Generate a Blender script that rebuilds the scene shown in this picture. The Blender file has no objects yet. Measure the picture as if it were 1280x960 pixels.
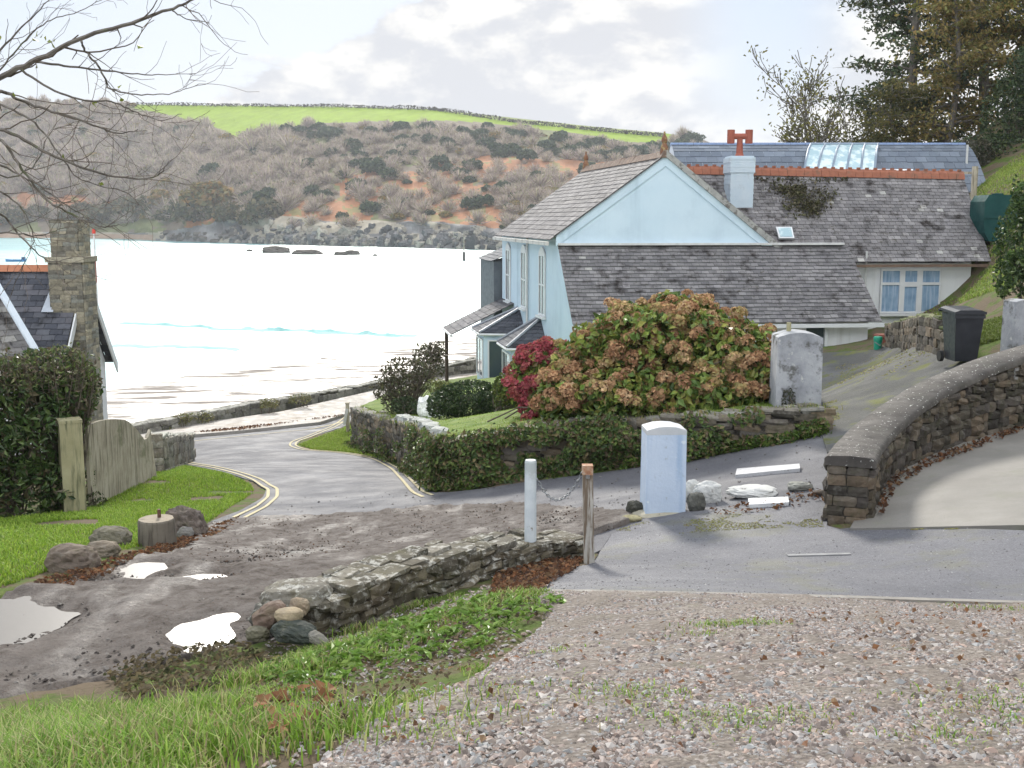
import bpy, math, random
import numpy as np
from mathutils import Vector
C = bpy.context.scene.collection
R = np.random.default_rng(7)
random.seed(7)
PI = math.pi
# ------------------------------------------------------------------ camera model (photo pixels 1280x960 -> world metres)
F = 1400.0
TH = math.atan(205 / F)
CZ = 13.0                                   # eye height above the sea
CT, ST = math.cos(TH), math.sin(TH)

def P(px, py, Y):
    a = (px - 640) / F; b = (480 - py) / F
    dy = CT + b * ST; dz = -ST + b * CT
    t = Y / dy
    return np.array([a * t, Y, CZ + dz * t])

def Pn(px, py, Y):
    px, py, Y = np.broadcast_arrays(np.asarray(px, float), np.asarray(py, float), np.asarray(Y, float))
    a = (px - 640) / F; b = (480 - py) / F
    dy = CT + b * ST; dz = -ST + b * CT
    t = Y / dy
    return np.stack([a * t, Y, CZ + dz * t], -1)

# ------------------------------------------------------------------ noise
def _hash(ix, iy, iz):
    n = (ix.astype(np.int64) * 73856093) ^ (iy.astype(np.int64) * 19349663) ^ (iz.astype(np.int64) * 83492791)
    n = (n ^ (n >> 13)) * 1274126177
    n = n ^ (n >> 16)
    return (n & 0xffff) / 65535.0

def vnoise(p):
    p = np.asarray(p, float)
    i = np.floor(p); f = p - i; f = f * f * (3 - 2 * f)
    x, y, z = i[..., 0], i[..., 1], i[..., 2]
    r = 0
    for dx in (0, 1):
        for dy in (0, 1):
            for dz in (0, 1):
                w = (f[..., 0] if dx else 1 - f[..., 0]) * (f[..., 1] if dy else 1 - f[..., 1]) * (f[..., 2] if dz else 1 - f[..., 2])
                r = r + w * _hash(x + dx, y + dy, z + dz)
    return r

def fbm(p, oct=4):
    p = np.asarray(p, float); s = 0; a = .5; t = 0
    for k in range(oct):
        s = s + a * vnoise(p + 17.3 * k); t += a; a *= .5; p = p * 2.03
    return s / t                            # 0..1

def xy3(x, y, z=0.0):
    x, y = np.broadcast_arrays(np.asarray(x, float), np.asarray(y, float))
    return np.stack([x, y, np.full_like(x, z)], -1)

# ------------------------------------------------------------------ mesh collector
WL = {}                                     # world location of every object's origin

class MB:
    def __init__(s): s.V = []; s.F = []; s.C = []; s.M = []; s.n = 0
    def add(s, V, Fa, col=(1, 1, 1), mi=0):
        V = np.asarray(V, float).reshape(-1, 3); Fa = np.asarray(Fa, int)
        if Fa.ndim == 1: Fa = Fa[None]
        m = len(Fa)
        col = np.asarray(col, float)
        if col.ndim == 1: col = np.tile(col, (m, 1))
        s.V.append(V); s.F.append(Fa + s.n); s.C.append(col); s.M.append(np.full(m, mi)); s.n += len(V)
    def quad(s, a, b, c, d, col=(1, 1, 1), mi=0): s.add([a, b, c, d], [[0, 1, 2, 3]], col, mi)
    def hexa(s, p, col=(1, 1, 1), mi=0):    # 4 bottom, 4 top (ccw from above)
        s.add(p, [[3, 2, 1, 0], [4, 5, 6, 7], [0, 1, 5, 4], [1, 2, 6, 5], [2, 3, 7, 6], [3, 0, 4, 7]], col, mi)
    def box(s, c, size, rz=0, col=(1, 1, 1), mi=0, tilt=(0, 0)):
        x, y, z = np.array(size) / 2
        p = np.array([[-x, -y, -z], [x, -y, -z], [x, y, -z], [-x, y, -z], [-x, -y, z], [x, -y, z], [x, y, z], [-x, y, z]])
        if tilt[0]:
            ca, sa = math.cos(tilt[0]), math.sin(tilt[0]); p = p @ np.array([[1, 0, 0], [0, ca, sa], [0, -sa, ca]])
        if tilt[1]:
            ca, sa = math.cos(tilt[1]), math.sin(tilt[1]); p = p @ np.array([[ca, 0, -sa], [0, 1, 0], [sa, 0, ca]])
        ca, sa = math.cos(rz), math.sin(rz); p = p @ np.array([[ca, sa, 0], [-sa, ca, 0], [0, 0, 1]])
        s.hexa(p + np.asarray(c), col, mi)
    def prism(s, ring, h, col=(1, 1, 1), mi=0):   # ring of points extruded by vector h
        ring = np.asarray(ring, float); k = len(ring); h = np.asarray(h, float)
        V = np.vstack([ring, ring + h])
        s.add(V, [[i, (i + 1) % k, (i + 1) % k + k, i + k] for i in range(k)], col, mi)
        b = s.n - 2 * k
        for rr in (list(range(k))[::-1], list(range(k, 2 * k))):
            s.F.append(np.array([rr]) + b); s.C.append(np.tile(np.asarray(col, float), (1, 1))); s.M.append(np.array([mi]))
    def tube(s, pts, rad, k=6, col=(1, 1, 1), mi=0, cap=True):
        pts = np.asarray(pts, float); n = len(pts)
        rad = np.broadcast_to(np.asarray(rad, float), (n,))
        d = np.gradient(pts, axis=0); d /= np.linalg.norm(d, axis=1)[:, None] + 1e-9
        ref = np.where(np.abs(d[:, 2:3]) > .9, np.array([[1., 0, 0]]), np.array([[0., 0, 1]]))
        u = np.cross(d, ref); u /= np.linalg.norm(u, axis=1)[:, None] + 1e-9; v = np.cross(d, u)
        a = np.arange(k) * 2 * PI / k
        V = pts[:, None] + rad[:, None, None] * (np.cos(a)[None, :, None] * u[:, None] + np.sin(a)[None, :, None] * v[:, None])
        i = np.arange(n - 1)[:, None] * k; j = np.arange(k)[None]; j2 = (j + 1) % k
        Fa = np.stack([i + j, i + j2, i + k + j2, i + k + j], -1).reshape(-1, 4)
        s.add(V.reshape(-1, 3), Fa, col, mi)
        if cap and k > 2:
            b = s.n - n * k
            for rr in (list(range(k))[::-1], [(n - 1) * k + q for q in range(k)]):
                s.F.append(np.array([rr]) + b); s.C.append(np.asarray(col, float).reshape(1, 3) if np.ndim(col) == 1 else np.asarray(col)[:1]); s.M.append(np.array([mi]))
    def lathe(s, prof, c, k=20, col=(1, 1, 1), mi=0):
        prof = np.asarray(prof, float); a = np.arange(k) * 2 * PI / k
        V = np.stack([prof[:, 0:1] * np.cos(a), prof[:, 0:1] * np.sin(a), np.repeat(prof[:, 1:2], k, 1)], -1) + np.asarray(c)
        n = len(prof); i = np.arange(n - 1)[:, None] * k; j = np.arange(k)[None]; j2 = (j + 1) % k
        s.add(V.reshape(-1, 3), np.stack([i + j, i + j2, i + k + j2, i + k + j], -1).reshape(-1, 4), col, mi)
    def merge(s, o, off=(0, 0, 0), rz=0, sc=1.0):
        V, Fs, Cs, Ms = np.vstack(o.V), o.F, o.C, o.M
        ca, sa = math.cos(rz), math.sin(rz)
        V = (V * sc) @ np.array([[ca, sa, 0], [-sa, ca, 0], [0, 0, 1]]) + np.asarray(off)
        s.V.append(V)
        for f, c, m in zip(Fs, Cs, Ms): s.F.append(f + s.n); s.C.append(c); s.M.append(m)
        s.n += len(V)
    def build(s, name, mats, parent=None, smooth=False, local=False, origin=None):
        V = np.vstack(s.V)
        if local: org = np.zeros(3)
        elif parent is not None: org = WL[parent.name]
        elif origin is not None: org = np.asarray(origin, float)
        else:
            lo, hi = V.min(0), V.max(0); org = np.array([(lo[0] + hi[0]) / 2, (lo[1] + hi[1]) / 2, lo[2]])
        me = bpy.data.meshes.new(name)
        me.vertices.add(len(V)); me.vertices.foreach_set('co', (V - org).astype(np.float32).ravel())
        tot = np.concatenate([np.full(len(f), f.shape[1]) for f in s.F]); loops = np.concatenate([f.ravel() for f in s.F])
        me.loops.add(len(loops)); me.loops.foreach_set('vertex_index', loops.astype(np.int32))
        me.polygons.add(len(tot))
        me.polygons.foreach_set('loop_start', (np.cumsum(tot) - tot).astype(np.int32))
        me.polygons.foreach_set('loop_total', tot.astype(np.int32))
        me.polygons.foreach_set('material_index', np.concatenate(s.M).astype(np.int32))
        me.polygons.foreach_set('use_smooth', np.full(len(tot), smooth))
        col = np.concatenate(s.C); at = me.attributes.new('col', 'FLOAT_COLOR', 'FACE')
        at.data.foreach_set('color', np.hstack([col, np.ones((len(col), 1))]).astype(np.float32).ravel())
        me.update(calc_edges=True); me.validate()
        for m in (mats if isinstance(mats, (list, tuple)) else [mats]): me.materials.append(m)
        o = bpy.data.objects.new(name, me); C.objects.link(o)
        if parent is not None:
            o.parent = parent; WL[o.name] = WL[parent.name] if not local else np.zeros(3)
        else:
            o.location = org; WL[o.name] = org
        return o

def tag(o, label=None, cat=None, group=None, kind=None):
    if label: o['label'] = label
    if cat: o['category'] = cat
    if group: o['group'] = group
    if kind: o['kind'] = kind
    return o

def thing(name, label, cat, loc, group=None):
    o = bpy.data.objects.new(name, None); C.objects.link(o); o.empty_display_size = .2
    o.location = loc; WL[o.name] = np.asarray(loc, float)
    return tag(o, label, cat, group)

# ------------------------------------------------------------------ materials
class NT:
    def __init__(s, nt): s.nt = nt
    def n(s, t, **kw):
        nd = s.nt.nodes.new(t)
        for k, v in kw.items():
            if k.startswith('_'): setattr(nd, k[1:], v)
            else:
                key = int(k[1:]) if k[0] == 'i' and k[1:].isdigit() else k.replace('__', ' ')
                if hasattr(v, 'links') or isinstance(v, bpy.types.NodeSocket): s.nt.links.new(v, nd.inputs[key])
                else: nd.inputs[key].default_value = v
        return nd
    def math(s, op, a, b=0.0, clamp=False):
        return s.n('ShaderNodeMath', _operation=op, _use_clamp=clamp, i0=a, i1=b).outputs[0]
    def mix(s, f, a, b, mode='MIX'):
        m = s.n('ShaderNodeMix', _data_type='RGBA', _blend_type=mode)
        for i, v in ((0, f), (6, a), (7, b)):
            if isinstance(v, bpy.types.NodeSocket): s.nt.links.new(v, m.inputs[i])
            else: m.inputs[i].default_value = v if i == 0 else (*v[:3], 1)
        return m.outputs[2]
    def noise(s, vec, scale, detail=6, rough=.6, dist=0):
        return s.n('ShaderNodeTexNoise', Vector=vec, Scale=scale, Detail=detail, Roughness=rough, Distortion=dist).outputs[0]
    def ramp(s, f, stops):
        r = s.n('ShaderNodeValToRGB', Fac=f); e = r.color_ramp.elements
        while len(e) < len(stops): e.new(.5)
        for q, (p, c) in zip(e, stops):
            q.position = p; q.color = (c, c, c, 1) if not hasattr(c, '__len__') else (*c[:3], 1)
        return r.outputs[0]
    def rng(s, f, a, b, c=0., d=1., smooth=True):
        m = s.n('ShaderNodeMapRange', _interpolation_type='SMOOTHSTEP' if smooth else 'LINEAR')
        for i, v in enumerate((f, a, b, c, d)):
            if isinstance(v, bpy.types.NodeSocket): s.nt.links.new(v, m.inputs[i])
            else: m.inputs[i].default_value = v
        return m.outputs[0]

def newmat(name):
    m = bpy.data.materials.new(name); m.use_nodes = True
    nt = NT(m.node_tree); b = m.node_tree.nodes['Principled BSDF']
    return m, nt, b

def pm(name, cols, scale=4., rough=.8, bump=(20., .3, .02), attr=False, spec=.4, blot=None, speck=None, streak=None, metal=0, roughvar=.1, obj=False):
    """noise-ramped colour, optional large blotches (scale, colour, lo, hi), specks and vertical streaks, bump (scale, strength, distance)"""
    m, t, b = newmat(name)
    pos = t.n('ShaderNodeTexCoord').outputs['Object'] if obj else t.n('ShaderNodeNewGeometry').outputs['Position']
    n1 = t.noise(pos, scale)
    k = len(cols)
    c = t.ramp(n1, [(.3 + .4 * i / max(k - 1, 1), q) for i, q in enumerate(cols)]) if k > 1 else None
    if c is None:
        c = t.mix(t.rng(n1, .3, .7), [v * .85 for v in cols[0]], [min(1, v * 1.12) for v in cols[0]])
    if blot:
        for (sc, cc, lo, hi) in blot: c = t.mix(t.rng(t.noise(pos, sc, 8, .65), lo, hi), c, cc)
    if streak:
        mp = t.n('ShaderNodeMapping', Vector=pos, Scale=(streak[0], streak[0], streak[0] * .08)).outputs[0]
        c = t.mix(t.rng(t.noise(mp, 1.), streak[2], streak[3]), c, streak[1])
    if speck:
        for (sc, cc, lo, hi) in speck: c = t.mix(t.rng(t.noise(pos, sc, 2, .5), lo, hi), c, cc)
    if attr: c = t.mix(1., c, t.n('ShaderNodeAttribute', _attribute_name='col').outputs['Color'], 'MULTIPLY')
    t.nt.links.new(c, b.inputs['Base Color'])
    rr = t.rng(t.noise(pos, scale * 2.3, 4), .3, .7, rough - roughvar, min(1, rough + roughvar))
    t.nt.links.new(rr, b.inputs['Roughness'])
    b.inputs['Specular IOR Level'].default_value = spec; b.inputs['Metallic'].default_value = metal
    if bump:
        bn = t.n('ShaderNodeBump', Strength=bump[1], Distance=bump[2], Height=t.noise(pos, bump[0], 8, .65)).outputs[0]
        t.nt.links.new(bn, b.inputs['Normal'])
    return m

def leafmat(name, base=(1, 1, 1), rough=.55, trans=.3, spec=.3):
    m, t, b = newmat(name)
    pos = t.n('ShaderNodeNewGeometry').outputs['Position']
    c = t.mix(1., t.mix(t.rng(t.noise(pos, 9.), .3, .7), [v * .75 for v in base], base), t.n('ShaderNodeAttribute', _attribute_name='col').outputs['Color'], 'MULTIPLY')
    t.nt.links.new(c, b.inputs['Base Color']); b.inputs['Roughness'].default_value = rough; b.inputs['Specular IOR Level'].default_value = spec
    if trans:
        tr = t.n('ShaderNodeBsdfTranslucent', Color=c)
        ms = t.n('ShaderNodeMixShader', Fac=trans, i1=b.outputs[0], i2=tr.outputs[0])
        t.nt.links.new(ms.outputs[0], m.node_tree.nodes['Material Output'].inputs['Surface'])
    return m

# ------------------------------------------------------------------ shape generators
_g = np.array([(x, y, z) for x in (-1, 0, 1) for y in (-1, 0, 1) for z in (-1, 0, 1) if (x, y, z) != (0, 0, 0)], float)
_ix = {tuple(int(v) for v in q): i for i, q in enumerate(_g)}
_sf = []
for ax in range(3):
    for sg in (-1, 1):
        for a in (-1, 0):
            for b_ in (-1, 0):
                q = []
                for (da, db) in ((0, 0), (1, 0), (1, 1), (0, 1)):
                    v = [0, 0, 0]; v[ax] = sg; v[(ax + 1) % 3] = a + da; v[(ax + 2) % 3] = b_ + db; q.append(_ix[tuple(v)])
                _sf.append(q if sg > 0 else q[::-1])
_sf = np.array(_sf)

def stone(mb, c, size, rz=0., rnd=.3, jit=.08, col=(1, 1, 1), tilt=0., rng=R, mi=0):
    s = _g / np.linalg.norm(_g, axis=1)[:, None] * 1.15
    p = _g * (1 - rnd) + s * rnd + rng.normal(0, jit, _g.shape)
    p = p * (np.asarray(size) / 2)
    if tilt:
        ca, sa = math.cos(tilt), math.sin(tilt); p = p @ np.array([[ca, 0, -sa], [0, 1, 0], [sa, 0, ca]])
    ca, sa = math.cos(rz), math.sin(rz); p = p @ np.array([[ca, sa, 0], [-sa, ca, 0], [0, 0, 1]])
    mb.add(p + np.asarray(c), _sf, np.asarray(col, float), mi)

def boulder(c, size, seed, res=3, rough=.22, rz=0.):
    """finer rock: subdivided cube-sphere with ridged noise, flat facets"""
    g = np.random.default_rng(seed); n = 2 ** res
    V = []; Fc = []; base = 0
    for ax in range(3):
        for sg in (-1, 1):
            u, v = np.meshgrid(np.linspace(-1, 1, n + 1), np.linspace(-1, 1, n + 1), indexing='ij')
            q = np.zeros((n + 1, n + 1, 3)); q[..., ax] = sg; q[..., (ax + 1) % 3] = u; q[..., (ax + 2) % 3] = v
            V.append(q.reshape(-1, 3))
            i, j = np.meshgrid(np.arange(n), np.arange(n), indexing='ij'); a = base + i * (n + 1) + j
            f = np.stack([a, a + n + 1, a + n + 2, a + 1], -1).reshape(-1, 4)
            Fc.append(f if sg > 0 else f[:, ::-1]); base += (n + 1) ** 2
    V = np.vstack(V); d = V / np.linalg.norm(V, axis=1)[:, None]
    p = d * .75 + V * .2
    off = g.uniform(0, 50, 3)
    r = 1 + rough * 2 * (fbm(d * 1.5 + off, 4) - .5)
    cut = np.abs(fbm(d * 2.2 + off + 9, 2) - .5) * rough * 1.5
    p = p * (r - cut)[:, None] * np.asarray(size) / 2
    ca, sa = math.cos(rz), math.sin(rz); p = p @ np.array([[ca, sa, 0], [-sa, ca, 0], [0, 0, 1]])
    mb = MB(); mb.add(p + np.asarray(c), np.vstack(Fc)); return mb

def leaves(mb, cen, size, cols, nrm=None, flat=.5, rng=R, aspect=.55, mi=0):
    """one folded leaf (quad) per centre, facing nrm with scatter"""
    cen = np.asarray(cen, float); n = len(cen)
    if n == 0: return
    d = rng.normal(0, 1, (n, 3)); d /= np.linalg.norm(d, axis=1)[:, None]
    if nrm is not None:
        d = nrm * flat + d * (1 - flat); d /= np.linalg.norm(d, axis=1)[:, None] + 1e-9
    r = rng.normal(0, 1, (n, 3)); u = np.cross(d, r); u /= np.linalg.norm(u, axis=1)[:, None] + 1e-9; v = np.cross(d, u)
    s = (np.broadcast_to(np.asarray(size, float), (n,)) * rng.uniform(.65, 1.3, n))[:, None]
    a = cen - u * s * .5; t = cen + u * s * .5 - d * s * .1
    l = cen + v * s * aspect * .5 + d * s * .1 - u * s * .05; q = cen - v * s * aspect * .5 + d * s * .1 - u * s * .05
    V = np.stack([a, q, t, l], 1).reshape(-1, 3)
    mb.add(V, np.arange(4 * n).reshape(-1, 4), cols, mi)

def pick(cols, n, rng=R, var=.25):
    cols = np.asarray(cols, float); i = rng.integers(0, len(cols), n)
    return np.clip(cols[i] * rng.uniform(1 - var, 1 + var, (n, 1)), 0, 1)

def blob_pts(c, rad, n, rng=R, lump=.35, freq=1.6, shell=.55, zmin=-1.):
    d = rng.normal(0, 1, (n * 2, 3)); d /= np.linalg.norm(d, axis=1)[:, None]
    d = d[d[:, 2] > zmin][:n]
    off = rng.uniform(0, 90, 3)
    k = 1 + lump * 2 * (fbm(d * freq + off, 3) - .5)
    r = rng.uniform(0, 1, len(d)); r = np.where(rng.uniform(0, 1, len(d)) < shell, 1 - .22 * r ** 2, r ** .5)
    return np.asarray(c) + d * (k * r)[:, None] * np.asarray(rad), d, r

def grow(rng, p, d, L, rad, depth, out, tips, wob=.18, split=(2, 4), up=.05, ratio=.68, seg=5, minr=.003, spread=.75):
    pts = [np.array(p, float)]; d = np.array(d, float); d /= np.linalg.norm(d); dirs = [d.copy()]
    for k in range(seg):
        d = d + rng.normal(0, wob, 3) + np.array([0, 0, up]); d /= np.linalg.norm(d)
        pts.append(pts[-1] + d * L / seg); dirs.append(d.copy())
    rr = np.linspace(rad, rad * .55, seg + 1)
    out.append((np.array(pts), np.maximum(rr, minr), depth))
    if depth <= 0:
        tips.append((pts[-1], d)); tips.append((pts[seg // 2], d)); return
    for j in range(rng.integers(split[0], split[1] + 1)):
        k = rng.integers(max(1, seg // 3), seg + 1)
        e = dirs[k] + rng.normal(0, spread, 3); e /= np.linalg.norm(e)
        grow(rng, pts[k], e, L * ratio * rng.uniform(.7, 1.15), rr[k] * .68, depth - 1, out, tips, wob, split, up, ratio, seg, minr, spread)
    grow(rng, pts[-1], dirs[-1], L * ratio, rr[-1], depth - 1, out, tips, wob, split, up, ratio, seg, minr, spread)

def slates(mb, bl, br, tr, tl, rows, w, th=.014, rng=R, cols=((.2, .2, .22),), gap=.006, lichen=0.):
    """a slope covered with single overlapping slates (quad bl-br-tr-tl, rows up the slope)"""
    bl, br, tr, tl = (np.asarray(q, float) for q in (bl, br, tr, tl))
    nrm = np.cross(br - bl, tl - bl); nrm /= np.linalg.norm(nrm)
    if nrm[2] < 0: nrm = -nrm
    for r in range(rows):
        v0, v1 = r / rows, min(1., (r + 1.35) / rows)
        a0, b0 = bl + (tl - bl) * v0, br + (tr - br) * v0
        a1, b1 = bl + (tl - bl) * v1, br + (tr - br) * v1
        L = np.linalg.norm(b0 - a0); n = max(1, int(round(L / w)))
        e = (np.arange(n + 1) - (.5 if r % 2 else 0)) / n
        if r % 2: e = np.append(e, 1.)
        e = np.clip(e, 0, 1)
        tone = rng.uniform(.88, 1.1)
        for k in range(len(e) - 1):
            if e[k + 1] - e[k] < .2 / n: continue
            g = gap / L; x0, x1 = e[k] + g, e[k + 1] - g
            j = rng.normal(0, .006); up = nrm * (th + abs(rng.normal(0, .004)))
            dn = (a0 - a1) / np.linalg.norm(a1 - a0) * j
            p0 = a0 + (b0 - a0) * x0 + dn; p1 = a0 + (b0 - a0) * x1 + dn; p2 = a1 + (b1 - a1) * x1; p3 = a1 + (b1 - a1) * x0
            c = np.array(cols[rng.integers(len(cols))]) * rng.uniform(.87, 1.13) * tone
            if lichen and rng.uniform() < lichen: c = np.array((.42, .41, .38)) * rng.uniform(.7, 1.2)
            mb.hexa([p0 + nrm * .004, p1 + nrm * .004, p2 - nrm * .002, p3 - nrm * .002, p0 + up + nrm * .01, p1 + up + nrm * .01, p2 + nrm * .006, p3 + nrm * .006], c)
# ------------------------------------------------------------------ terrain from survey points
class TPS:
    def __init__(s, pts, lam=.02):
        pts = np.asarray(pts, float); s.p = pts[:, :2]; n = len(pts)
        K = s._k(s.p[:, None] - s.p[None]) + lam * np.eye(n)
        A = np.zeros((n + 3, n + 3)); A[:n, :n] = K; A[:n, n] = 1; A[:n, n + 1:] = s.p; A[n:, :n] = A[:n, n:].T
        w = np.linalg.solve(A, np.concatenate([pts[:, 2], np.zeros(3)])); s.w = w[:n]; s.a = w[n:]
    @staticmethod
    def _k(d):
        r2 = (d ** 2).sum(-1); return .5 * r2 * np.log(r2 + 1e-9)
    def __call__(s, x, y):
        q = np.stack(np.broadcast_arrays(np.asarray(x, float), np.asarray(y, float)), -1); sh = q.shape[:-1]; q = q.reshape(-1, 2)
        o = np.empty(len(q))
        for i in range(0, len(q), 20000):
            k = q[i:i + 20000]; o[i:i + 20000] = s._k(k[:, None] - s.p[None]) @ s.w + s.a[0] + k @ s.a[1:]
        return o.reshape(sh)

S = [(640, 960, 3.3), (0, 960, 4.0), (1280, 960, 3.2), (640, 850, 4.6), (640, 745, 7.4), (663, 700, 10.6), (735, 704, 10.4), (200, 900, 5.3),
     (0, 865, 7.2), (150, 840, 7.5), (340, 800, 8.0), (410, 800, 7.9), (550, 760, 8.4), (725, 697, 10.8), (500, 850, 5.6),
     (0, 740, 9.9), (60, 715, 10.9), (197, 683, 13.0), (300, 660, 16.0), (250, 640, 17.8), (330, 620, 20.5), (95, 638, 19.0), (225, 600, 22.6),
     (240, 583, 26.5), (330, 608, 22.2), (165, 557, 35), (240, 545, 38), (300, 575, 28.5), (420, 522, 43.5), (430, 540, 37.5), (370, 555, 33.5),
     (440, 565, 30.5), (520, 595, 23.5), (545, 615, 19.2), (400, 600, 22.5), (400, 640, 18), (500, 680, 14.2), (450, 690, 13.3), (300, 720, 10.9),
     (250, 790, 8.3), (150, 712, 11.1), (700, 640, 14.5), (800, 610, 15.8), (870, 573, 17.2), (740, 590, 18), (1030, 541, 17.0), (640, 603, 18.6), (830, 643, 12.5),
     (1030, 660, 11.3), (1280, 755, 7.8), (1000, 745, 7.6), (1280, 656, 10.2), (1280, 535, 15.5), (1100, 602, 13), (1060, 480, 22), (1110, 440, 30),
     (960, 445, 33), (1170, 440, 27), (1205, 447, 19.6), (1180, 392, 29), (1230, 380, 27), (1262, 300, 37), (1222, 366, 36.3), (1150, 402, 35), (1090, 425, 34), (1190, 388, 34.5), (1246, 330, 34), (1240, 230, 43), (1280, 200, 46),
     (1280, 350, 30), (200, 542, 40), (350, 521, 43.5), (480, 491, 50), (570, 471, 56), (1270, 425, 19.3), (1150, 432, 24.5)]
G_PTS = [tuple(P(*q)) for q in S]
W_PTS = [(0, 0, -1.5), (-3, 0, -1.75), (3, 0, -1.45), (0, -6, -1.3), (-6, -6, -1.8), (6, -6, -1.0), (-7, 3, -2.9), (-12, 7, -3.7), (-14, 14, -4.6), (-16, 24, -6.6),
         (0, 28, -6.1), (3, 26, -5.4), (3, 34, -6.2), (-1, 38, -7.2), (-3, 47, -8.), (6, 47, -6.8), (-14, 33, -7.4), (-22, 33, -8.), (-25, 20, -7),
         (18, 52, 1.6), (26, 60, 6), (36, 62, 12), (13, 62, -3), (8, 56, -6), (20, 60, 1.5), (13, 52, -2.5), (30, 45, 7), (24, 30, 3.2), (18, 20, .4), (14, 12, -1.3), (9, 4, -1.2), (12, -4, -.2), (40, 30, 12),
         (10, 40, -4.), (15, 45, -1.2), (0, 60, -8.), (-20, 42, -8.3), (9.5, 17, -2.7)]
TZ = TPS(G_PTS + [(x, y, z + CZ) for x, y, z in W_PTS])
_a, _b = P(200, 542, 40)[:2], P(570, 471, 56)[:2]
_sd = (_b - _a) / np.linalg.norm(_b - _a); SEA_N = np.array([-_sd[1], _sd[0]])
def sea_dist(x, y): return (np.asarray(x) - _a[0]) * SEA_N[0] + (np.asarray(y) - _a[1]) * SEA_N[1]
def T(x, y):
    x = np.asarray(x, float); y = np.asarray(y, float); yy = np.minimum(y, 58)
    return TZ(x, yy) - .22 * np.maximum(y - 58, 0)
def G(px, py, y0=1.6, y1=64):
    """where the ray through a photo pixel meets the ground"""
    Ys = np.linspace(y0, y1, 900); q = Pn(np.full(900, px), np.full(900, py), Ys); d = q[:, 2] - T(q[:, 0], q[:, 1])
    k = np.nonzero((d[:-1] > 0) & (d[1:] <= 0))[0]
    if len(k) == 0:
        k = np.argmin(np.abs(d)); return q[k]
    k = k[0]; t = d[k] / (d[k] - d[k + 1]); y = Ys[k] + t * (Ys[k + 1] - Ys[k]); w = P(px, py, y); return w
def on(x, y, dz=0): return np.array([x, y, float(T(x, y)) + dz])

def dens(poly, step=14):
    o = []
    for a, b in zip(poly, poly[1:] + poly[:1]):
        n = max(1, int(math.hypot(b[0] - a[0], b[1] - a[1]) / step))
        o += [(a[0] + (b[0] - a[0]) * i / n, a[1] + (b[1] - a[1]) * i / n) for i in range(n)]
    return o
def ground_poly(pix, step=14): return np.array([G(*q)[:2] for q in dens(pix, step)])

def inside(poly, x, y):
    x = np.asarray(x); y = np.asarray(y); r = np.zeros(x.shape, bool); n = len(poly)
    for i in range(n):
        x0, y0 = poly[i]; x1, y1 = poly[(i + 1) % n]
        if y0 == y1: continue
        r ^= ((y0 > y) != (y1 > y)) & (x < (x1 - x0) * (y - y0) / (y1 - y0) + x0)
    return r
def nearest_on(poly, q):
    a = poly; b = np.roll(poly, -1, 0); ab = b - a; L = (ab ** 2).sum(1) + 1e-12; best = None
    t = np.clip(((q[:, None] - a[None]) * ab[None]).sum(-1) / L[None], 0, 1); c = a[None] + ab[None] * t[..., None]
    d = ((q[:, None] - c) ** 2).sum(-1); k = d.argmin(1); i = np.arange(len(q)); return c[i, k], np.sqrt(d[i, k])

def sheet(name, poly, cell, off, mat, zf=None, noise=0., nfreq=3., edge=0., skirt=.08, col=None, kind='structure', fall=True):
    """a patch of surface draped over the ground; edge = ragged outline"""
    lo, hi = poly.min(0) - cell, poly.max(0) + cell
    xs = np.arange(math.floor(lo[0] / cell), math.ceil(hi[0] / cell) + 1) * cell
    ys = np.arange(math.floor(lo[1] / cell), math.ceil(hi[1] / cell) + 1) * cell
    X, Y = np.meshgrid(xs, ys, indexing='ij'); ins = inside(poly, X, Y)
    cm = ins[:-1, :-1].astype(int) + ins[1:, :-1] + ins[:-1, 1:] + ins[1:, 1:] > 0
    used = np.zeros(ins.shape, bool)
    for a in (slice(0, -1), slice(1, None)):
        for b in (slice(0, -1), slice(1, None)): used[a, b] |= cm
    idx = -np.ones(ins.shape, int); idx[used] = np.arange(used.sum())
    pts = np.stack([X[used], Y[used]], -1); i_in = ins[used]
    near = np.zeros(len(pts))
    ob = ~i_in
    if ob.any():
        c, d = nearest_on(poly, pts[ob]); pts[ob] = c
    if edge: pts = pts + edge * (np.stack([fbm(xy3(pts[:, 0] * 2.1, pts[:, 1] * 2.1, 3), 4), fbm(xy3(pts[:, 0] * 2.1, pts[:, 1] * 2.1, 8), 4)], -1) - .5) * ob[:, None] * 2
    Z = (zf or T)(pts[:, 0], pts[:, 1]) + off
    if noise: Z = Z + noise * (fbm(xy3(pts[:, 0] * nfreq, pts[:, 1] * nfreq, 1), 5) - .5) * 2 * (~ob) + (noise * .6 * ~ob)
    if edge: Z = Z - (off + .03) * ob
    V = np.column_stack([pts, Z])
    a = idx[:-1, :-1][cm]; b = idx[1:, :-1][cm]; c2 = idx[1:, 1:][cm]; d = idx[:-1, 1:][cm]
    mb = MB(); mb.add(V, np.stack([a, b, c2, d], -1))
    if skirt:
        P2 = poly; 
        zt = (zf or T)(P2[:, 0], P2[:, 1]) + off; n = len(P2); i = np.arange(n); j = (i + 1) % n
        if not edge: mb.add(np.vstack([np.column_stack([P2, zt]), np.column_stack([P2, zt - skirt])]), np.stack([i, j, j + n, i + n], -1))
    o = mb.build(name, mat, smooth=True, origin=(0, 0, 0)); tag(o, kind=kind); return o

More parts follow.
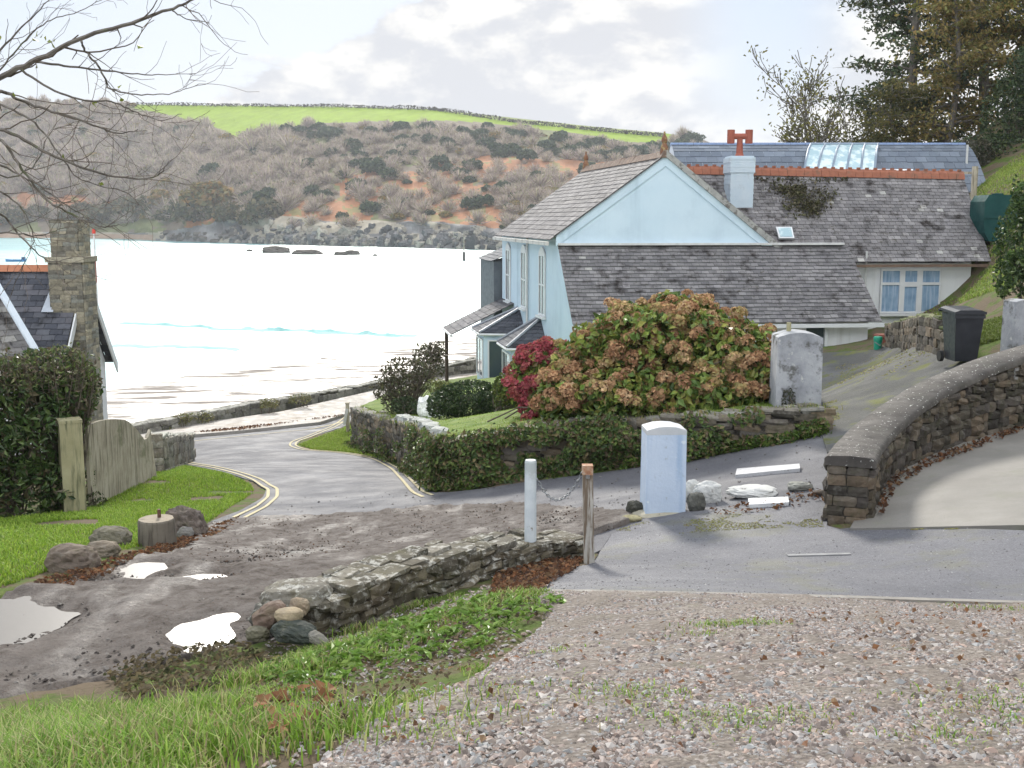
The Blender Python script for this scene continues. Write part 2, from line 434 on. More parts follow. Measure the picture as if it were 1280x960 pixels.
# ---- materials of the ground
m_soil, t, b = newmat('soil_and_grass')
pos = t.n('ShaderNodeNewGeometry').outputs['Position']
gcol = t.ramp(t.noise(pos, 3.1, 8, .7), [(.3, (.05, .075, .016)), (.5, (.085, .125, .026)), (.7, (.12, .15, .04))])
gcol = t.mix(t.rng(t.noise(pos, 1.3, 7, .7), .44, .54), gcol, (.13, .1, .068))
gcol = t.mix(t.rng(t.noise(pos, 24., 3), .55, .75), gcol, (.05, .045, .02))
t.nt.links.new(gcol, b.inputs['Base Color']); b.inputs['Roughness'].default_value = .95; b.inputs['Specular IOR Level'].default_value = .15
t.nt.links.new(t.n('ShaderNodeBump', Strength=.6, Distance=.05, Height=t.noise(pos, 18., 8, .7)).outputs[0], b.inputs['Normal'])

m_lawn = pm('lawn', [(.075, .13, .02), (.12, .18, .03), (.17, .21, .045)], 2.2, .9, (60., .5, .03), spec=.2, blot=[(.9, (.15, .17, .05), .5, .7)])

def tarmac(name, a, b_, wet=.35, moss=None, pale=(.22, .22, .23)):
    m, t, b = newmat(name); pos = t.n('ShaderNodeNewGeometry').outputs['Position']
    c = t.ramp(t.noise(pos, 90., 3, .6), [(.3, a), (.7, b_)])
    c = t.mix(t.rng(t.noise(pos, 22., 6, .75), .45, .7, 0, .45), c, [v * .6 for v in a])
    c = t.mix(t.rng(t.noise(pos, .55, 7, .6), .45, .68, 0, .55), c, pale)
    mp = t.n('ShaderNodeMapping', Vector=pos, Scale=(.8, 1.1, 1.), Rotation=(0, 0, -.35)).outputs[0]
    c = t.mix(t.rng(t.noise(mp, .8, 7, .7), .5, .75, 0, .35), c, [v * .6 for v in a])
    c = t.mix(t.rng(t.noise(pos, 210., 2, .5), .66, .74, 0, .7), c, (.32, .31, .3))
    c = t.mix(t.rng(t.noise(pos, 130., 2, .5), .68, .74, 0, .8), c, (.02, .018, .015))
    if moss:
        c = t.mix(t.math('MULTIPLY', t.rng(t.noise(pos, 1.1, 8, .7), .5, .64), moss[1]), c, moss[0])
    t.nt.links.new(c, b.inputs['Base Color'])
    t.nt.links.new(t.rng(t.noise(mp, 1.1, 8, .7), .35, .65, wet + .06, wet + .26), b.inputs['Roughness'])
    b.inputs['Specular IOR Level'].default_value = .25
    t.nt.links.new(t.n('ShaderNodeBump', Strength=.8, Distance=.02, Height=t.noise(pos, 48., 7, .75)).outputs[0], b.inputs['Normal'])
    return m
m_road = tarmac('road_tarmac', (.085, .085, .095), (.16, .16, .175), .58)
m_fore = tarmac('forecourt_tarmac', (.09, .092, .105), (.2, .2, .22), .5, ((.13, .13, .05), .35))
m_drive = tarmac('mossy_drive', (.075, .075, .072), (.13, .13, .12), .75, ((.13, .14, .04), .95))
m_pave = pm('pavement_concrete', [(.26, .24, .215), (.36, .33, .3)], 1.2, .75, (40., .3, .01), blot=[(.8, (.2, .16, .12), .52, .68)], speck=[(60., (.5, .48, .45), .62, .7)])
m_conc = pm('drive_concrete', [(.17, .16, .143), (.25, .235, .21)], .9, .7, (35., .35, .012), blot=[(1.6, (.19, .185, .15), .5, .7)], speck=[(120., (.12, .11, .1), .62, .7)])
m_yellow = pm('road_paint', [(.44, .38, .22), (.54, .48, .31)], 6., .95, (60., .3, .004), speck=[(55., (.2, .2, .2), .58, .68)])
m_mud, t, b = newmat('wet_mud')
pos = t.n('ShaderNodeNewGeometry').outputs['Position']
mp = t.n('ShaderNodeMapping', Vector=pos, Scale=(.9, .35, 1.), Rotation=(0, 0, .55)).outputs[0]
c = t.ramp(t.noise(pos, 5., 9, .72), [(.3, (.06, .047, .039)), (.44, (.145, .122, .107)), (.56, (.205, .18, .163)), (.75, (.28, .255, .235))])
c = t.mix(t.rng(t.noise(pos, 34., 4, .7), .55, .7, 0, .8), c, (.05, .038, .028))
c = t.mix(t.rng(t.noise(mp, 3.3, 7, .65), .5, .66, 0, .6), c, (.23, .2, .18))
c = t.mix(t.rng(t.noise(pos, 60., 3, .6), .62, .72, 0, .9), c, (.13, .055, .03))
t.nt.links.new(c, b.inputs['Base Color'])
t.nt.links.new(t.rng(t.noise(mp, 1.6, 7, .6), .36, .52, .38, .95), b.inputs['Roughness']); b.inputs['Specular IOR Level'].default_value = .3
t.nt.links.new(t.n('ShaderNodeBump', Strength=1., Distance=.09, Height=t.noise(pos, 11., 10, .75)).outputs[0], b.inputs['Normal'])

m_gravel, t, b = newmat('gravel_bed')
pos = t.n('ShaderNodeNewGeometry').outputs['Position']
v = t.n('ShaderNodeTexVoronoi', Vector=pos, Scale=34., Randomness=1.); v2 = t.n('ShaderNodeTexVoronoi', Vector=pos, Scale=80.)
hv = t.n('ShaderNodeSeparateColor', Color=v.outputs['Color']).outputs[0]
c = t.ramp(hv, [(0, (.11, .09, .075)), (.4, (.175, .147, .125)), (.75, (.21, .175, .15)), (.95, (.26, .235, .215))])
c = t.mix(t.rng(v.outputs['Distance'], .25, .62), c, (.15, .125, .105))
c2 = t.ramp(t.n('ShaderNodeSeparateColor', Color=v2.outputs['Color']).outputs[1], [(0, (.11, .09, .072)), (.6, (.2, .17, .145)), (1, (.29, .26, .235))])
c = t.mix(t.rng(t.noise(pos, 2.3, 5), .42, .6), c, c2)
c = t.mix(t.rng(t.noise(pos, 1.1, 8, .7), .55, .7, 0, .75), c, (.12, .1, .075))
c = t.mix(t.rng(t.noise(pos, 1.9, 8, .75), .62, .72, 0, .7), c, (.1, .13, .04))
t.nt.links.new(c, b.inputs['Base Color']); b.inputs['Roughness'].default_value = .8; b.inputs['Specular IOR Level'].default_value = .3
h = t.math('ADD', t.math('MULTIPLY', v.outputs['Distance'], -1.), t.math('MULTIPLY', t.noise(pos, 60., 5, .7), .5))
t.nt.links.new(t.n('ShaderNodeBump', Strength=.8, Distance=.02, Height=h).outputs[0], b.inputs['Normal'])

# ---- outlines (photo pixels, dropped on to the ground)
road_px = [(150, 553), (232, 546), (300, 540), (400, 529), (445, 514), (490, 504), (470, 516), (440, 530), (405, 541), (378, 549), (370, 556), (384, 562), (440, 567), (490, 577), (520, 596), (545, 617),
           (600, 611), (660, 602), (740, 592), (800, 584), (870, 574), (950, 559), (1030, 543), (1034, 560), (1034, 640), (1000, 645), (860, 650), (800, 665), (745, 690), (715, 705), (640, 715), (500, 715), (420, 712), (300, 705), (235, 675), (262, 652), (300, 638), (328, 622), (333, 612), (318, 602), (280, 590), (240, 582), (205, 575), (165, 570)]
mud_px = [(262, 655), (330, 647), (420, 645), (520, 636), (640, 630), (770, 640), (800, 650), (745, 668), (690, 684), (560, 716), (480, 745), (425, 772), (350, 794), (290, 806), (200, 830), (130, 847), (60, 860), (0, 868), (-420, 960), (-420, 800), (-120, 770), (0, 748), (40, 735), (110, 718), (180, 700), (235, 688)]
grav_px = [(330, 1080), (400, 960), (480, 900), (600, 850), (665, 800), (690, 770), (672, 752), (690, 741), (760, 743), (1000, 748), (1280, 756), (1600, 766), (1600, 1080)]
fore_px = [(672, 752), (690, 725), (705, 712), (740, 706), (750, 690), (765, 668), (800, 656), (860, 641), (940, 632), (1000, 626), (1034, 622), (1034, 664), (1090, 657), (1280, 664), (1600, 676), (1600, 768), (1280, 758), (1000, 750), (760, 745), (690, 744)]
conc_px = [(1062, 664), (1090, 612), (1130, 585), (1200, 555), (1280, 531), (1420, 500), (1600, 470), (1600, 674), (1280, 660)]
drive_px = [(1028, 546), (1024, 505), (1000, 462), (935, 446), (1020, 442), (1098, 437), (1120, 427), (1150, 430), (1178, 438), (1215, 462), (1240, 480), (1140, 520), (1060, 560), (1034, 566)]
pave_px = [(120, 560), (163, 554), (232, 548), (300, 542), (400, 531), (445, 516), (520, 500), (590, 480), (620, 460), (575, 468), (480, 488), (350, 518), (200, 539), (120, 550)]
POLY = {k: ground_poly(v, 16) for k, v in dict(road=road_px, mud=mud_px, grav=grav_px, fore=fore_px, conc=conc_px, drive=drive_px, pave=pave_px).items()}

# ---- base terrain: two resolutions in one sheet (fine cells near the camera)
def axis(knots):
    o = []
    for (a, b, s) in knots: o += list(np.arange(a, b - 1e-6, s))
    return np.array(o + [knots[-1][1]])
gx = axis([(-60, -16, 1.5), (-16, -7, .4), (-7, 6, .14), (6, 20, .4), (20, 62, 1.5)]); gy = axis([(-14, 2, .8), (2, 14, .14), (14, 30, .3), (30, 62, .5), (62, 110, 2.)])
X, Y = np.meshgrid(gx, gy, indexing='ij'); Z = T(X, Y)
Z = Z + .015 * (fbm(xy3(X * .8, Y * .8), 4) - .5) * 2
low = np.zeros(X.shape, bool)
for p_ in POLY.values(): low |= inside(p_, X, Y)
Z = np.where(low, T(X, Y) - .035, Z); Z = np.where(inside(POLY['mud'], X, Y) & (Y < 13), T(X, Y) - .22, Z)
sdm = sea_dist(X, Y); w = np.clip((sdm - .3) / .5, 0, 1); Z = np.maximum(Z * (1 - w) + (-.3) * w, -1.)
mb = MB(); nx, ny = X.shape; i, j = np.meshgrid(np.arange(nx - 1), np.arange(ny - 1), indexing='ij'); a = i * ny + j
mb.add(np.stack([X, Y, Z], -1).reshape(-1, 3), np.stack([a, a + ny, a + ny + 1, a + 1], -1).reshape(-1, 4))
tag(mb.build('ground', m_soil, smooth=True, origin=(0, 0, 0)), kind='structure')

sheet('road', POLY['road'], .3, .0, m_road)
sheet('house_drive', POLY['drive'], .3, .012, m_drive)
sheet('forecourt', POLY['fore'], .14, .008, m_fore)
sheet('concrete_drive', POLY['conc'], .2, .03, m_conc)
sheet('gravel_drive', POLY['grav'], .05, .014, m_gravel, noise=.018, nfreq=9., edge=.12)
sheet('pavement', POLY['pave'], .4, .11, m_pave, skirt=.2)
# ruts and clods on the lane
def mudz(x, y):
    z = T(x, y); rut = .035 * np.sin(2.6 * (x * .8 - y * .45) + 1.5 * fbm(xy3(x * .5, y * .5), 2)); return z + rut * np.clip((16 - y) / 6, 0, 1)
PUD = []
for pix in ([(-60, 756), (0, 747), (40, 748), (62, 758), (100, 766), (78, 778), (45, 793), (0, 804), (-80, 810)],
            [(140, 713), (165, 706), (210, 708), (216, 715), (190, 722), (155, 721)],
            [(206, 793), (222, 781), (262, 773), (300, 764), (305, 774), (288, 792), (262, 804), (228, 809)],
            [(222, 720), (250, 718), (280, 719), (292, 721), (262, 724), (232, 723)]):
    c0 = np.array([G(*q) for q in dens(pix, 6)]); PUD.append((c0[:, :2], c0[:, 2].mean()))
def mudz2(x, y):
    z = mudz(x, y); q = np.stack([x, y], -1)
    for poly, zc in PUD:
        m = np.hypot(x - poly[:, 0].mean(), y - poly[:, 1].mean()) < 3.5
        if not m.any(): continue
        _, d = nearest_on(poly, q[m]); d = np.where(inside(poly, x[m], y[m]), d, -d); k = np.clip((d + .45) / .4, 0, 1); bed = zc - .035 - .045 * np.clip((d + .05) / .2, -.9, 1); z[m] = z[m] * (1 - k) + bed * k
    return z
sheet('muddy_lane', POLY['mud'], .06, .012, m_mud, zf=mudz2, noise=.05, nfreq=5.5, edge=.28)
m_water_p, t, b = newmat('puddle_water')
b.inputs['Base Color'].default_value = (.1, .085, .07, 1); b.inputs['Roughness'].default_value = .35; b.inputs['Specular IOR Level'].default_value = .8
pos = t.n('ShaderNodeNewGeometry').outputs['Position']
t.nt.links.new(t.n('ShaderNodeBump', Strength=.08, Distance=.01, Height=t.noise(pos, 9., 3)).outputs[0], b.inputs['Normal'])
for poly, zc in PUD:
    cen = poly.mean(0); q = cen + (poly - cen) * (.62 + .62 * fbm(xy3(poly[:, 0] * 3.1, poly[:, 1] * 3.1, 5), 4))[:, None]; n = len(q); mb = MB(); i = np.arange(n)
    mb.add(np.vstack([np.column_stack([q, np.full(n, zc - .008)]), [[cen[0], cen[1], zc - .008]]]), np.stack([i, (i + 1) % n, np.full(n, n)], -1))
    tag(mb.build('puddle', m_water_p, smooth=True), kind='structure')

# ---- double yellow lines
def ribbon(mb, pix, width, offs, z):
    c = np.array([G(*q) for q in pix])
    s = np.linspace(0, 1, 90); k = np.linspace(0, 1, len(c)); q = np.stack([np.interp(s, k, c[:, d]) for d in (0, 1)], -1)
    for _ in range(6): q[1:-1] = (q[:-2] + 2 * q[1:-1] + q[2:]) / 4
    d = np.gradient(q, axis=0); d /= np.linalg.norm(d, axis=1)[:, None]; nn = np.stack([-d[:, 1], d[:, 0]], -1)
    a = q + nn * (offs - width / 2); b_ = q + nn * (offs + width / 2); m = len(q)
    V = np.vstack([np.column_stack([a, T(a[:, 0], a[:, 1]) + z]), np.column_stack([b_, T(b_[:, 0], b_[:, 1]) + z])]); i = np.arange(m - 1)
    mb.add(V, np.stack([i, i + 1, i + 1 + m, i + m], -1))
Lr = [(440, 521), (420, 535), (396, 545), (375, 552), (373, 557), (388, 562), (440, 566), (480, 573), (505, 586), (520, 600), (534, 613), (548, 618)]
Ll = [(214, 577), (240, 582), (280, 590), (312, 601), (329, 612), (328, 622), (312, 634), (284, 647)]
Lk = [(165, 558), (232, 552), (300, 545), (380, 537), (430, 525)]
mb = MB()
for o_ in (.1, .27): ribbon(mb, Lr, .06, -o_, .012)
for o_ in (.1, .27): ribbon(mb, Ll, .06, o_, .012)
ribbon(mb, Lk, .09, -.2, .012)
tag(mb.build('yellow_road_lines', m_yellow, origin=(0, 0, 0)), kind='structure')
mb = MB(); ribbon(mb, [(600, 668), (640, 664), (720, 655)], .06, 0, .05)
# ------------------------------------------------------------------ stone walls
STONE_COLS = np.array([(.2, .19, .165), (.26, .24, .205), (.15, .14, .125), (.31, .29, .25), (.19, .165, .135), (.24, .235, .21)])
DARK_COLS = np.array([(.075, .064, .052), (.11, .09, .07), (.055, .048, .041), (.14, .107, .078), (.085, .073, .066), (.12, .1, .08)])
def stonemat(name, lich=(.5, .5, .44), lamt=.6, moss=(.1, .11, .03), mamt=.4, sc=9.):
    m, t, b = newmat(name); pos = t.n('ShaderNodeNewGeometry').outputs['Position']
    c = t.mix(1., t.ramp(t.noise(pos, sc, 8, .7), [(.3, (.6, .6, .6)), (.7, (1.25, 1.25, 1.2))]), t.n('ShaderNodeAttribute', _attribute_name='col').outputs['Color'], 'MULTIPLY')
    nz = t.n('ShaderNodeSeparateXYZ', Vector=t.n('ShaderNodeNewGeometry').outputs['Normal']).outputs[2]
    c = t.mix(t.math('MULTIPLY', t.rng(t.noise(pos, 6.5, 9, .75), .5, .62), mamt), c, moss)
    f = t.math('MULTIPLY', t.rng(t.noise(pos, 11., 9, .75), .5, .6), t.rng(nz, -.2, .75, lamt * .35, lamt))
    c = t.mix(f, c, lich)
    t.nt.links.new(c, b.inputs['Base Color']); b.inputs['Roughness'].default_value = .9; b.inputs['Specular IOR Level'].default_value = .2
    t.nt.links.new(t.n('ShaderNodeBump', Strength=.8, Distance=.02, Height=t.noise(pos, 26., 9, .72)).outputs[0], b.inputs['Normal'])
    return m
m_stone = stonemat('lichened_stone')
m_lich = stonemat('lichen_spotted_stone', (.58, .57, .52), .6, (.1, .09, .035), .35, 9.)
m_dark = stonemat('dark_stone', (.3, .29, .26), .25, (.06, .065, .025), .35)
m_mortar = pm('mortar', [(.075, .068, .058), (.12, .11, .095)], 12, .95)

def rubble(mb, path, ztop, zbot, th, L=.24, H=.12, cols=STONE_COLS, rng=R, top=True, core=(.55, .52, .47), tops=None, rnd=.35, rag=.4):
    """wall of single stones both sides, ends and top; path (n,2), ztop/zbot per point"""
    path = np.asarray(path, float); ztop = np.asarray(ztop, float); zbot = np.asarray(zbot, float)
    seg = np.linalg.norm(np.diff(path, axis=0), axis=1); s = np.concatenate([[0], np.cumsum(seg)]); tot = s[-1]
    def at(u):
        x = np.interp(u, s, path[:, 0]); y = np.interp(u, s, path[:, 1]); e = .15
        dx = np.interp(u + e, s, path[:, 0]) - np.interp(u - e, s, path[:, 0]); dy = np.interp(u + e, s, path[:, 1]) - np.interp(u - e, s, path[:, 1])
        n = math.hypot(dx, dy) or 1; return np.array([x, y]), np.array([dx, dy]) / n, np.interp(u, s, ztop), np.interp(u, s, zbot)
    # core
    us = np.linspace(0, tot, max(2, int(tot / .3) + 1)); rows = []
    for u in us:
        q, d, zt, zb = at(u); nn = np.array([-d[1], d[0]]) * (th / 2 - .05)
        rows.append([[*(q + nn), zb], [*(q - nn), zb], [*(q - nn), zt - .05], [*(q + nn), zt - .05]])
    rows = np.array(rows); m = len(rows); i = np.arange(m - 1)[:, None] * 4; j = np.arange(4)[None]; j2 = (j + 1) % 4
    mb.add(rows.reshape(-1, 3), np.stack([i + j, i + j2, i + 4 + j2, i + 4 + j], -1).reshape(-1, 4), (.1, .09, .08))
    mb.add(rows[[0, -1]].reshape(-1, 3), [[3, 2, 1, 0], [4, 5, 6, 7]], (.1, .09, .08))
    hmax = (ztop - zbot).max()
    for side in (-1, 1):
        k = 0; z = 0
        while z < hmax:
            h = H * rng.uniform(.75, 1.3); u = rng.uniform(0, L)
            while u < tot + .02:
                w = L * rng.uniform(.55, 1.6); uc = min(u + w / 2, tot); q, d, zt, zb = at(uc)
                if zb + z + h * .6 < zt:
                    hh = min(h, zt - zb - z); nn = np.array([-d[1], d[0]]) * side * (th / 2 - .06)
                    c = cols[rng.integers(len(cols))] * rng.uniform(.75, 1.3)
                    stone(mb, [*(q + nn), zb + z + hh / 2], (w * 1.03, .16 + rng.uniform(0, .05 + .04 * rag), hh * 1.06), math.atan2(d[1], d[0]) + rng.normal(0, .04 + .05 * rag), rnd, .05 + .03 * rag, c, rng.normal(0, .04 + .03 * rag), rng)
                u += w
            z += h
    for u, sg in ((0, -1), (tot, 1)):
        q, d, zt, zb = at(u); z = 0
        while z < zt - zb - .04:
            h = H * rng.uniform(.7, 1.3); v = -th / 2 + .03
            while v < th / 2 - .05:
                w = min(L * rng.uniform(.5, 1.2), th / 2 - v); nn = np.array([-d[1], d[0]]) * (v + w / 2)
                stone(mb, [*(q + nn - d * sg * .05), min(zb + z + h / 2, zt - h / 2)], (.16, w * 1.04, h * 1.05), math.atan2(d[1], d[0]), rnd, .05, cols[rng.integers(len(cols))] * rng.uniform(.75, 1.3), 0, rng)
                v += w
            z += h
    if top:
        tc = cols if tops is None else tops
        u = 0
        while u < tot:
            w = L * rng.uniform(.7, 1.5); v = -th / 2
            while v < th / 2 - .03:
                d2 = min(rng.uniform(.5, 1.1) * max(L, th * .5), th / 2 - v + .02); q, d, zt, zb = at(min(u + w / 2, tot)); nn = np.array([-d[1], d[0]]) * (v + d2 / 2)
                stone(mb, [*(q + nn), zt - .02 + rng.normal(0, .01 + .014 * rag)], (w * rng.uniform(.95, 1.2), d2 * rng.uniform(.95, 1.2), .07), math.atan2(d[1], d[0]) + rng.normal(0, .06), rnd, .05, tc[rng.integers(len(tc))] * rng.uniform(.8, 1.3), rng.normal(0, .05), rng)
                v += d2
            u += w

def path_from(pix_base, pix_top, extra=0.):
    """base points on the ground, tops from the photo row above the same spot"""
    B = np.array([G(*q) for q in pix_base]); t = []
    for w_, q in zip(B, pix_top): t.append(P(q[0], q[1], w_[1] + extra)[2])
    return B[:, :2], np.array(t), B[:, 2] - .15

# low rubble wall between lane and gravel: front foot line; axis half a thickness behind
Bp = [(402, 800), (450, 783), (500, 762), (560, 740), (620, 718), (680, 703), (727, 696)]
Tp = [(402, 755), (450, 728), (500, 707), (560, 692), (620, 682), (680, 674), (727, 671)]
B = np.array([G(*q) for q in Bp]); th = .40
d = np.gradient(B[:, :2], axis=0); d /= np.linalg.norm(d, axis=1)[:, None]; nn = np.stack([-d[:, 1], d[:, 0]], -1)
zt = np.array([P(q[0], q[1], w_[1])[2] for q, w_ in zip(Tp, B)]) - .03
ax = B[:, :2] + nn * th / 2
mb = MB(); rubble(mb, ax, zt, B[:, 2] - .3, th, .2, .075, STONE_COLS * np.array([.54, .5, .43]), tops=np.array([(.14, .125, .1), (.1, .09, .07), (.17, .155, .13)]), rnd=.3, rag=1.)
low_wall = tag(mb.build('rubble_wall', m_lich), 'low lichen covered rubble wall between the muddy lane and the gravel drive', 'wall')
WALL_AX, WALL_ZT = ax, zt

# curved wall with smooth coping on the right
Oi = [(1091, 652), (1100, 612), (1130, 588), (1165, 570), (1215, 552), (1280, 534), (1420, 503), (1560, 475)]   # foot on the drive side
It = [(1092, 577), (1105, 556), (1135, 525), (1170, 498), (1215, 471), (1280, 445), (1420, 405), (1560, 370)]   # inner edge of the coping
Ot = [(1036, 572), (1040, 545), (1056, 520), (1085, 495), (1135, 467), (1280, 428), (1420, 390), (1560, 357)]   # outer edge
Bi = np.array([G(*q) for q in Oi]); zi = np.array([P(q[0], q[1], w_[1])[2] for q, w_ in zip(It, Bi)])
d = np.gradient(Bi[:, :2], axis=0); d /= np.linalg.norm(d, axis=1)[:, None]; nn = np.stack([-d[:, 1], d[:, 0]], -1); th = .5
ax = Bi[:, :2] + nn * th / 2
s_ = np.linspace(0, len(ax) - 1, 40); ax = np.stack([np.interp(s_, np.arange(len(ax)), ax[:, k]) for k in (0, 1)], -1); zi = np.interp(s_, np.arange(len(zi)), zi); zb = np.interp(s_, np.arange(len(Bi)), Bi[:, 2])
for _ in range(10):
    ax[1:-1] = (ax[:-2] + 2 * ax[1:-1] + ax[2:]) / 4; zi[1:-1] = (zi[:-2] + 2 * zi[1:-1] + zi[2:]) / 4
CW_AX, CW_Z = ax, zi
zfoot = np.minimum(zb, T(ax[:, 0], ax[:, 1])) - .45
root = thing('curved_wall', 'curved dark stone wall with smooth grey coping sweeping up beside the concrete drive', 'wall', [ax[0, 0], ax[0, 1], zb[0]])
mb = MB(); rubble(mb, ax, zi - .05, zfoot, .44, .21, .11, DARK_COLS, top=False, rnd=.42, rag=1.); mb.build('wall', m_dark, root)
# coping: cambered strip
d = np.gradient(ax, axis=0); d /= np.linalg.norm(d, axis=1)[:, None]; nn = np.stack([-d[:, 1], d[:, 0]], -1)
ring = [(-.255, -.07), (-.258, .0), (-.225, .028), (0, .04), (.225, .028), (.258, .0), (.255, -.07)]
ax2 = ax.copy(); ax2[0] -= d[0] * .04
V = np.array([[[*(ax2[i] + nn[i] * u), zi[i] + v + .015 * (vnoise(np.array([[i * .7, u * 9, 4.]]))[0] - .5)] for u, v in ring] for i in range(len(ax))])
mb = MB(); m, k = V.shape[:2]; i = np.arange(m - 1)[:, None] * k; j = np.arange(k - 1)[None]
mb.add(V.reshape(-1, 3), np.stack([i + j, i + k + j, i + k + j + 1, i + j + 1], -1).reshape(-1, 4)); mb.add(V[0], [list(range(k))]); mb.add(V[:, [0, -1]].reshape(-1, 3), [[2 * q, 2 * q + 1, 2 * q + 3, 2 * q + 2] for q in range(m - 1)])
m_cope = pm('weathered_coping', [(.045, .04, .036), (.075, .067, .06), (.11, .1, .09)], 4., .85, (30., .5, .012), speck=[(28., (.5, .5, .46), .66, .72)], blot=[(2.5, (.07, .065, .055), .52, .66)])
mb.build('coping', m_cope, root, smooth=True)
mb = MB(); q = ax[26] - nn[26] * .24; mb.box([*q, zi[26] - .16], (.03, .03, .14)); mb.box([*(q - nn[26] * .03), zi[26] - .1], (.05, .05, .03)); mb.box([*(q - nn[26] * .03), zi[26] - .22], (.05, .05, .03))
m_iron = pm('grey_iron', [(.18, .18, .18), (.3, .29, .28)], 20, .5, metal=.5)
mb.build('bracket', m_iron, root)

# sea wall along the front
ss = np.linspace(-22, 42, 60); wl = _a[None] + _sd[None] * ss[:, None] + SEA_N[None] * .25
zt = np.array([(P(200, 524, 40.5)[2]), P(350, 505, 44)[2], P(480, 482, 50)[2], P(570, 452, 57)[2]]); xt = [0, 5.2, 11.5, 18.5]
ztop = np.interp(ss, xt, zt) + .06 * (fbm(xy3(ss * .9, 0, 2), 3) - .5)
ztop = np.where(ss > 18.5, zt[-1] + (ss - 18.5) * .02, ztop)
mb = MB(); rubble(mb, wl, ztop, ztop * 0 + T(wl[:, 0], wl[:, 1]) - 1.3, .5, .42, .3, np.array([(.17, .16, .145), (.22, .21, .19), (.13, .125, .115), (.27, .26, .235)]), tops=np.array([(.34, .33, .3), (.26, .25, .23)]), rnd=.3)
m_seaw = stonemat('sea_wall_stone', (.46, .45, .4), .55, (.09, .1, .03), .45, 4.)
tag(mb.build('sea_wall', m_seaw), 'long low stone sea wall between the beach and the pavement', 'wall')

# short stone wall beyond the gate
B, zt, zb = path_from([(192, 592), (210, 585), (230, 577)], [(192, 545), (210, 547), (230, 545)])
mb = MB(); rubble(mb, B + np.array([0, .2]), zt, zb - .2, .4, .25, .22, tops=np.array([(.4, .4, .36), (.32, .31, .28)])); tag(mb.build('stone_wall', m_stone), 'short upright stone wall joining the far end of the wooden gate', 'wall')

# retaining wall of the garden (stone below, clothed in ivy)
RB = [(438, 556), (460, 566), (490, 577), (520, 593), (546, 613), (600, 609), (660, 599), (740, 589), (800, 581), (870, 572), (950, 557), (1000, 548), (1029, 541)]
RT = [(446, 508), (465, 514), (490, 523), (520, 530), (552, 546), (600, 541), (660, 531), (740, 522), (800, 520), (870, 517), (950, 512), (1000, 509), (1029, 507)]
RBw = np.array([G(*q) for q in RB]); RTw = np.array([P(q[0], q[1], w_[1] + .3) for q, w_ in zip(RT, RBw)])
d = np.gradient(RBw[:, :2], axis=0); d /= np.linalg.norm(d, axis=1)[:, None]; nn = np.stack([-d[:, 1], d[:, 0]], -1)
root = thing('retaining_wall', 'ivy covered stone retaining wall along the lane below the hydrangeas', 'wall', [*RBw[6, :2], RBw[6, 2]])
mb = MB(); rubble(mb, RBw[:, :2] + nn * .25, RTw[:, 2], RBw[:, 2] - .25, .44, .3, .12, DARK_COLS * np.array([1.7, 1.75, 1.7]), tops=np.array([(.24, .22, .19), (.3, .29, .26)]))
mb.build('wall', m_dark, root)
# ivy
m_ivy = leafmat('ivy_leaf', (1, 1, 1), .5, .15)
cols = [(.075, .125, .03), (.11, .17, .04), (.05, .085, .025), (.15, .2, .05), (.19, .155, .07), (.13, .1, .055)]
s_ = np.linspace(0, len(RBw) - 1, 400); b3 = np.stack([np.interp(s_, np.arange(len(RBw)), RBw[:, k]) for k in range(3)], -1); t3 = np.interp(s_, np.arange(len(RBw)), RTw[:, 2]); n3 = np.stack([np.interp(s_, np.arange(len(RBw)), nn[:, k]) for k in (0, 1)], -1)
N = 30000; k = R.integers(0, 400, N); v = R.uniform(0, 1.03, N) ** .9
cov = np.interp(s_[k], [0, 2.2, 2.8, 4.2, 6.8, 7.6, 8.6, 9.8, 12], [.05, .1, .4, .82, .88, .62, .38, .12, .05])
pat = fbm(np.stack([b3[k, 0] * 1.3, b3[k, 1] * 1.3, v * 1.8], -1), 4)
keep = pat > (.67 - .36 * cov) + (v > .97) * .04
k, v = k[keep], v[keep]; z = b3[k, 2] + (t3[k] - b3[k, 2]) * v
bul = .02 + .62 * (fbm(np.stack([b3[k, 0] * 1.1, z * 2, b3[k, 1]], -1), 3) - .3)
z = z + (v > .9) * R.normal(0, .07, len(k)); c3 = np.column_stack([b3[k, :2] - n3[k] * (bul * R.uniform(.3, 1.2, len(k)))[:, None] + R.normal(0, .03, (len(k), 2)), z])
nr = np.column_stack([-n3[k], np.full(len(k), .5)])
mb = MB(); leaves(mb, c3, .095, pick(cols, len(k)), nr, .55); mb.build('ivy', m_ivy, root)
mb = MB()   # weeds along the foot
k = R.integers(0, 400, 4200); k = k[(fbm(np.stack([b3[k, 0] * 1.4, b3[k, 1], b3[k, 1] * 0], -1), 3) > .42)]
q = b3[k, :2] - n3[k] * (np.abs(R.normal(0, .11, len(k))) + .02)[:, None]
leaves(mb, np.column_stack([q, T(q[:, 0], q[:, 1]) + R.uniform(.01, .14, len(k))]), .1, pick([(.08, .14, .02), (.12, .18, .03), (.06, .1, .02), (.2, .16, .08)], len(k)), np.tile([0, 0, 1.], (len(k), 1)), .35, aspect=.35); mb.build('weeds', m_ivy, root)
# pale lichened cap stones seen towards the left end of the wall
mb = MB()
for kk in np.linspace(70, 128, 26).astype(int):
    q = b3[kk, :2] + n3[kk] * .2; stone(mb, [*q, t3[kk] + .05], (R.uniform(.2, .4), .3, R.uniform(.12, .2)), R.uniform(0, 3), .4, .08, np.array((.42, .43, .42)) * R.uniform(.7, 1.15), R.normal(0, .15))
mb.build('cap_stones', m_stone, root)

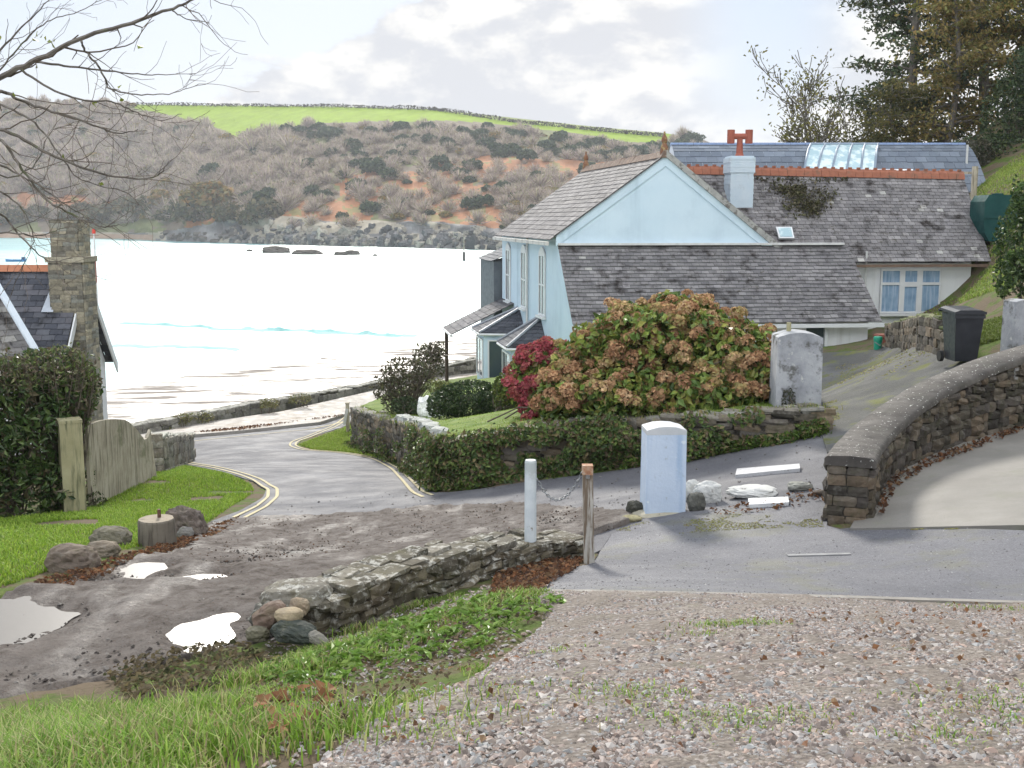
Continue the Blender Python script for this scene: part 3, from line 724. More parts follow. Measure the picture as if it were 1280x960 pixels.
# ------------------------------------------------------------------ garden on top of the retaining wall
gp = [tuple(q) for q in RTw] + [tuple(P(*q)) for q in [(600, 522, 22.5), (665, 508, 23.5), (585, 524, 25.5), (500, 515, 30), (470, 500, 36), (620, 472, 40), (690, 468, 36), (560, 478, 45.5), (930, 442, 33), (1000, 441, 33.4), (800, 455, 33), (985, 490, 19.8), (960, 500, 18.5), (850, 500, 20)]] + [(1, 44, CZ - 6.4), (8, 40, CZ - 4.6), (-2.5, 50, CZ - 7.)]
GZ = TPS(gp, .01)
gpoly = [tuple(q[:2]) for q in (RTw + np.column_stack([nn * .12, np.zeros(len(nn))]))] + [tuple(P(*q)[:2]) for q in [(1026, 490, 19.5), (1000, 462, 24.5), (950, 449, 29.5), (925, 440, 33.6)]] + [(8, 42), (-1., 52), tuple(P(548, 476, 47)[:2]), tuple(P(500, 492, 42)[:2]), tuple(P(455, 503, 34)[:2])]
gpoly = np.array(dens(gpoly, .6))
m_gard = m_lawn
sheet('garden_lawn', gpoly, .3, .0, m_gard, zf=GZ, noise=.03, skirt=2.2)
# ------------------------------------------------------------------ the blue-white house
m_blue = pm('pale_blue_render', [(.53, .665, .76), (.575, .70, .785)], 1.2, .75, (45., .15, .006), blot=[(.7, (.49, .61, .70), .45, .7)], streak=(1.6, (.38, .5, .58), .52, .8))
m_white = pm('white_render', [(.70, .71, .72), (.77, .78, .78)], 1.4, .75, (45., .2, .006), streak=(2.2, (.52, .52, .5), .52, .8))
m_trim = pm('white_paint', [(.64, .65, .66), (.70, .71, .71)], 3., .45, (60., .1, .003))
m_slate = pm('old_slate', [(.75, .75, .78), (1., 1., 1.)], 2.5, .8, (50., .4, .006), attr=True, blot=[(1.5, (.12, .11, .11), .52, .72)], spec=.2)
m_slate_l = pm('lichened_slate', [(.72, .72, .75), (1., 1., 1.)], 2.5, .8, (50., .45, .008), attr=True, blot=[(2.2, (.12, .1, .09), .48, .72), (4.2, (.42, .40, .36), .57, .70), (14., (.46, .45, .41), .62, .68)], spec=.2)
m_bslate = pm('blue_slate', [(.8, .85, .95), (1., 1.05, 1.1)], 2.5, .5, (40., .2, .004), attr=True, spec=.5)
m_terra = pm('terracotta', [(.24, .09, .055), (.34, .13, .075)], 6., .8, (30., .3, .006), blot=[(3., (.16, .09, .06), .52, .7)])
m_ridge = pm('mossy_ridge_tile', [(.12, .085, .07), (.22, .15, .11)], 6., .9, (26., .6, .02), blot=[(7., (.36, .34, .28), .58, .68)])
m_lead = pm('lead', [(.24, .26, .29), (.34, .36, .39)], 5., .5, (20., .2, .005))
m_pipe = pm('grey_plastic', [(.5, .5, .49), (.6, .6, .58)], 5., .5, None)
m_dwood = pm('dark_stained_wood', [(.045, .03, .022), (.075, .05, .035)], 8., .7)
m_glass, t, b = newmat('window_glass')
b.inputs['Base Color'].default_value = (.05, .07, .09, 1); b.inputs['Roughness'].default_value = .05; b.inputs['Specular IOR Level'].default_value = .7
m_curt = pm('blue_curtain', [(.16, .27, .40), (.28, .40, .54)], 3., .7, None, streak=(14., (.36, .46, .58), .45, .65), spec=.5)
m_skyl, t, b = newmat('skylight_glass')
b.inputs['Base Color'].default_value = (.38, .60, .66, 1); b.inputs['Roughness'].default_value = .12; b.inputs['Specular IOR Level'].default_value = .6
pos = t.n('ShaderNodeNewGeometry').outputs['Position']
t.nt.links.new(t.mix(t.rng(t.noise(pos, 2.6, 5, .6), .45, .6), (.36, .50, .54), (.62, .72, .72)), b.inputs['Base Color'])

U = np.array([math.cos(math.radians(5)), math.sin(math.radians(5)), 0]); Vv = np.array([-math.sin(math.radians(9.7)), math.cos(math.radians(9.7)), 0]); Zv = np.array([0, 0, 1.])
OUT = np.array([-Vv[1], Vv[0], 0])        # out of the seaward facade
A = P(698, 292, 36); Ag = A.copy(); ze = A[2]; zg = CZ - 6.9
APX = P(832, 194, 36.3); BE = P(968, 307, 36.6); LEN = 11.2
H = thing('seaside_house', 'pale blue gabled house with slate roofs and long lean-to above the beach', 'house', [A[0] + 3, A[1] + 4, zg])
def dn(p, z): q = np.array(p, float); q[2] = z; return q
mb = MB()
fr = [dn(A, zg), dn(BE, zg), BE, APX, A]
mb.prism([q for q in fr][::-1], Vv * LEN)
mb.build('wall', m_blue, H)
# verge bands and string line of the gable
mb = MB()
def strip(mb, p, q, w, t_, dirn, nrm):
    p, q = np.asarray(p), np.asarray(q); w_ = np.asarray(dirn) * w; n_ = np.asarray(nrm) * t_
    mb.hexa([p, q, q + n_, p + n_, p + w_, q + w_, q + n_ + w_, p + n_ + w_])
dl = (APX - A) / np.linalg.norm(APX - A); dr = (BE - APX) / np.linalg.norm(BE - APX)
strip(mb, A - dl * .1, APX, -.34, -.035, Zv, Vv); strip(mb, APX, BE + dr * .1, -.34, -.035, Zv, Vv)
mb.build('barge_band', m_blue, H)
mb = MB()
strip(mb, A - dl * .2 + Zv * .0, APX + Zv * .0, .055, -.07, Zv, Vv)
mb.build('verge_edge', pm('dark_verge', [(.05, .05, .055), (.1, .1, .1)], 6, .7), H)
mb = MB(); strip(mb, APX - Zv * .06, BE + dr * .25 - Zv * .06, .22, -.1, Zv, Vv); mb.build('verge_mortar', pm('verge_mortar', [(.26, .26, .25), (.42, .42, .4)], 5, .9, (20., .5, .01), blot=[(4., (.14, .13, .12), .52, .62)]), H)
# main roof, left and right slopes
SC = [(.125, .12, .126), (.145, .138, .143), (.105, .102, .108), (.16, .153, .157)]
e = .12
mb = MB(); lo = A - dl * .35; ft = -Vv * .1; bk = Vv * LEN
slates(mb, lo + bk, lo + ft, APX + ft, APX + bk, 18, .34, cols=SC)
lo2 = BE + dr * .3
slates(mb, lo2 + ft, lo2 + bk, APX + bk, APX + ft, 18, .34, cols=SC)
roof = mb.build('roof', m_slate, H)
mb = MB(); a0 = APX - Vv * .1 + Zv * .0
n = 26
for k in range(n):
    p = a0 + Vv * (LEN * k / n); q = a0 + Vv * (LEN * (k + .97) / n); j = R.normal(0, .012)
    mb.prism([p + U * -.2 + Zv * -.08, p + U * .2 + Zv * -.08, p + U * .05 + Zv * (.15 + j), p - U * .05 + Zv * (.15 + j)], q - p)
mb.build('ridge_tile', m_ridge, H)
for p in (a0 + Vv * .25, a0 + Vv * (LEN - .2)):
    mb = MB(); mb.lathe([(.0, -.05), (.14, -.05), (.12, .18), (.07, .3), (.1, .38), (.09, .47), (.035, .56), (.03, .66), (0, .68)], p + Zv * .08, 10); mb.build('finial', pm('lichened_terracotta', [(.16, .075, .045), (.26, .14, .08)], 9, .9, blot=[(9., (.33, .26, .12), .52, .62)]), H)
# eaves gutter on the facade and a downpipe
mb = MB(); strip(mb, lo - Zv * .17 + OUT * .02, lo - Zv * .17 + bk + OUT * .02, .12, .1, Zv, OUT); mb.build('gutter', pm('weathered_gutter', [(.5, .49, .46), (.62, .6, .57)], 3, .6, streak=(3, (.3, .28, .25), .5, .7)), H)
def fac(t_, z, out=0.): q = A + Vv * t_ + OUT * out; return np.array([q[0], q[1], z])
mb = MB(); zz = np.linspace(ze - .15, zg, 8); mb.tube([fac(5.1, z, .07) for z in zz], .045, 8); mb.build('downpipe', m_pipe, H)
# tall narrow upper windows
def window_on(root, o, ux, w, h, nrm, name='window', bars_v=1, bars_h=1, mat=None, fr=.07, sill=True, gm=None):
    """o lower-left corner, ux along, nrm outward"""
    o = np.asarray(o, float); mb = MB()
    def bar(u0, u1, z0, z1, d0=.0, d1=.05):
        p = [o + ux * u + Zv * z + nrm * d for z in (z0, z1) for (u, d) in ((u0, d1), (u1, d1), (u1, d0), (u0, d0))]; mb.hexa(p)
    bar(0, w, 0, fr); bar(0, w, h - fr, h); bar(0, fr, fr, h - fr); bar(w - fr, w, fr, h - fr)
    for k in range(1, bars_v + 1): u = w * k / (bars_v + 1); bar(u - fr * .45, u + fr * .45, fr, h - fr, .002, .042)
    for k in range(1, bars_h + 1): z = h * k / (bars_h + 1); bar(fr, w - fr, z - fr * .4, z + fr * .4, .002, .046)
    win = mb.build(name, mat or m_trim, root)
    mb = MB(); mb.hexa([o + ux * u + Zv * z + nrm * d for z in (fr * .5, h - fr * .5) for (u, d) in ((fr * .5, .02), (w - fr * .5, .02), (w - fr * .5, .004), (fr * .5, .004))]); mb.build('pane', gm or m_glass, win)
    if sill:
        mb = MB(); mb.hexa([o + ux * u + Zv * z + nrm * d for z in (-.09, -.01) for (u, d) in ((-.08, .14), (w + .08, .14), (w + .08, .0), (-.08, .0))]); mb.build('sill', mat or m_trim, win)
    return win
m_reveal = pm('shaded_reveal', [(.42, .5, .55), (.5, .57, .62)], 3, .8)
for t0 in (1.95, 5.45, 9.0):
    window_on(H, fac(t0, CZ - 3.25, .01), Vv, 1.05, 2.1, OUT, bars_v=1, bars_h=1)
    mb = MB(); q = [fac(t0 + u, CZ - 1.12 + .22 * math.sin(PI * u / 1.05), .012) for u in np.linspace(0, 1.05, 9)]
    mb.prism([fac(t0, CZ - 1.15, .012)] + q + [fac(t0 + 1.05, CZ - 1.15, .012)], OUT * .05); mb.build('window_arch', m_trim, H)
# lean-to in front of the gable
LD = 2.45; LS = 9.33; ztl = CZ - .80; zel = CZ - 3.1
TL = dn(A, ztl); TR = A + U * LS; TR = dn(TR, ztl); EL = dn(A - Vv * LD, zel); ER = dn(TR - Vv * LD, zel)
mb = MB(); slates(mb, EL - U * .08, ER + U * .22, TR + U * .15, TL - U * .03, 21, .24, cols=[(.228, .218, .218), (.208, .199, .2), (.248, .238, .237), (.185, .178, .18)], lichen=.006)
mb.hexa([EL - U * .05, ER + U * .1, TR + U * .05 - Vv * .02, TL - U * .0 - Vv * .02, EL - U * .05 + Zv * .02, ER + U * .1 + Zv * .02, TR + U * .05 + Zv * .02, TL + Zv * .02], (.1, .1, .1))
mb.build('lean_to_roof', m_slate_l, H)
mb = MB(); w0 = EL + Vv * .25; w1 = ER + Vv * .25 - U * .1
mb.prism([dn(w0, zg), dn(w1, zg), dn(TR - U * .1 + Vv * 1.2, zg), dn(TL + Vv * .05, zg)], Zv * (zel + .1 - zg))
mb.prism([dn(w1, zel + .1), dn(TR - U * .1, zel + .1), dn(TR - U * .1, ztl - .06)], -U * .2)
mb.build('lean_to_wall', m_white, H)
mb = MB(); mb.prism([dn(w0 - U * .006, zg), dn(TL + Vv * .02 - U * .006, zg), dn(TL - U * .006, ztl - .05), dn(w0 - U * .006, zel + .1)], U * .2); mb.build('side_wall', m_blue, H)
mb = MB(); strip(mb, EL - U * .1 - Zv * .16, ER + U * .25 - Zv * .16, .11, -.11, Zv, Vv); mb.build('gutter', m_trim, H)
mb = MB(); strip(mb, TL - U * .02, TR + U * .0, .07, -.16, Zv, Vv); mb.build('flashing', pm('mortar_flashing', [(.5, .5, .49), (.66, .66, .65)], 4, .8), H)
fU = w0 - EL; 
def lt(u, z, out=0.): q = w0 + U * u - Vv * out; return np.array([q[0], q[1], z])
window_on(H, lt(6.2, zg + 1.7, .01), U, 1.1, 1.35, -Vv, bars_v=1, bars_h=0)
mb = MB(); mb.hexa([lt(7.25 + u, z, d_) for z in (zg + 1.9, zel - .16) for (u, d_) in ((0, .05), (.55, .05), (.55, .01), (0, .01))]); dr_ = mb.build('door', pm('dark_green_door', [(.03, .045, .05), (.05, .07, .075)], 4, .5), H)
mb = MB(); mb.box(lt(7.7, zg + 2.6, .08), (.05, .05, .12)); mb.build('handle', m_iron, dr_)
mb = MB(); mb.box(lt(7.18, zel - 1.2, .05), (.1, .08, 2.3)); mb.box(lt(7.88, zel - 1.2, .05), (.1, .08, 2.3)); mb.box(lt(7.53, zel - .11, .05), (.8, .084, .1)); mb.build('door_frame', m_trim, H)
window_on(H, lt(.35, zg + 2.6, .01), U, .7, 1.0, -Vv, bars_v=0, bars_h=0)
# right wing
WE0, WE1 = P(985, 328, 36.9), P(1239, 327, 37.1); WR1 = P(1204, 221, 40.6); WR0 = P(845, 214, 40.2)
SCW = [(.24, .228, .225), (.215, .205, .204), (.262, .25, .246), (.195, .186, .185)]
WE0 = WE0 - U * 2.6
mb = MB(); slates(mb, WE0, WE1, WR1, WR0, 25, .22, cols=SCW, lichen=.02)
back = WR1 + (WR1 - WE1) * np.array([0, 1, 0]) + Zv * 0; 
WB1 = np.array([WR1[0] - .2, WR1[1] + 3.4, WE1[2]]); WB0 = np.array([WR0[0], WR0[1] + 3.4, WE0[2]])
slates(mb, WB1, WB0, WR0, WR1, 12, .5, cols=SCW)
mb.build('wing_roof', m_slate_l, H)
mb = MB(); wz = CZ - 5.
f0 = WE0 + np.array([0, .32, 0]); f1 = WE1 + np.array([-.52, .32, 0]); b1 = WB1 + np.array([-.3, -.3, 0]); b0 = WB0 + np.array([0, -.3, 0])
mb.prism([dn(f0, wz), dn(f1, wz), dn(b1, wz), dn(b0, wz)], Zv * (WE1[2] - .06 - wz))
mb.prism([dn(f1, WE1[2] - .06), dn(b1, WE1[2] - .06), dn(WR1 + U * -.25, WR1[2] - .12)], -U * .25)
mb.build('wing_wall', m_white, H)
mb = MB(); strip(mb, WE0 - Zv * .17, WE1 - Zv * .17 - U * .15, .09, -.08, Zv, Vv); mb.build('gutter', pm('rusty_gutter', [(.1, .07, .055), (.2, .13, .09)], 5, .8), H)
mb = MB(); n = 34
for k in range(n):
    p = WR0 + (WR1 - WR0) * k / n; q = WR0 + (WR1 - WR0) * (k + .97) / n; j = R.normal(0, .008)
    mb.prism([p + np.array([0, -.2, -.1]), p + np.array([0, -.13, .1 + j]), p + np.array([0, 0, .2 + j]), p + np.array([0, .13, .1 + j]), p + np.array([0, .2, -.1])][::-1], q - p)
    mb.box((p + q) / 2 + np.array([0, 0, .22]), (.12, .08, .07))
mb.build('ridge_tile', m_terra, H)
wfo = f1 - np.array([0, 0, 0]); uw = (WE1 - WE0); uw[2] = 0; uw /= np.linalg.norm(uw); nw = np.array([uw[1], -uw[0], 0])
wx0 = (1097 - 640) / F * f1[1] ; o = f0 + uw * ((wx0 - f0[0]) / uw[0]); o[2] = P(1100, 391, f1[1])[2]; ww = 2.04; wh = P(1100, 336, f1[1])[2] - o[2]
win = window_on(H, o + nw * .01, uw, ww, wh, nw, bars_v=0, bars_h=0, fr=.06, gm=m_curt)
mb = MB()
def wbar(u0, u1, z0, z1, d1=.06): mb.hexa([o + nw * .01 + uw * u + Zv * z + nw * d_ for z in (z0, z1) for (u, d_) in ((u0, d1), (u1, d1), (u1, .03), (u0, .03))])
wbar(ww * .31, ww * .37, .06, wh - .06); wbar(ww * .63, ww * .69, .06, wh - .06); wbar(.06, ww * .31, wh * .64, wh * .70, .055); wbar(ww * .69, ww - .06, wh * .64, wh * .70, .055); wbar(ww * .37, ww * .63, wh * .60, wh * .71, .055); wbar(ww * .37, ww * .4, .06, wh - .06, .05); wbar(ww * .6, ww * .63, .06, wh - .06, .05)
mb.build('glazing_bar', m_trim, win)
mb = MB(); mb.box(P(1089, 340, 36.5) + np.array([0, .55, -.05]), (.05, .05, 1.4)); mb.build('downpipe', m_pipe, H)
# small roof light and moss on the wing roof
def onroof(px, py, lift=.05):
    n = np.cross(WE1 - WE0, WR0 - WE0); n /= np.linalg.norm(n); a_ = P(px, py, 30.); c0 = np.array([0, 0, CZ]); dv = a_ - c0; tt = ((WE0 - c0) @ n) / (dv @ n); q = c0 + dv * tt; return q + (n if n[2] > 0 else -n) * lift
q = [onroof(*k, .06) for k in ((973, 301), (992, 301), (989, 287), (969, 287))]; mb = MB(); n_ = np.array([0, -.05, .05]); mb.hexa(q + [k + n_ for k in q]); sky_ = mb.build('roof_light', m_trim, H)
mb = MB(); c_ = sum(q) / 4; q2 = [c_ + (k - c_) * .8 + n_ * 1.1 for k in q]; mb.hexa(q2 + [k + n_ * .1 for k in q2]); mb.build('pane', m_skyl, sky_)
mb = MB(); pts = []
for (cx, cy, sx_, sy_, n) in ((1000, 250, 16, 16, 500), (1018, 262, 12, 8, 260), (985, 238, 18, 5, 220), (1030, 245, 16, 10, 120)):
    for _ in range(n): pts.append(onroof(cx + R.normal(0, sx_ * .6), cy + R.normal(0, sy_ * .6), .05 + R.uniform(0, .06)))
for _ in range(120): pts.append(onroof(R.uniform(940, 1060), 223 + abs(R.normal(0, 3)), .05))
leaves(mb, np.array(pts), .13, pick([(.075, .075, .03), (.1, .1, .045), (.06, .05, .035), (.14, .12, .07)], len(pts)), np.tile([0, -.5, .8], (len(pts), 1)), .3); mb.build('roof_moss', m_ivy, H)
# chimney with the H shaped pot
cb = P(922, 275, 39.2); cz0 = P(922, 300, 39.2)[2] - 1.5; cz1 = P(922, 196, 39.2)[2]; cw = 29 / F * 39.2
m_brickp = pm('painted_brick', [(.5, .6, .68), (.58, .66, .72)], 3., .8, (30., .4, .01), blot=[(3.5, (.45, .5, .53), .55, .7)])
def bricks(mb, c, w, z0, z1, course=.085, bl=.23, rng=R, rz=math.radians(5)):
    z = z0; k = 0
    while z < z1 - .01:
        mb.box([c[0], c[1], z + course / 2], (w + rng.normal(0, .006) - (.012 if k % 2 else 0), w + rng.normal(0, .006), course * .95), rz); z += course; k += 1
mb = MB(); bricks(mb, cb, cw, cz0, cz1 - .55); bricks(mb, cb, cw * 1.08, cz1 - .55, cz1 - .08); mb.box([cb[0], cb[1], cz1 - .04], (cw * .98, cw * .98, .1), math.radians(5)); mb.box([cb[0], cb[1], (cz0 + cz1) / 2], (cw - .03, cw - .03, cz1 - cz0 - .1), math.radians(5))
chim = mb.build('chimney', m_brickp, H)
mb = MB(); pz = P(922, 163, 39.2)[2]; mb.lathe([(.13, 0), (.16, .02), (.12, .12), (.1, .5), (.1, .62)], [cb[0], cb[1], cz1], 14); hz = pz - .2
mb.tube([[cb[0] - .4, cb[1], hz], [cb[0] + .4, cb[1], hz]], .1, 12)
for sx_ in (-.31, .31): mb.tube([[cb[0] + sx_, cb[1], hz - .24], [cb[0] + sx_, cb[1], hz + .22]], .13, 12)
mb.build('chimney_pot', pm('red_terracotta', [(.26, .075, .05), (.36, .11, .07)], 8, .75), chim)
# bays on the seaward facade
def bay(t0, t1, proj, zr, zh, name):
    zb = zg; base = [fac(t0, zb), fac(t0 + .35, zb, proj), fac(t1 - .35, zb, proj), fac(t1, zb)]
    mb = MB(); mb.prism(base, Zv * (zh - zb)); b_ = mb.build('bay', m_blue, H)
    ov = .18; e_ = [fac(t0 - ov, zh), fac(t0 + .3, zh, proj + ov), fac(t1 - .3, zh, proj + ov), fac(t1 + ov, zh)]; ap0, ap1 = fac((t0 * .58 + t1 * .42), zr), fac((t0 * .42 + t1 * .58), zr)
    mb = MB()
    for q in ((e_[0], e_[1], ap0, ap0), (e_[1], e_[2], ap1, ap0), (e_[2], e_[3], ap1, ap1)): slates(mb, *q, 8, .28, cols=[(.075, .08, .095), (.1, .105, .12)])
    mb.prism(e_, Zv * .03, (.1, .1, .1)); mb.build('bay_roof', m_slate, b_)
    mb = MB()
    for a_, c_ in zip(e_[:-1], e_[1:]): mb.tube([a_ - Zv * .05, c_ - Zv * .05], .05, 6)
    mb.build('gutter', m_trim, b_)
    mb = MB(); mb.tube([e_[1] + Zv * .03, ap0 + Zv * .06], .06, 6); mb.tube([e_[2] + Zv * .03, ap1 + Zv * .06], .06, 6); mb.build('roof_hip', m_lead, b_)
    for i in range(3):
        p_, q_ = base[i], base[i + 1]; dd = (q_ - p_); L_ = np.linalg.norm(dd); dd /= L_; n_ = np.array([-dd[1], dd[0], 0]); n_ = n_ if n_ @ (fac(0, 0, 1) - fac(0, 0)) > -.2 else -n_
        mid = (p_ + q_) / 2; cen = fac((t0 + t1) / 2, zb)
        if (mid - cen) @ n_ < 0: n_ = -n_
        o_ = p_ + dd * .14 + n_ * .01; o_[2] = zh - 1.75; window_on_bay(b_, o_, dd, L_ - .28, 1.5, n_)
def window_on_bay(root, o, ux, w, h, nrm):
    mb = MB(); fr = .06
    def bar(u0, u1, z0, z1, d0=.0, d1=.05): mb.hexa([o + ux * u + Zv * z + nrm * d for z in (z0, z1) for (u, d) in ((u0, d1), (u1, d1), (u1, d0), (u0, d0))])
    bar(0, w, 0, fr); bar(0, w, h - fr, h); bar(0, fr, fr, h - fr); bar(w - fr, w, fr, h - fr); bar(w / 2 - .025, w / 2 + .025, fr, h - fr, .002, .04)
    p_ = mb; q = [o + ux * u + Zv * z + nrm * d for z in (fr, h - fr) for (u, d) in ((fr, .02), (w - fr, .02), (w - fr, .004), (fr, .004))]
    p_.hexa(q, mi=1); p_.build('window', [m_trim, m_glass], root)
bay(1.75, 4.35, 1.15, CZ - 3.42, CZ - 4.3, 'bay'); bay(5.9, 8.5, 1.5, CZ - 3.4, CZ - 4.2, 'bay')
# veranda roof with post
v0, v1 = 8.3, 11.3; zt_, ze_ = CZ - 3.25, CZ - 4.45; pr = 2.5
mb = MB(); slates(mb, fac(v1, ze_, pr), fac(v0, ze_, pr), fac(v0, zt_), fac(v1, zt_), 10, .32, cols=[(.11, .11, .12), (.14, .135, .145)]); mb.hexa([fac(v1, ze_ - .02, pr), fac(v0, ze_ - .02, pr), fac(v0, zt_ - .02), fac(v1, zt_ - .02), fac(v1, ze_, pr), fac(v0, ze_, pr), fac(v0, zt_), fac(v1, zt_)], (.1, .1, .1)); mb.build('veranda_roof', m_slate, H)
mb = MB(); mb.tube([fac(v0 - .1, ze_ - .04, pr), fac(v1 + .1, ze_ - .04, pr)], .06, 6); mb.build('gutter', m_trim, H)
mb = MB(); mb.tube([fac(v1 - .4, zg - 1.2, pr - .1), fac(v1 - .4, ze_, pr - .1)], .075, 8); mb.build('veranda_post', m_dwood, H)
# slate hung block at the far end
mb = MB(); c0 = fac(LEN + .2, zg, .2); bx = [c0, c0 + U * 3 , c0 + U * 3 + Vv * 4, c0 + Vv * 4]; bx = [q - U * .12 for q in bx]; zt2 = P(608, 326, 48)[2]
mb.prism(bx, Zv * (zt2 - zg)); ap = P(632, 306, 48.5)[2]
mb.build('slate_hung_block', pm('slate_hanging', [(.085, .1, .115), (.13, .15, .165)], 3, .6, (30., .4, .01)), H)
mb = MB(); q = [dn(k, zt2) for k in bx]; r0 = dn((q[0] + q[1]) / 2, ap); r1 = dn((q[3] + q[2]) / 2, ap); slates(mb, q[3] - U * .15, q[0] - U * .15 - Vv * .15, r0 - Vv * .15, r1, 7, .4, cols=[(.1, .11, .13)]); slates(mb, q[1] + U * .15 - Vv * .15, q[2] + U * .15, r1, r0 - Vv * .15, 7, .4, cols=[(.1, .11, .13)]); mb.prism([q[0], q[1], r0], Vv * .1, (.1, .1, .1)); mb.build('block_roof', m_slate, H)

# ------------------------------------------------------------------ newer roof behind, with skylight
N0, N1 = P(838, 181, 46.), P(1206, 181, 47.2); nd = (N1 - N0) / np.linalg.norm(N1 - N0)
M_ = thing('slate_roofed_building', 'building with long curved blue slate roof and glass skylight behind the old house', 'building', [(N0[0] + N1[0]) / 2, N0[1], CZ - 1])
prof = [(0, 0), (-.35, -.06), (-.9, -.32), (-1.5, -.78), (-2.1, -1.35), (-2.7, -2.0)]
mb = MB()
for (y0, z0), (y1, z1) in zip(prof[:-1], prof[1:]):
    o0, o1 = np.array([0, y0, z0]), np.array([0, y1, z1]); slates(mb, N0 + o1, N1 + o1, N1 + o0, N0 + o0, 2, .42, cols=[(.13, .15, .175), (.155, .175, .2), (.115, .132, .155)])
mb.prism([N1 + np.array([0, y, z]) for y, z in prof] + [N1 + np.array([0, 3, -2.])], (N0 - N1) * .999, (.6, .6, .62)); mb.build('roof', m_bslate, M_)
mb = MB(); mb.prism([dn(N0 + np.array([.2, -2.5, 0]), CZ - 3), dn(N1 + np.array([-.2, -2.5, 0]), CZ - 3), dn(N1 + np.array([-.2, 2.8, 0]), CZ - 3), dn(N0 + np.array([.2, 2.8, 0]), CZ - 3)], Zv * (N0[2] - 2.05 - CZ + 3)); mb.build('wall', m_white, M_)
mb = MB(); nn_ = 40
for k in range(nn_):
    p = N0 + (N1 - N0) * k / nn_; q = N0 + (N1 - N0) * (k + .96) / nn_
    mb.prism([p + np.array([0, -.16, -.06]), p + np.array([0, -.1, .08]), p + np.array([0, .1, .08]), p + np.array([0, .16, -.06])][::-1], q - p)
mb.build('ridge_tile', pm('blue_ridge', [(.17, .24, .40), (.22, .30, .46)], 6, .55), M_)
# skylight follows the curve
def nroof(px, k): # point at photo column px on the profile knot k
    y, z = prof[k]; a_ = N0 + np.array([0, y, z]); b_ = N1 + np.array([0, y, z]); 
    for s in np.linspace(0, 1, 600):
        q = a_ + (b_ - a_) * s
        if 640 + q[0] / (q[1] * CT - (q[2] - CZ) * ST) * F >= px: return q
    return b_
edges = [(1013, 1003), (1031, 1020), (1049, 1038), (1065, 1057), (1080, 1075), (1097, 1092)]
sk = None; mb = MB(); mg = MB()
up = np.array([0, -.04, .06])
for (a0_, a1_), (b0_, b1_) in zip(edges[:-1], edges[1:]):
    for k in range(1, 4):
        f = lambda e0, e1, kk: nroof(e0 + (e1 - e0) * (kk - 1) / 3, kk) + up
        mg.quad(f(a0_, a1_, k + 1), f(b0_, b1_, k + 1), f(b0_, b1_, k), f(a0_, a1_, k))
for (a0_, a1_) in edges:
    mb.tube([nroof(a0_ + (a1_ - a0_) * (k - 1) / 3, k) + up * 1.3 for k in range(1, 5)], .045, 4)
mb.tube([nroof(a[0], 1) + up * 1.2 for a in edges], .05, 4); mb.tube([nroof(a[1], 4) + up * 1.2 for a in edges], .05, 4)
sk = mb.build('skylight', pm('skylight_bar', [(.2, .26, .33), (.26, .32, .4)], 5, .4), M_); mg.build('pane', m_skyl, sk)
mb = MB(); a_ = P(940, 214, 42.4); b_ = P(1140, 215, 42.6)
for k in range(24):
    p = a_ + (b_ - a_) * k / 24; q = a_ + (b_ - a_) * (k + .96) / 24; mb.prism([p + np.array([0, -.2, -.12]), p + np.array([0, -.12, .1]), p + np.array([0, .12, .1]), p + np.array([0, .2, -.12])][::-1], q - p)
mb.prism([a_ + np.array([0, -.2, -.14]), b_ + np.array([0, -.2, -.14]), b_ + np.array([0, .3, -.14]), a_ + np.array([0, .3, -.14])], np.array([0, 0, -1.2])); mb.build('low_ridge', m_bslate, M_)
mb = MB(); q = P(1207, 225, 45.6); mb.tube([dn(q, CZ - 1.5), dn(q, N1[2] - .1)], .045, 8); mb.build('post', m_pipe, M_)

# ------------------------------------------------------------------ cottage at the left with the tall stone chimney
K = thing('stone_cottage', 'old cottage with dark slate roof and red ridge tiles beyond the hedge', 'cottage', [-15, 31, CZ - 7.5])
xg = -12.05; xl = -24.; rz_ = CZ - 1.32
SK = [(.085, .09, .105), (.11, .115, .13), (.135, .135, .15), (.07, .075, .09)]
fe = np.array([0, 29.2, CZ - 3.75]); be = np.array([0, 33.1, CZ - 4.2]); rg = np.array([0, 31., rz_])
atx = lambda p, x: np.array([x, p[1], p[2]])
mb = MB(); slates(mb, atx(fe, xl), atx(fe, xg + .25), atx(rg, xg + .25), atx(rg, xl), 17, .36, cols=SK); slates(mb, atx(be, xg + .25), atx(be, xl), atx(rg, xl), atx(rg, xg + .25), 17, .5, cols=SK); mb.build('roof', m_slate, K)
mb = MB(); zg2 = CZ - 8.6; mb.prism([[xg, fe[1] + .2, zg2], [xg, be[1] - .2, zg2], [xg, be[1] - .2, be[2] + .1], [xg, rg[1], rg[2] - .1], [xg, fe[1] + .2, fe[2] + .1]][::-1], np.array([xl - xg, 0, 0])); mb.build('wall', m_white, K)
mb = MB()
for k in range(30): p = atx(rg, xl + 12.2 * k / 30); mb.prism([p + np.array([0, -.17, -.08]), p + np.array([0, -.08, .1]), p + np.array([0, .08, .1]), p + np.array([0, .17, -.08])][::-1], np.array([12.2 / 30 * .96, 0, 0]))
mb.build('ridge_tile', pm('orange_terracotta', [(.36, .14, .075), (.46, .2, .11)], 5, .8), K)
mb = MB()
for a_, b_ in ((fe, rg), (be, rg)):
    p, q = atx(a_, xg + .27), atx(b_, xg + .27); mb.hexa([p - Zv * .3, p - Zv * .3 + np.array([.04, 0, 0]), q - Zv * .3 + np.array([.04, 0, 0]), q - Zv * .3, p, p + np.array([.04, 0, 0]), q + np.array([.04, 0, 0]), q])
mb.build('bargeboard', m_trim, K)
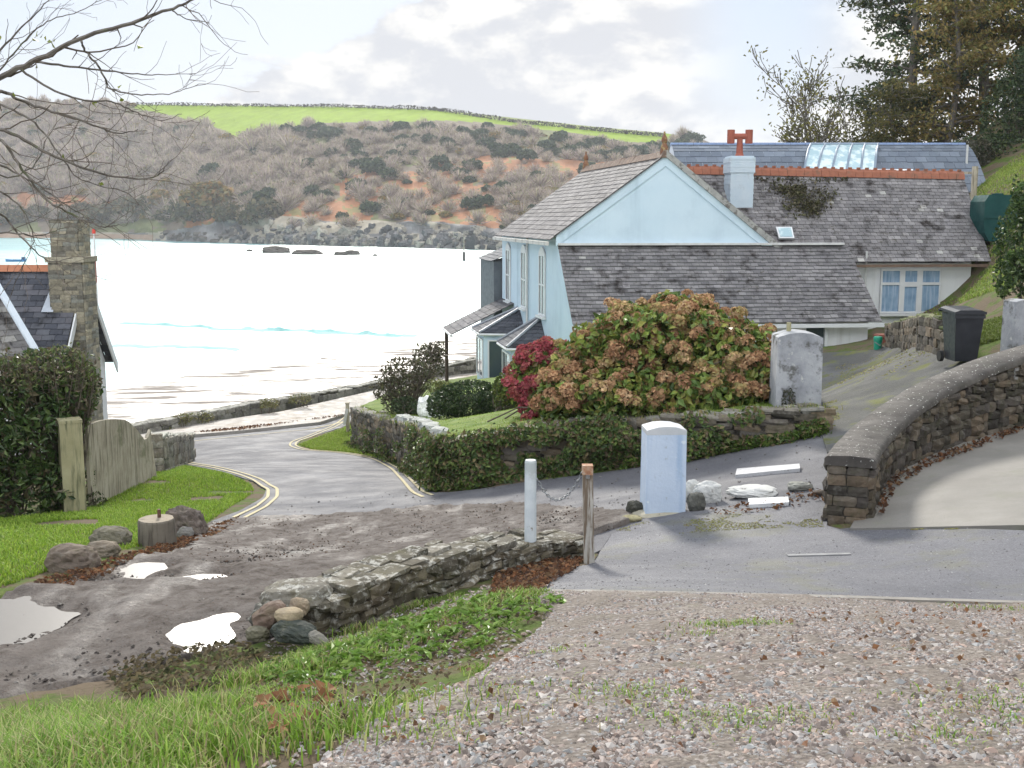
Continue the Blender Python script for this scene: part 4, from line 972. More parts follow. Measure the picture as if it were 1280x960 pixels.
# chimney: lower stack, shoulder, upper shaft - built of stones
cc = np.array([-11.97, 30.6]); mb = MB()
def stack(mb, w, dpt, z0, z1, rng=R):
    z = z0
    while z < z1 - .02:
        h = rng.uniform(.07, .15); h = min(h, z1 - z)
        for (ax_, L_, off) in ((0, w, -dpt / 2), (0, w, dpt / 2), (1, dpt, -w / 2), (1, dpt, w / 2)):
            u = -L_ / 2
            while u < L_ / 2 - .02:
                l = min(rng.uniform(.14, .42), L_ / 2 - u); c = cc + (np.array([u + l / 2, off * .96]) if ax_ == 0 else np.array([off * .96, u + l / 2])); lit_face = ax_ == 1 and off > 0  # whole right face gets paler stone colours to look sunlit
                col = np.array([(.2, .185, .15), (.25, .225, .175), (.155, .145, .125), (.29, .26, .2), (.2, .2, .18)][rng.integers(5)]) * rng.uniform(.8, 1.25) * (1.3 if lit_face else 1)
                stone(mb, [*c, z + h / 2], (l * 1.02, .12, h * 1.04) if ax_ == 0 else (.12, l * 1.02, h * 1.04), 0, .2, .05, col, 0, rng); u += l
        z += h
    mb.box([*cc, (z0 + z1) / 2], (w - .06, dpt - .06, z1 - z0), 0, (.1, .095, .085))
zs = P(90, 327, 30.2)[2]; zc = P(90, 276, 30.2)[2]
stack(mb, .88, .86, zs - 6, zs); stack(mb, .72, .72, zs + .1, zc); mb.box([*cc, zs + .05], (1.04, 1.02, .14), 0, (.36, .33, .26)); mb.box([*cc, zc - .02], (.8, .8, .09), 0, (.12, .115, .1))
mb.box([*cc, zc - .15], (.78, .78, .1), 0, (.2, .19, .16))
mb.build('chimney', stonemat('chimney_stone', (.42, .39, .3), .3, (.12, .11, .06), .2), K)
mb = MB(); p = np.array([xg - .9, 30.2, rz_ - 1.3]); a_ = rg - fe; a_ /= np.linalg.norm(a_); nr_ = np.array([0, -a_[2], a_[1]])
q = [atx(fe + (rg - fe) * s, x) + nr_ * .05 for s, x in ((.52, xg - .62), (.52, xg - .3), (.74, xg - .3), (.74, xg - .52))]; mb.hexa(q + [k + nr_ * .015 for k in q]); mb.build('lead_flashing', pm('pale_lead', [(.34, .38, .44), (.46, .5, .55)], 4, .45), K)
# gabled front wing with white verge
g0, g1 = P(-6, 362, 28.6), P(44, 446, 28.3); mb = MB(); dv = np.array([-7., -1.5, 0]); lw = np.array([0, -.06, 0])
g1b = g1.copy(); low = g1 + np.array([-8., -2.4, -1.2]); hi = g0 + np.array([-8., -2.4, 0])
slates(mb, low, g1, g0, hi, 12, .36, cols=[(.2, .195, .19), (.24, .23, .22), (.16, .155, .15)], lichen=.2); mb.build('wing_roof', m_slate_l, K)
mb = MB(); w_ = np.array([.13, 0, .05]); mb.hexa([g1, g1 + w_, g0 + w_, g0, g1 + Zv * .12, g1 + w_ + Zv * .12, g0 + w_ + Zv * .12, g0 + Zv * .12]); mb.build('verge', pm('blue_white_paint', [(.6, .68, .76), (.7, .76, .82)], 4, .6), K)
mb = MB(); ml = P(117.5, 295, 36); mz = np.linspace(CZ - 9, P(117, 292, 36)[2], 12)
mb2 = thing('marker_mast', 'thin red and white banded mast standing just beyond the stone chimney', 'mast', [ml[0], ml[1], CZ - 9])
for k in range(11): mb.tube([[ml[0], ml[1], mz[k]], [ml[0], ml[1], mz[k + 1]]], .025, 6, (.45, .2, .17) if k % 2 else (.75, .75, .74))
mb.build('pole', pm('banded_paint', [(1, 1, 1)], 5, .5, None, attr=True), mb2)
mb = MB(); mb.lathe([(0, 0), (.055, 0), (.055, .1), (.035, .15), (0, .15)], [ml[0], ml[1], mz[-1]], 10, (.7, .09, .06)); mb.build('beacon', pm('red_paint', [(.6, .07, .05)], 5, .5, None), mb2)
# ------------------------------------------------------------------ beach and sea
X, Y = np.meshgrid(np.concatenate([np.arange(-260, -90, 8.), np.arange(-90, 70, 1.2)]), np.arange(30, 190, 1.2), indexing='ij'); sdm = sea_dist(X, Y)
Z = .62 - sdm * .85 / 55 + .10 * (fbm(xy3(X * .05, Y * .16, 2), 4) - .5) + .035 * (fbm(xy3(X * .5, Y * 1.4, 5), 3) - .5)
Z = np.where(sdm < 0, -.4, Z); Z = np.where(sdm > 110, -1.5, Z)
mb = MB(); nx, ny = X.shape; i, j = np.meshgrid(np.arange(nx - 1), np.arange(ny - 1), indexing='ij'); a = i * ny + j
mb.add(np.stack([X, Y, Z], -1).reshape(-1, 3), np.stack([a, a + ny, a + ny + 1, a + 1], -1).reshape(-1, 4))
m_sand, t, b = newmat('wet_sand'); pos = t.n('ShaderNodeNewGeometry').outputs['Position']
mp = t.n('ShaderNodeMapping', Vector=pos, Scale=(.12, .42, 1.), Rotation=(0, 0, .12)).outputs[0]
n_ = t.noise(mp, 1.4, 7, .65)
t.nt.links.new(t.mix(t.rng(n_, .42, .62), (.36, .33, .3), (.2, .175, .155)), b.inputs['Base Color'])
t.nt.links.new(t.rng(n_, .46, .58, .45, .9), b.inputs['Roughness']); t.nt.links.new(t.rng(n_, .46, .58, 1., .1), b.inputs['Specular IOR Level'])
t.nt.links.new(t.n('ShaderNodeBump', Strength=.5, Distance=.06, Height=t.noise(mp, 5., 6, .65)).outputs[0], b.inputs['Normal'])
tag(mb.build('beach', m_sand, smooth=True, origin=(0, 0, 0)), kind='structure')

m_sea, t, b = newmat('sea_water'); pos = t.n('ShaderNodeNewGeometry').outputs['Position']
xyz = t.n('ShaderNodeSeparateXYZ', Vector=pos).outputs
mp = t.n('ShaderNodeMapping', Vector=pos, Scale=(.10, .3, 1.), Rotation=(0, 0, .06)).outputs[0]
t.nt.links.new(t.mix(t.rng(t.noise(mp, .35, 5), .4, .65), (.12, .34, .36), (.22, .44, .45)), b.inputs['Base Color'])
b.inputs['Specular IOR Level'].default_value = .7
t.nt.links.new(t.rng(t.math('ADD', xyz[1], t.math('MULTIPLY', t.noise(mp, .3, 4), 60.)), 440, 560, .5, .3), b.inputs['Roughness'])
t.nt.links.new(t.n('ShaderNodeBump', Strength=.55, Distance=.35, Height=t.noise(mp, 3.2, 6, .6)).outputs[0], b.inputs['Normal'])
mb = MB(); mb.quad([-1900, 30, 0], [1900, 30, 0], [1900, 1900, 0], [-1900, 1900, 0])
tag(mb.build('sea', m_sea, origin=(0, 0, 0)), kind='structure')
# small breakers running in
m_wave = pm('breaking_wave', [(.22, .46, .44), (.42, .62, .6)], .5, .9, None, spec=.1)
m_foam = pm('sea_foam', [(.75, .77, .77), (.85, .86, .86)], 1.5, .8, None)
def seap(px, py): 
    q = P(px, py, 100.); d = q - np.array([0, 0, CZ]); return np.array([0, 0, CZ]) + d * (CZ / -d[2])
def breaker(p0, p1, amp, wid, seed):
    a_, b_ = seap(*p0), seap(*p1); n = 60; mb = MB(); s = np.linspace(0, 1, n); q = a_ + (b_ - a_) * s[:, None]; q[:, 1] += 2.2 * (fbm(xy3(s * 7, 0, seed), 3) - .5) * 2
    h = amp * np.clip(fbm(xy3(s * 9, 3, seed), 3) * 1.4 - .2, .12, .8) * np.sin(PI * s) ** .5 * (.75 + .5 * vnoise(xy3(s * 45, 1, seed))); pr = [(-wid, 0), (-wid * .45, .35), (-.12, .92), (0, 1), (wid * .8, .35), (wid * 2, 0)]
    V = np.array([[q[k] + np.array([0, y, .02 + z * h[k]]) for y, z in pr] for k in range(n)]); m = len(pr); i = np.arange(n - 1)[:, None] * m; j = np.arange(m - 1)[None]
    Fq = np.stack([i + j, i + m + j, i + m + j + 1, i + j + 1], -1); mi = np.where(np.tile(np.arange(m - 1), (n - 1, 1)) == 0, 0, 0)
    mb.add(V.reshape(-1, 3), Fq.reshape(-1, 4)); 
    o = mb.build('wave', m_wave, smooth=True); tag(o, kind='structure')
breaker((150, 404), (330, 415), .5, .8, 1); breaker((300, 411), (420, 417), .5, .9, 2); breaker((385, 414), (520, 421), .6, 1., 3); breaker((140, 432), (300, 437), .1, .7, 6)

# ------------------------------------------------------------------ far side of the bay
shore_px = np.array([-500, -100, 60, 150, 200, 300, 420, 500, 560, 630, 760, 900, 1010, 1080]); shore_row = np.array([297, 297, 297.5, 298.5, 301, 304, 307.5, 309, 311, 313, 316, 317, 316, 314])
crest_px = np.array([-500, -100, 0, 130, 420, 540, 640, 740, 830, 880, 905, 960, 1010, 1060, 1080]); crest_row = np.array([120, 124, 127, 130, 133, 136.5, 147, 158, 166, 175, 186, 214, 255, 292, 310])
fl_px = np.array([165, 180, 230, 270, 292, 310, 335, 400, 470, 540, 600, 640, 700, 750, 790, 825, 840]); fl_row = np.array([134, 139, 148, 160, 172, 171, 163, 155, 153, 152, 154, 158, 164, 172, 178, 178, 170])
GK_S = np.array([0, .015, .05, .09, .3, .6, 1.]); GK = np.array([0, .06, .17, .21, .45, .72, 1.])
GKL = np.array([0, .01, .04, .08, .3, .6, 1.]); 
def hill(px, s, lump=True):
    px = np.asarray(px, float); s = np.asarray(s, float); r0 = np.interp(px, shore_px, shore_row); r1 = np.interp(px, crest_px, crest_row)
    Ys = CZ / np.tan(TH - np.arctan((480 - r0) / F)); Yd = Ys + 380 * s
    rise = np.interp(px, [120, 200, 330, 420], [.45, .7, 1., 1.]); g = np.interp(s, GK_S, GK); g2 = np.interp(s, [0, .02, .1, .4, 1], [0, .02, .12, .5, 1]); g = g * rise + g2 * (1 - rise)
    row = r0 + (r1 - r0) * g
    q = Pn(px, row, Yd)
    if lump:
        k = np.clip(s * 12, 0, 1) * np.clip((1 - s) * 6, .05, 1); q[..., 2] += k * 5. * (fbm(np.stack([q[..., 0] * .022, q[..., 1] * .022, s * 0], -1), 4) - .5)
        cl = np.clip(1 - np.abs(s - .045) / .05, 0, 1) * rise; q[..., 1] += cl * 26 * (fbm(np.stack([q[..., 0] * .09, q[..., 2] * .13, s * 0 + 3], -1), 5) - .5); q[..., 2] += cl * 4 * (fbm(np.stack([q[..., 0] * .12, s * 60, s * 0 + 7], -1), 4) - .5)
    return q, row
pxs = np.arange(-500, 1081, 3.2); ss_ = np.concatenate([np.linspace(-.02, .1, 40), np.linspace(.105, 1, 90)])
PX, SS = np.meshgrid(pxs, ss_, indexing='ij'); Q, ROW = hill(PX, np.maximum(SS, 0)); Q[..., 2] = np.where(SS < 0, -1.5, Q[..., 2])
def regions(px, row, s):
    """colour of the far hillside: field, bracken, rock, scrub"""
    n1 = fbm(xy3(px * .035, row * .06, 1), 5); n2 = fbm(xy3(px * .012, row * .03, 4), 4); n3 = fbm(xy3(px * .11, row * .16, 9), 3)
    c = np.array([.2, .165, .125]) * (.7 + .6 * n3)[..., None]; g = np.array([.18, .19, .09])  # scrub colour darkened so gaps between the bushes look shadowed
    c = np.where((n1 > .53)[..., None], g * (.7 + .6 * n3)[..., None], c)
    wob = (n1 - .5) * 26
    br = ((px > 370) & (row + wob > np.interp(px, [370, 430, 480, 560, 640, 700], [262, 232, 196, 196, 190, 200])) & (row < 292) & (n2 < .57)) | ((px > 230) & (px < 380) & (row + wob > 268) & (row < 286)) | ((px < 180) & (row + wob > 236) & (row + wob < 276) & (n2 < .52))
    c = np.where(br[..., None], np.array([.36, .17, .085]) * (.4 + 1.2 * n3)[..., None], c)
    c = np.where(((n3 > .62) & br)[..., None], np.array([.25, .21, .09]), c)
    rise = np.interp(px, [150, 260, 330], [0., .7, 1.])
    rk = (s < (.065 + .03 * (n1 - .5)) * rise) | ((s < .02))
    rc = np.array([.2, .195, .19]) * (.2 + 1.6 * n3)[..., None]; rc = np.where((n1 > .54)[..., None], np.array([.36, .32, .25]) * (.6 + .8 * n3)[..., None], rc)
    c = np.where(rk[..., None], rc, c)
    sand = (s < .012) & (px < 190); c = np.where(sand[..., None], np.array([.36, .26, .19]), c)
    f = np.interp(px, fl_px, fl_row) + (n1 - .5) * 5; cr = np.interp(px, crest_px, crest_row)
    fd = (row < f) & (px > 168) & (px < 838); c = np.where(fd[..., None], np.array([.235, .34, .02]) * (.93 + .14 * n1)[..., None], c)
    fd2 = (px > 540) & (px < 830) & (row < cr + np.interp(px, [540, 640, 830], [.5, 4.5, 3.])); c = np.where(fd2[..., None], np.array([.22, .26, .09]), c)
    c = np.where(((px >= 838) & (row < 300) & ~br)[..., None], c * .9, c)
    return c, fd | fd2, br, rk
COLR, FD, BR, RK = regions(PX, ROW, SS)
mb = MB(); nx, ny = PX.shape; i, j = np.meshgrid(np.arange(nx - 1), np.arange(ny - 1), indexing='ij'); a = i * ny + j
mb.add(Q.reshape(-1, 3), np.stack([a, a + ny, a + ny + 1, a + 1], -1).reshape(-1, 4), COLR[:-1, :-1].reshape(-1, 3))
bk = Q[:, -1]; B2 = bk + np.array([0, 500, -8.]); n = len(bk); i = np.arange(n - 1); mb.add(np.vstack([bk, B2]), np.stack([i, i + 1, i + 1 + n, i + n], -1), (.14, .2, .05))
m_hill = pm('hillside', [(.8, .8, .8), (1.1, 1.1, 1.1)], .12, .95, (.5, .6, 1.2), attr=True, spec=.1)
tag(mb.build('far_hill', m_hill, smooth=True, origin=(0, 0, 0)), kind='structure')

# ---- bare winter bushes, evergreens and the wood
m_far = leafmat('far_twigs_and_leaves', (1, 1, 1), .9, .25, .1)
def bare_bush(seed, n=150, tall=1.):
    g = np.random.default_rng(seed); mb = MB()
    d = g.normal(0, 1, (n, 3)); d[:, 2] = np.abs(d[:, 2]) * 1.1 * tall + .15; d /= np.linalg.norm(d, axis=1)[:, None]
    off = g.uniform(0, 60, 3); L = .75 + .5 * fbm(d * 2 + off, 3); tip = d * L[:, None] * np.array([1.05, 1.05, 1.15]); st = tip * g.uniform(.12, .6, (n, 1)) * np.array([.7, .7, 1]); st[:, 2] *= .9
    sd_ = np.cross(d, g.normal(0, 1, (n, 3))); sd_ /= np.linalg.norm(sd_, axis=1)[:, None]; w = g.uniform(.02, .05, (n, 1))
    V = np.stack([st - sd_ * w, st + sd_ * w, tip + sd_ * w * .3 + g.normal(0, .06, (n, 3))], 1).reshape(-1, 3); c = pick([(.45, .37, .32), (.55, .47, .40), (.34, .27, .24), (.46, .42, .26), (.42, .33, .33)], n, g)
    mb.add(V, np.arange(3 * n).reshape(-1, 3), c)
    p, dd, r = blob_pts((0, 0, .42), (.8, .8, .55), 70, g, .3); leaves(mb, p, .2, pick([(.34, .28, .22), (.26, .25, .16), (.38, .31, .25)], len(p), g), dd, .3, g)
    return mb
def ever_bush(seed, cols, n=380, fl=(1, 1, .85)):
    g = np.random.default_rng(seed); mb = MB(); p, d, r = blob_pts((0, 0, .5), (np.array([.95, .95, .62]) * fl), n, g, .45, 1.9, .75, -.6); leaves(mb, p, .28, pick(cols, len(p), g), d, .45, g, .8); return mb
BARE = [bare_bush(100 + k, 150, 1 + .25 * (k % 3)) for k in range(8)]
DG = [(.055, .085, .05), (.08, .11, .06), (.045, .07, .05), (.1, .12, .065)]
EVER = [ever_bush(200 + k, DG) for k in range(4)]
AUT = [ever_bush(300 + k, [(.30, .22, .07), (.24, .2, .08), (.36, .23, .08), (.2, .19, .08)], 420) for k in range(2)]
def s_for(px, row):
    s = np.linspace(0, 1, 400); _, r = hill(np.full(400, px), s, False); k = np.argmin(np.abs(r - row)); return s[k]
def hp(px, row): q, _ = hill(np.array([px]), np.array([s_for(px, row)])); return q[0]
g = np.random.default_rng(11)
wood = MB()
cand = 0
CP, CS = g.uniform(-330, 870, 9000), g.uniform(.05, 1., 9000); CQ, CR = hill(CP, CS); _, CF, CB, CK = regions(CP, CR, CS)
for px, s, q, row, fd_, br_, rk_ in zip(CP, CS, CQ[:, None], CR, CF, CB, CK):
    if fd_ or rk_ or (br_ and g.uniform() < .8): continue
    if px > 168 and px < 838 and row < np.interp(px, fl_px, fl_row) + 4: continue
    left = px < 370; 
    if not left and g.uniform() < .12: continue
    sz = (g.uniform(5.5, 10.5) if left else g.uniform(2.6, 7.)) * (1 if row > 160 else .8) * (1.35 if g.uniform() < .15 else 1)
    r_ = g.uniform(); src = BARE[g.integers(8)] if r_ < (.86 if left else .74) else (EVER[g.integers(4)] if r_ < .93 else AUT[g.integers(2)])
    wood.merge(src, q[0] - np.array([0, 0, .6]), g.uniform(0, 6.3), sz * (1 if r_ < .87 else .6)); cand += 1
    if cand > 3000: break
tag(wood.build('hillside_wood', m_far, origin=(0, 0, 0)), 'brown leafless wood and scrub covering the hillside across the bay', 'wood', kind='stuff')

def proto(name, mb, label, cat, group, scale, pos, rz=0.):
    o = mb.build(name, m_far, local=True); o.location = pos; o.scale = (scale,) * 3; o.rotation_euler.z = rz; return tag(o, label, cat, group)
# hedges on the skyline and between the two fields
def far_hedge(pts, name, label, wd, ht, n, cols):
    mb = MB(); q = np.array([hp(*k) for k in pts]); s = g.uniform(0, len(q) - 1, n); p = np.stack([np.interp(s, np.arange(len(q)), q[:, k]) for k in range(3)], -1)
    hh = ht * (.5 + fbm(np.stack([p[:, 0] * .09, p[:, 1] * 0, s * 0], -1), 4)); p = p + np.stack([g.normal(0, wd, n), g.normal(0, wd, n), g.uniform(-.25, 1, n) * hh], -1); leaves(mb, p, 1.5, pick(cols, n, g), rng=g, aspect=.8); tag(mb.build(name, m_far), label, 'hedge')
HC = [(.06, .06, .04), (.085, .075, .055), (.045, .05, .03)]
far_hedge([(k, np.interp(k, crest_px, crest_row) + 1.2) for k in range(150, 560, 14)], 'field_hedge', 'dark hedge along the skyline above the bright green field', .8, 2.6, 2200, HC)
far_hedge([(k, np.interp(k, crest_px, crest_row) + np.interp(k, [540, 640, 830], [1., 5.2, 4.5])) for k in range(540, 835, 10)], 'field_hedge', 'dark hedge bank slanting down between the two green fields', .8, 2.6, 1700, HC)
# single shrubs and trees that stand out
spots = [(335, 262, 13.5, 'E', 'round dark green evergreen tree above the shoreline rocks'), (262, 268, 25, 'A', 'large spreading autumn brown tree near the shore of the bay'), (205, 262, 15, 'A', 'smaller olive brown tree left of the large autumn tree'), (395, 166, 8, 'E', 'dark bush at the lower edge of the bright green field')]
for px, row, sz, k, lab in spots:
    src = ever_bush(int(px), DG if k == 'E' else [(.26, .19, .07), (.2, .17, .07), (.32, .2, .08), (.15, .15, .07)], 900, (1, 1, 1.05)); q = hp(px, row)
    mb = MB(); mb.merge(src, (0, 0, .1)); p, dd, r = blob_pts((.25, -.2, .35), (.6, .6, .4), 200, g, .4); leaves(mb, p, .16, pick(DG if k == 'E' else [(.24, .19, .08), (.3, .19, .08)], len(p), g), dd, .4, g)
    root = thing('far_tree', lab, 'tree', q); 
    tk = MB(); tk.tube([[0, 0, -1], [0, 0, sz * .3]], [.4, .25], 5, (.1, .08, .065)); o = tk.build('trunk', m_far, root, local=True)
    o = mb.build('crown', m_far, root, local=True); o.scale = (sz * .62,) * 3
sp = [(540, 212), (552, 207), (560, 215), (575, 220), (530, 218), (590, 214), (600, 255), (605, 260), (590, 262), (480, 222), (490, 226), (470, 215), (505, 190), (455, 200), (560, 182), (640, 192), (610, 186), (680, 190), (700, 196), (430, 225), (445, 240), (520, 176), (700, 178), (725, 186), (660, 205), (745, 184), (780, 190), (800, 194), (815, 186), (850, 186), (870, 190), (655, 172)]
first = {}
for px, row in sp:
    k = int(g.integers(4)); sz = g.uniform(4., 7.); q = hp(px + g.uniform(-3, 3), row)
    if k not in first: first[k] = proto('gorse_bush', EVER[k], 'dark green gorse bush dotted over the bracken slope across the bay', 'bush', 'gorse bushes on the far slope', sz, q, g.uniform(0, 6))
    else:
        o = first[k].copy(); C.objects.link(o); o.location = q; o.scale = (sz,) * 3; o.rotation_euler.z = g.uniform(0, 6)
fd_ = None
for px in range(-60, 345, 15):
    k = int(g.integers(4)); q = hp(px + g.uniform(-6, 6), np.interp(px, [-60, 180, 345], [282, 284, 286]) - g.uniform(0, 16)); sz = g.uniform(7, 12)
    if fd_ is None: fd_ = proto('shore_tree', ever_bush(77, [(.09, .1, .055), (.13, .12, .07), (.07, .085, .06), (.17, .14, .08)], 320, (1, 1, 1)), 'dark leafy tree in the shaded row just above the far waterline', 'tree', 'dark trees along the far waterline', sz, q)
    else: o = fd_.copy(); C.objects.link(o); o.location = q; o.scale = (sz,) * 3; o.rotation_euler.z = g.uniform(0, 6)
sp2 = [(g.uniform(350, 720), g.uniform(178, 285)) for _ in range(80)] + [(390, 240), (405, 245), (412, 232), (380, 225), (372, 250), (430, 190), (445, 185), (420, 180), (400, 190)]
firstb = {}
for px, row in sp2:
    k = int(g.integers(8)); sz = g.uniform(4.5, 8.); q = hp(px, row)
    if row < np.interp(px, fl_px, fl_row) + 14: continue
    if k not in firstb: firstb[k] = proto('bare_bush', BARE[k], 'grey leafless bush scattered over the bracken slope across the bay', 'bush', 'bare bushes on the far slope', sz, q)
    else:
        o = firstb[k].copy(); C.objects.link(o); o.location = q; o.scale = (sz,) * 3; o.rotation_euler.z = g.uniform(0, 6)
# lone wind-bent tree on the headland crest
q = hp(857, 172); root = thing('far_tree', 'lone wind-bent tree on the crest at the end of the headland', 'tree', q); mb = MB(); mb.tube([[0, 0, -1], [.5, 0, 1.5], [1.2, 0, 3.2]], [.3, .25, .15], 5, (.08, .07, .06)); mb.build('trunk', m_far, root, local=True)
mb = MB(); p, dd, r = blob_pts((2.2, 0, 3.8), (3.2, 2.2, 1.1), 160, g, .4); leaves(mb, p, .7, pick(DG, len(p), g), dd, .3, g); mb.build('crown', m_far, root, local=True)

# ---- rocks in the bay, cliff boulders
m_rock = stonemat('sea_rock', (.3, .29, .26), .3, (.06, .06, .04), .4, 1.2)
def searock(parts, label, cat='rock'):
    mb = MB()
    for px, py, w, h, sd_ in parts:
        q = seap(px, py); k = np.linalg.norm(q[:2]) / F; b_ = boulder(q + np.array([0, 0, h * k * .12]), (w * k, w * k * .7, h * k * 1.9), sd_, 3, .35)
        mb.add(np.vstack(b_.V), np.vstack(b_.F), np.array((.11, .095, .085)))
    return tag(mb.build('sea_rock', m_rock), label, cat)
searock([(345, 316, 38, 8, 1)], 'long jagged dark rock standing in the shallows off the far shore')
searock([(384, 318, 38, 6.5, 4)], 'low dark rock just right of the long jagged one in the bay')
searock([(426, 319, 18, 5, 6)], 'low flat rock further right in the bay'); searock([(441, 318.5, 19, 6, 7)], 'taller of the two close-set rocks further right in the bay')
searock([(312, 314.5, 9, 3, 8)], 'tiny rock awash left of the long jagged rock'); searock([(469, 320, 7, 2.5, 9)], 'tiny rock awash right of the other bay rocks')
mb = MB()
for k in range(420):
    px = g.uniform(280, 640); q, _ = hill(np.array([px]), np.array([g.uniform(0, .05) * g.uniform(.2, 1)])); w_ = g.uniform(2, 5.5) * (1.6 if g.uniform() < .12 else 1); bb = boulder(q[0], (w_, w_ * .8, w_ * g.uniform(.4, 1.2)), k, 2, .75, g.uniform(0, 6)); mb.add(np.vstack(bb.V), np.vstack(bb.F), np.array([(.14, .14, .145), (.26, .24, .21), (.36, .33, .28), (.08, .085, .09)][g.integers(4)]) * g.uniform(.7, 1.3))
for k in range(60):
    px = g.uniform(200, 310); q, _ = hill(np.array([px]), np.array([g.uniform(0, .02)])); w_ = g.uniform(2, 6); bb = boulder(q[0], (w_, w_ * .8, w_ * .6), k + 500, 2, .4); mb.add(np.vstack(bb.V), np.vstack(bb.F), np.array((.13, .12, .11)) * g.uniform(.6, 1.5))
tag(mb.build('shore_rocks', m_rock, origin=(0, 0, 0)), 'broken rocks and low cliffs along the far waterline', 'rocks', kind='stuff')
# navigation pole and moored boat
q = seap(580, 326); root = thing('navigation_pole', 'thin upright marker pole standing in the bay left of the house', 'pole', q); k = q[1] / F
mb = MB(); mb.tube([q - Zv * 2, q + Zv * 11 * k], [.45, .4], 8); mb.build('base', pm('tarred_wood', [(.06, .05, .045)], 2, .8), root)
mb = MB(); mb.tube([q + Zv * 11 * k, q + Zv * 36 * k], [.2, .14], 6); mb.build('mast', pm('weathered_pole', [(.3, .26, .2)], 2, .8), root)
q = seap(20, 327); k = q[1] / F; root = thing('moored_boat', 'small blue boat moored in the bay beyond the cottage ridge', 'boat', q)
mb = MB(); n = 13; s = np.linspace(-1, 1, n); L = 13 * k; wd = 3.2 * k * (1 - np.abs(s) ** 2.6) * (1 - .12 * s) + .02; sh = 2.6 * k * (1 + .35 * s ** 2)
V = np.array([[[q[0] + L * s[i], q[1] + y * wd[i], z] for y, z in ((-1, sh[i]), (-.8, .3 * k), (0, -.4), (.8, .3 * k), (1, sh[i]))] for i in range(n)]); i = np.arange(n - 1)[:, None] * 5; j = np.arange(5)[None]; j2 = (j + 1) % 5
mb.add(V.reshape(-1, 3), np.stack([i + j, i + j2, i + 5 + j2, i + 5 + j], -1).reshape(-1, 4)); mb.build('hull', pm('blue_hull', [(.03, .16, .36), (.05, .22, .44)], 2, .4), root)
mb = MB(); mb.box(q + np.array([9.5 * k, 0, 4.2 * k]), (4 * k, 3 * k, 3. * k)); mb.build('engine', pm('boat_engine', [(.05, .1, .2)], 2, .4), root)
mb = MB(); mb.box(q + np.array([-1 * k, 0, 2.7 * k]), (3 * k, 4 * k, .5 * k)); mb.build('seat', pm('boat_seat', [(.4, .4, .38)], 2, .6), root)
# ------------------------------------------------------------------ plants
m_leaf = leafmat('leaf', (1, 1, 1), .45, .22, .4)
m_dry = leafmat('dry_leaf', (1, 1, 1), .8, .4, .2)
m_petal = leafmat('petal', (1, 1, 1), .8, .3, .15)
m_grass = leafmat('grass_blade', (1, 1, 1), .6, .35, .25)
m_bark = pm('bark', [(.07, .06, .052), (.12, .105, .09), (.16, .145, .125)], 9., .9, (30., .6, .02), blot=[(4., (.09, .1, .05), .55, .68)])
m_stem = pm('twig_bark', [(.09, .07, .055), (.15, .125, .1)], 9., .9, None)
g = np.random.default_rng(21)

# ---- hydrangeas
def head_mb(seed, cols, rad=.125, n=96):
    r = np.random.default_rng(seed); mb = MB(); d = r.normal(0, 1, (n, 3)); d[:, 2] = np.abs(d[:, 2]) * 1.2 - .35; d /= np.linalg.norm(d, axis=1)[:, None]
    p = d * rad * np.array([1, 1, .8]) * r.uniform(.85, 1.05, (n, 1)); leaves(mb, p, .066, pick(cols, n, r, .3), d, .6, r, .95); return mb
def hydrangea(label, lumps, leafcols, headcols, nleaf, nhead, base, name='hydrangea'):
    root = thing(name, label, 'shrub', base); L = MB(); heads = []
    tot = sum(l[1][0] * l[1][2] for l in lumps)
    for c, rad in lumps:
        k = int(nleaf * rad[0] * rad[2] / tot); p, d, r = blob_pts(c, rad, k, g, .42, 2.4, .8, -.75); leaves(L, p, .145, pick(leafcols, len(p), g, .3), d, .5, g, .62)
        k = int(nhead * rad[0] * rad[2] / tot); q, d2, r2 = blob_pts(c, np.asarray(rad) * 1.03, k * 3, g, .36, 2.4, 1., -.35); ok = (d2[:, 1] < .35) | (d2[:, 2] > .2); heads += list(q[ok][:k])
    L.build('leaves', m_leaf, root)
    st = MB()
    for _ in range(min(60, nleaf // 300)):
        c, rad = lumps[g.integers(len(lumps))]; a = g.uniform(0, 6.3); b0 = np.asarray(base) + np.array([g.normal(0, .5), g.normal(0, .4), -.05]); e = np.asarray(c) + np.array([math.cos(a) * rad[0], math.sin(a) * rad[1], g.uniform(-.2, .8) * rad[2]]) * .85
        m_ = (b0 + e) / 2 + np.array([0, 0, .15]); st.tube([b0, m_, e], [.016, .012, .006], 4, cap=False)
    st.build('stems', m_stem, root)
    H_ = np.array(heads); H_ = H_[g.permutation(len(H_))]; H_ = H_[np.argsort(H_[:, 1] - .6 * H_[:, 2])]
    pr = [head_mb(900 + k + int(abs(base[0] * 10)), [headcols[(k + j) % len(headcols)] for j in range(3)]) for k in range(7)]
    meshes = []
    for k in range(7):
        if not meshes or k < 7:
            o = pr[k].build('flower_head', m_petal, root, local=True); meshes.append(o.data); o.location = H_[k] - WL[root.name]; o.rotation_euler = (g.normal(0, .4), g.normal(0, .4), g.uniform(0, 6)); o.scale = (g.uniform(.6, 1.35),) * 3
    for k in range(7, min(98, len(H_))):
        o = bpy.data.objects.new('flower_head', meshes[k % 7]); C.objects.link(o); o.parent = root; o.location = H_[k] - WL[root.name]; o.rotation_euler = (g.normal(0, .4), g.normal(0, .4), g.uniform(0, 6)); o.scale = (g.uniform(.8, 1.25),) * 3
    if len(H_) > 98:
        mb = MB()
        for q in H_[98:]: mb.merge(pr[g.integers(7)], q, g.uniform(0, 6), g.uniform(.75, 1.25))
        o = mb.build('flower_heads', m_petal, root); o['kind'] = 'stuff'
    return root
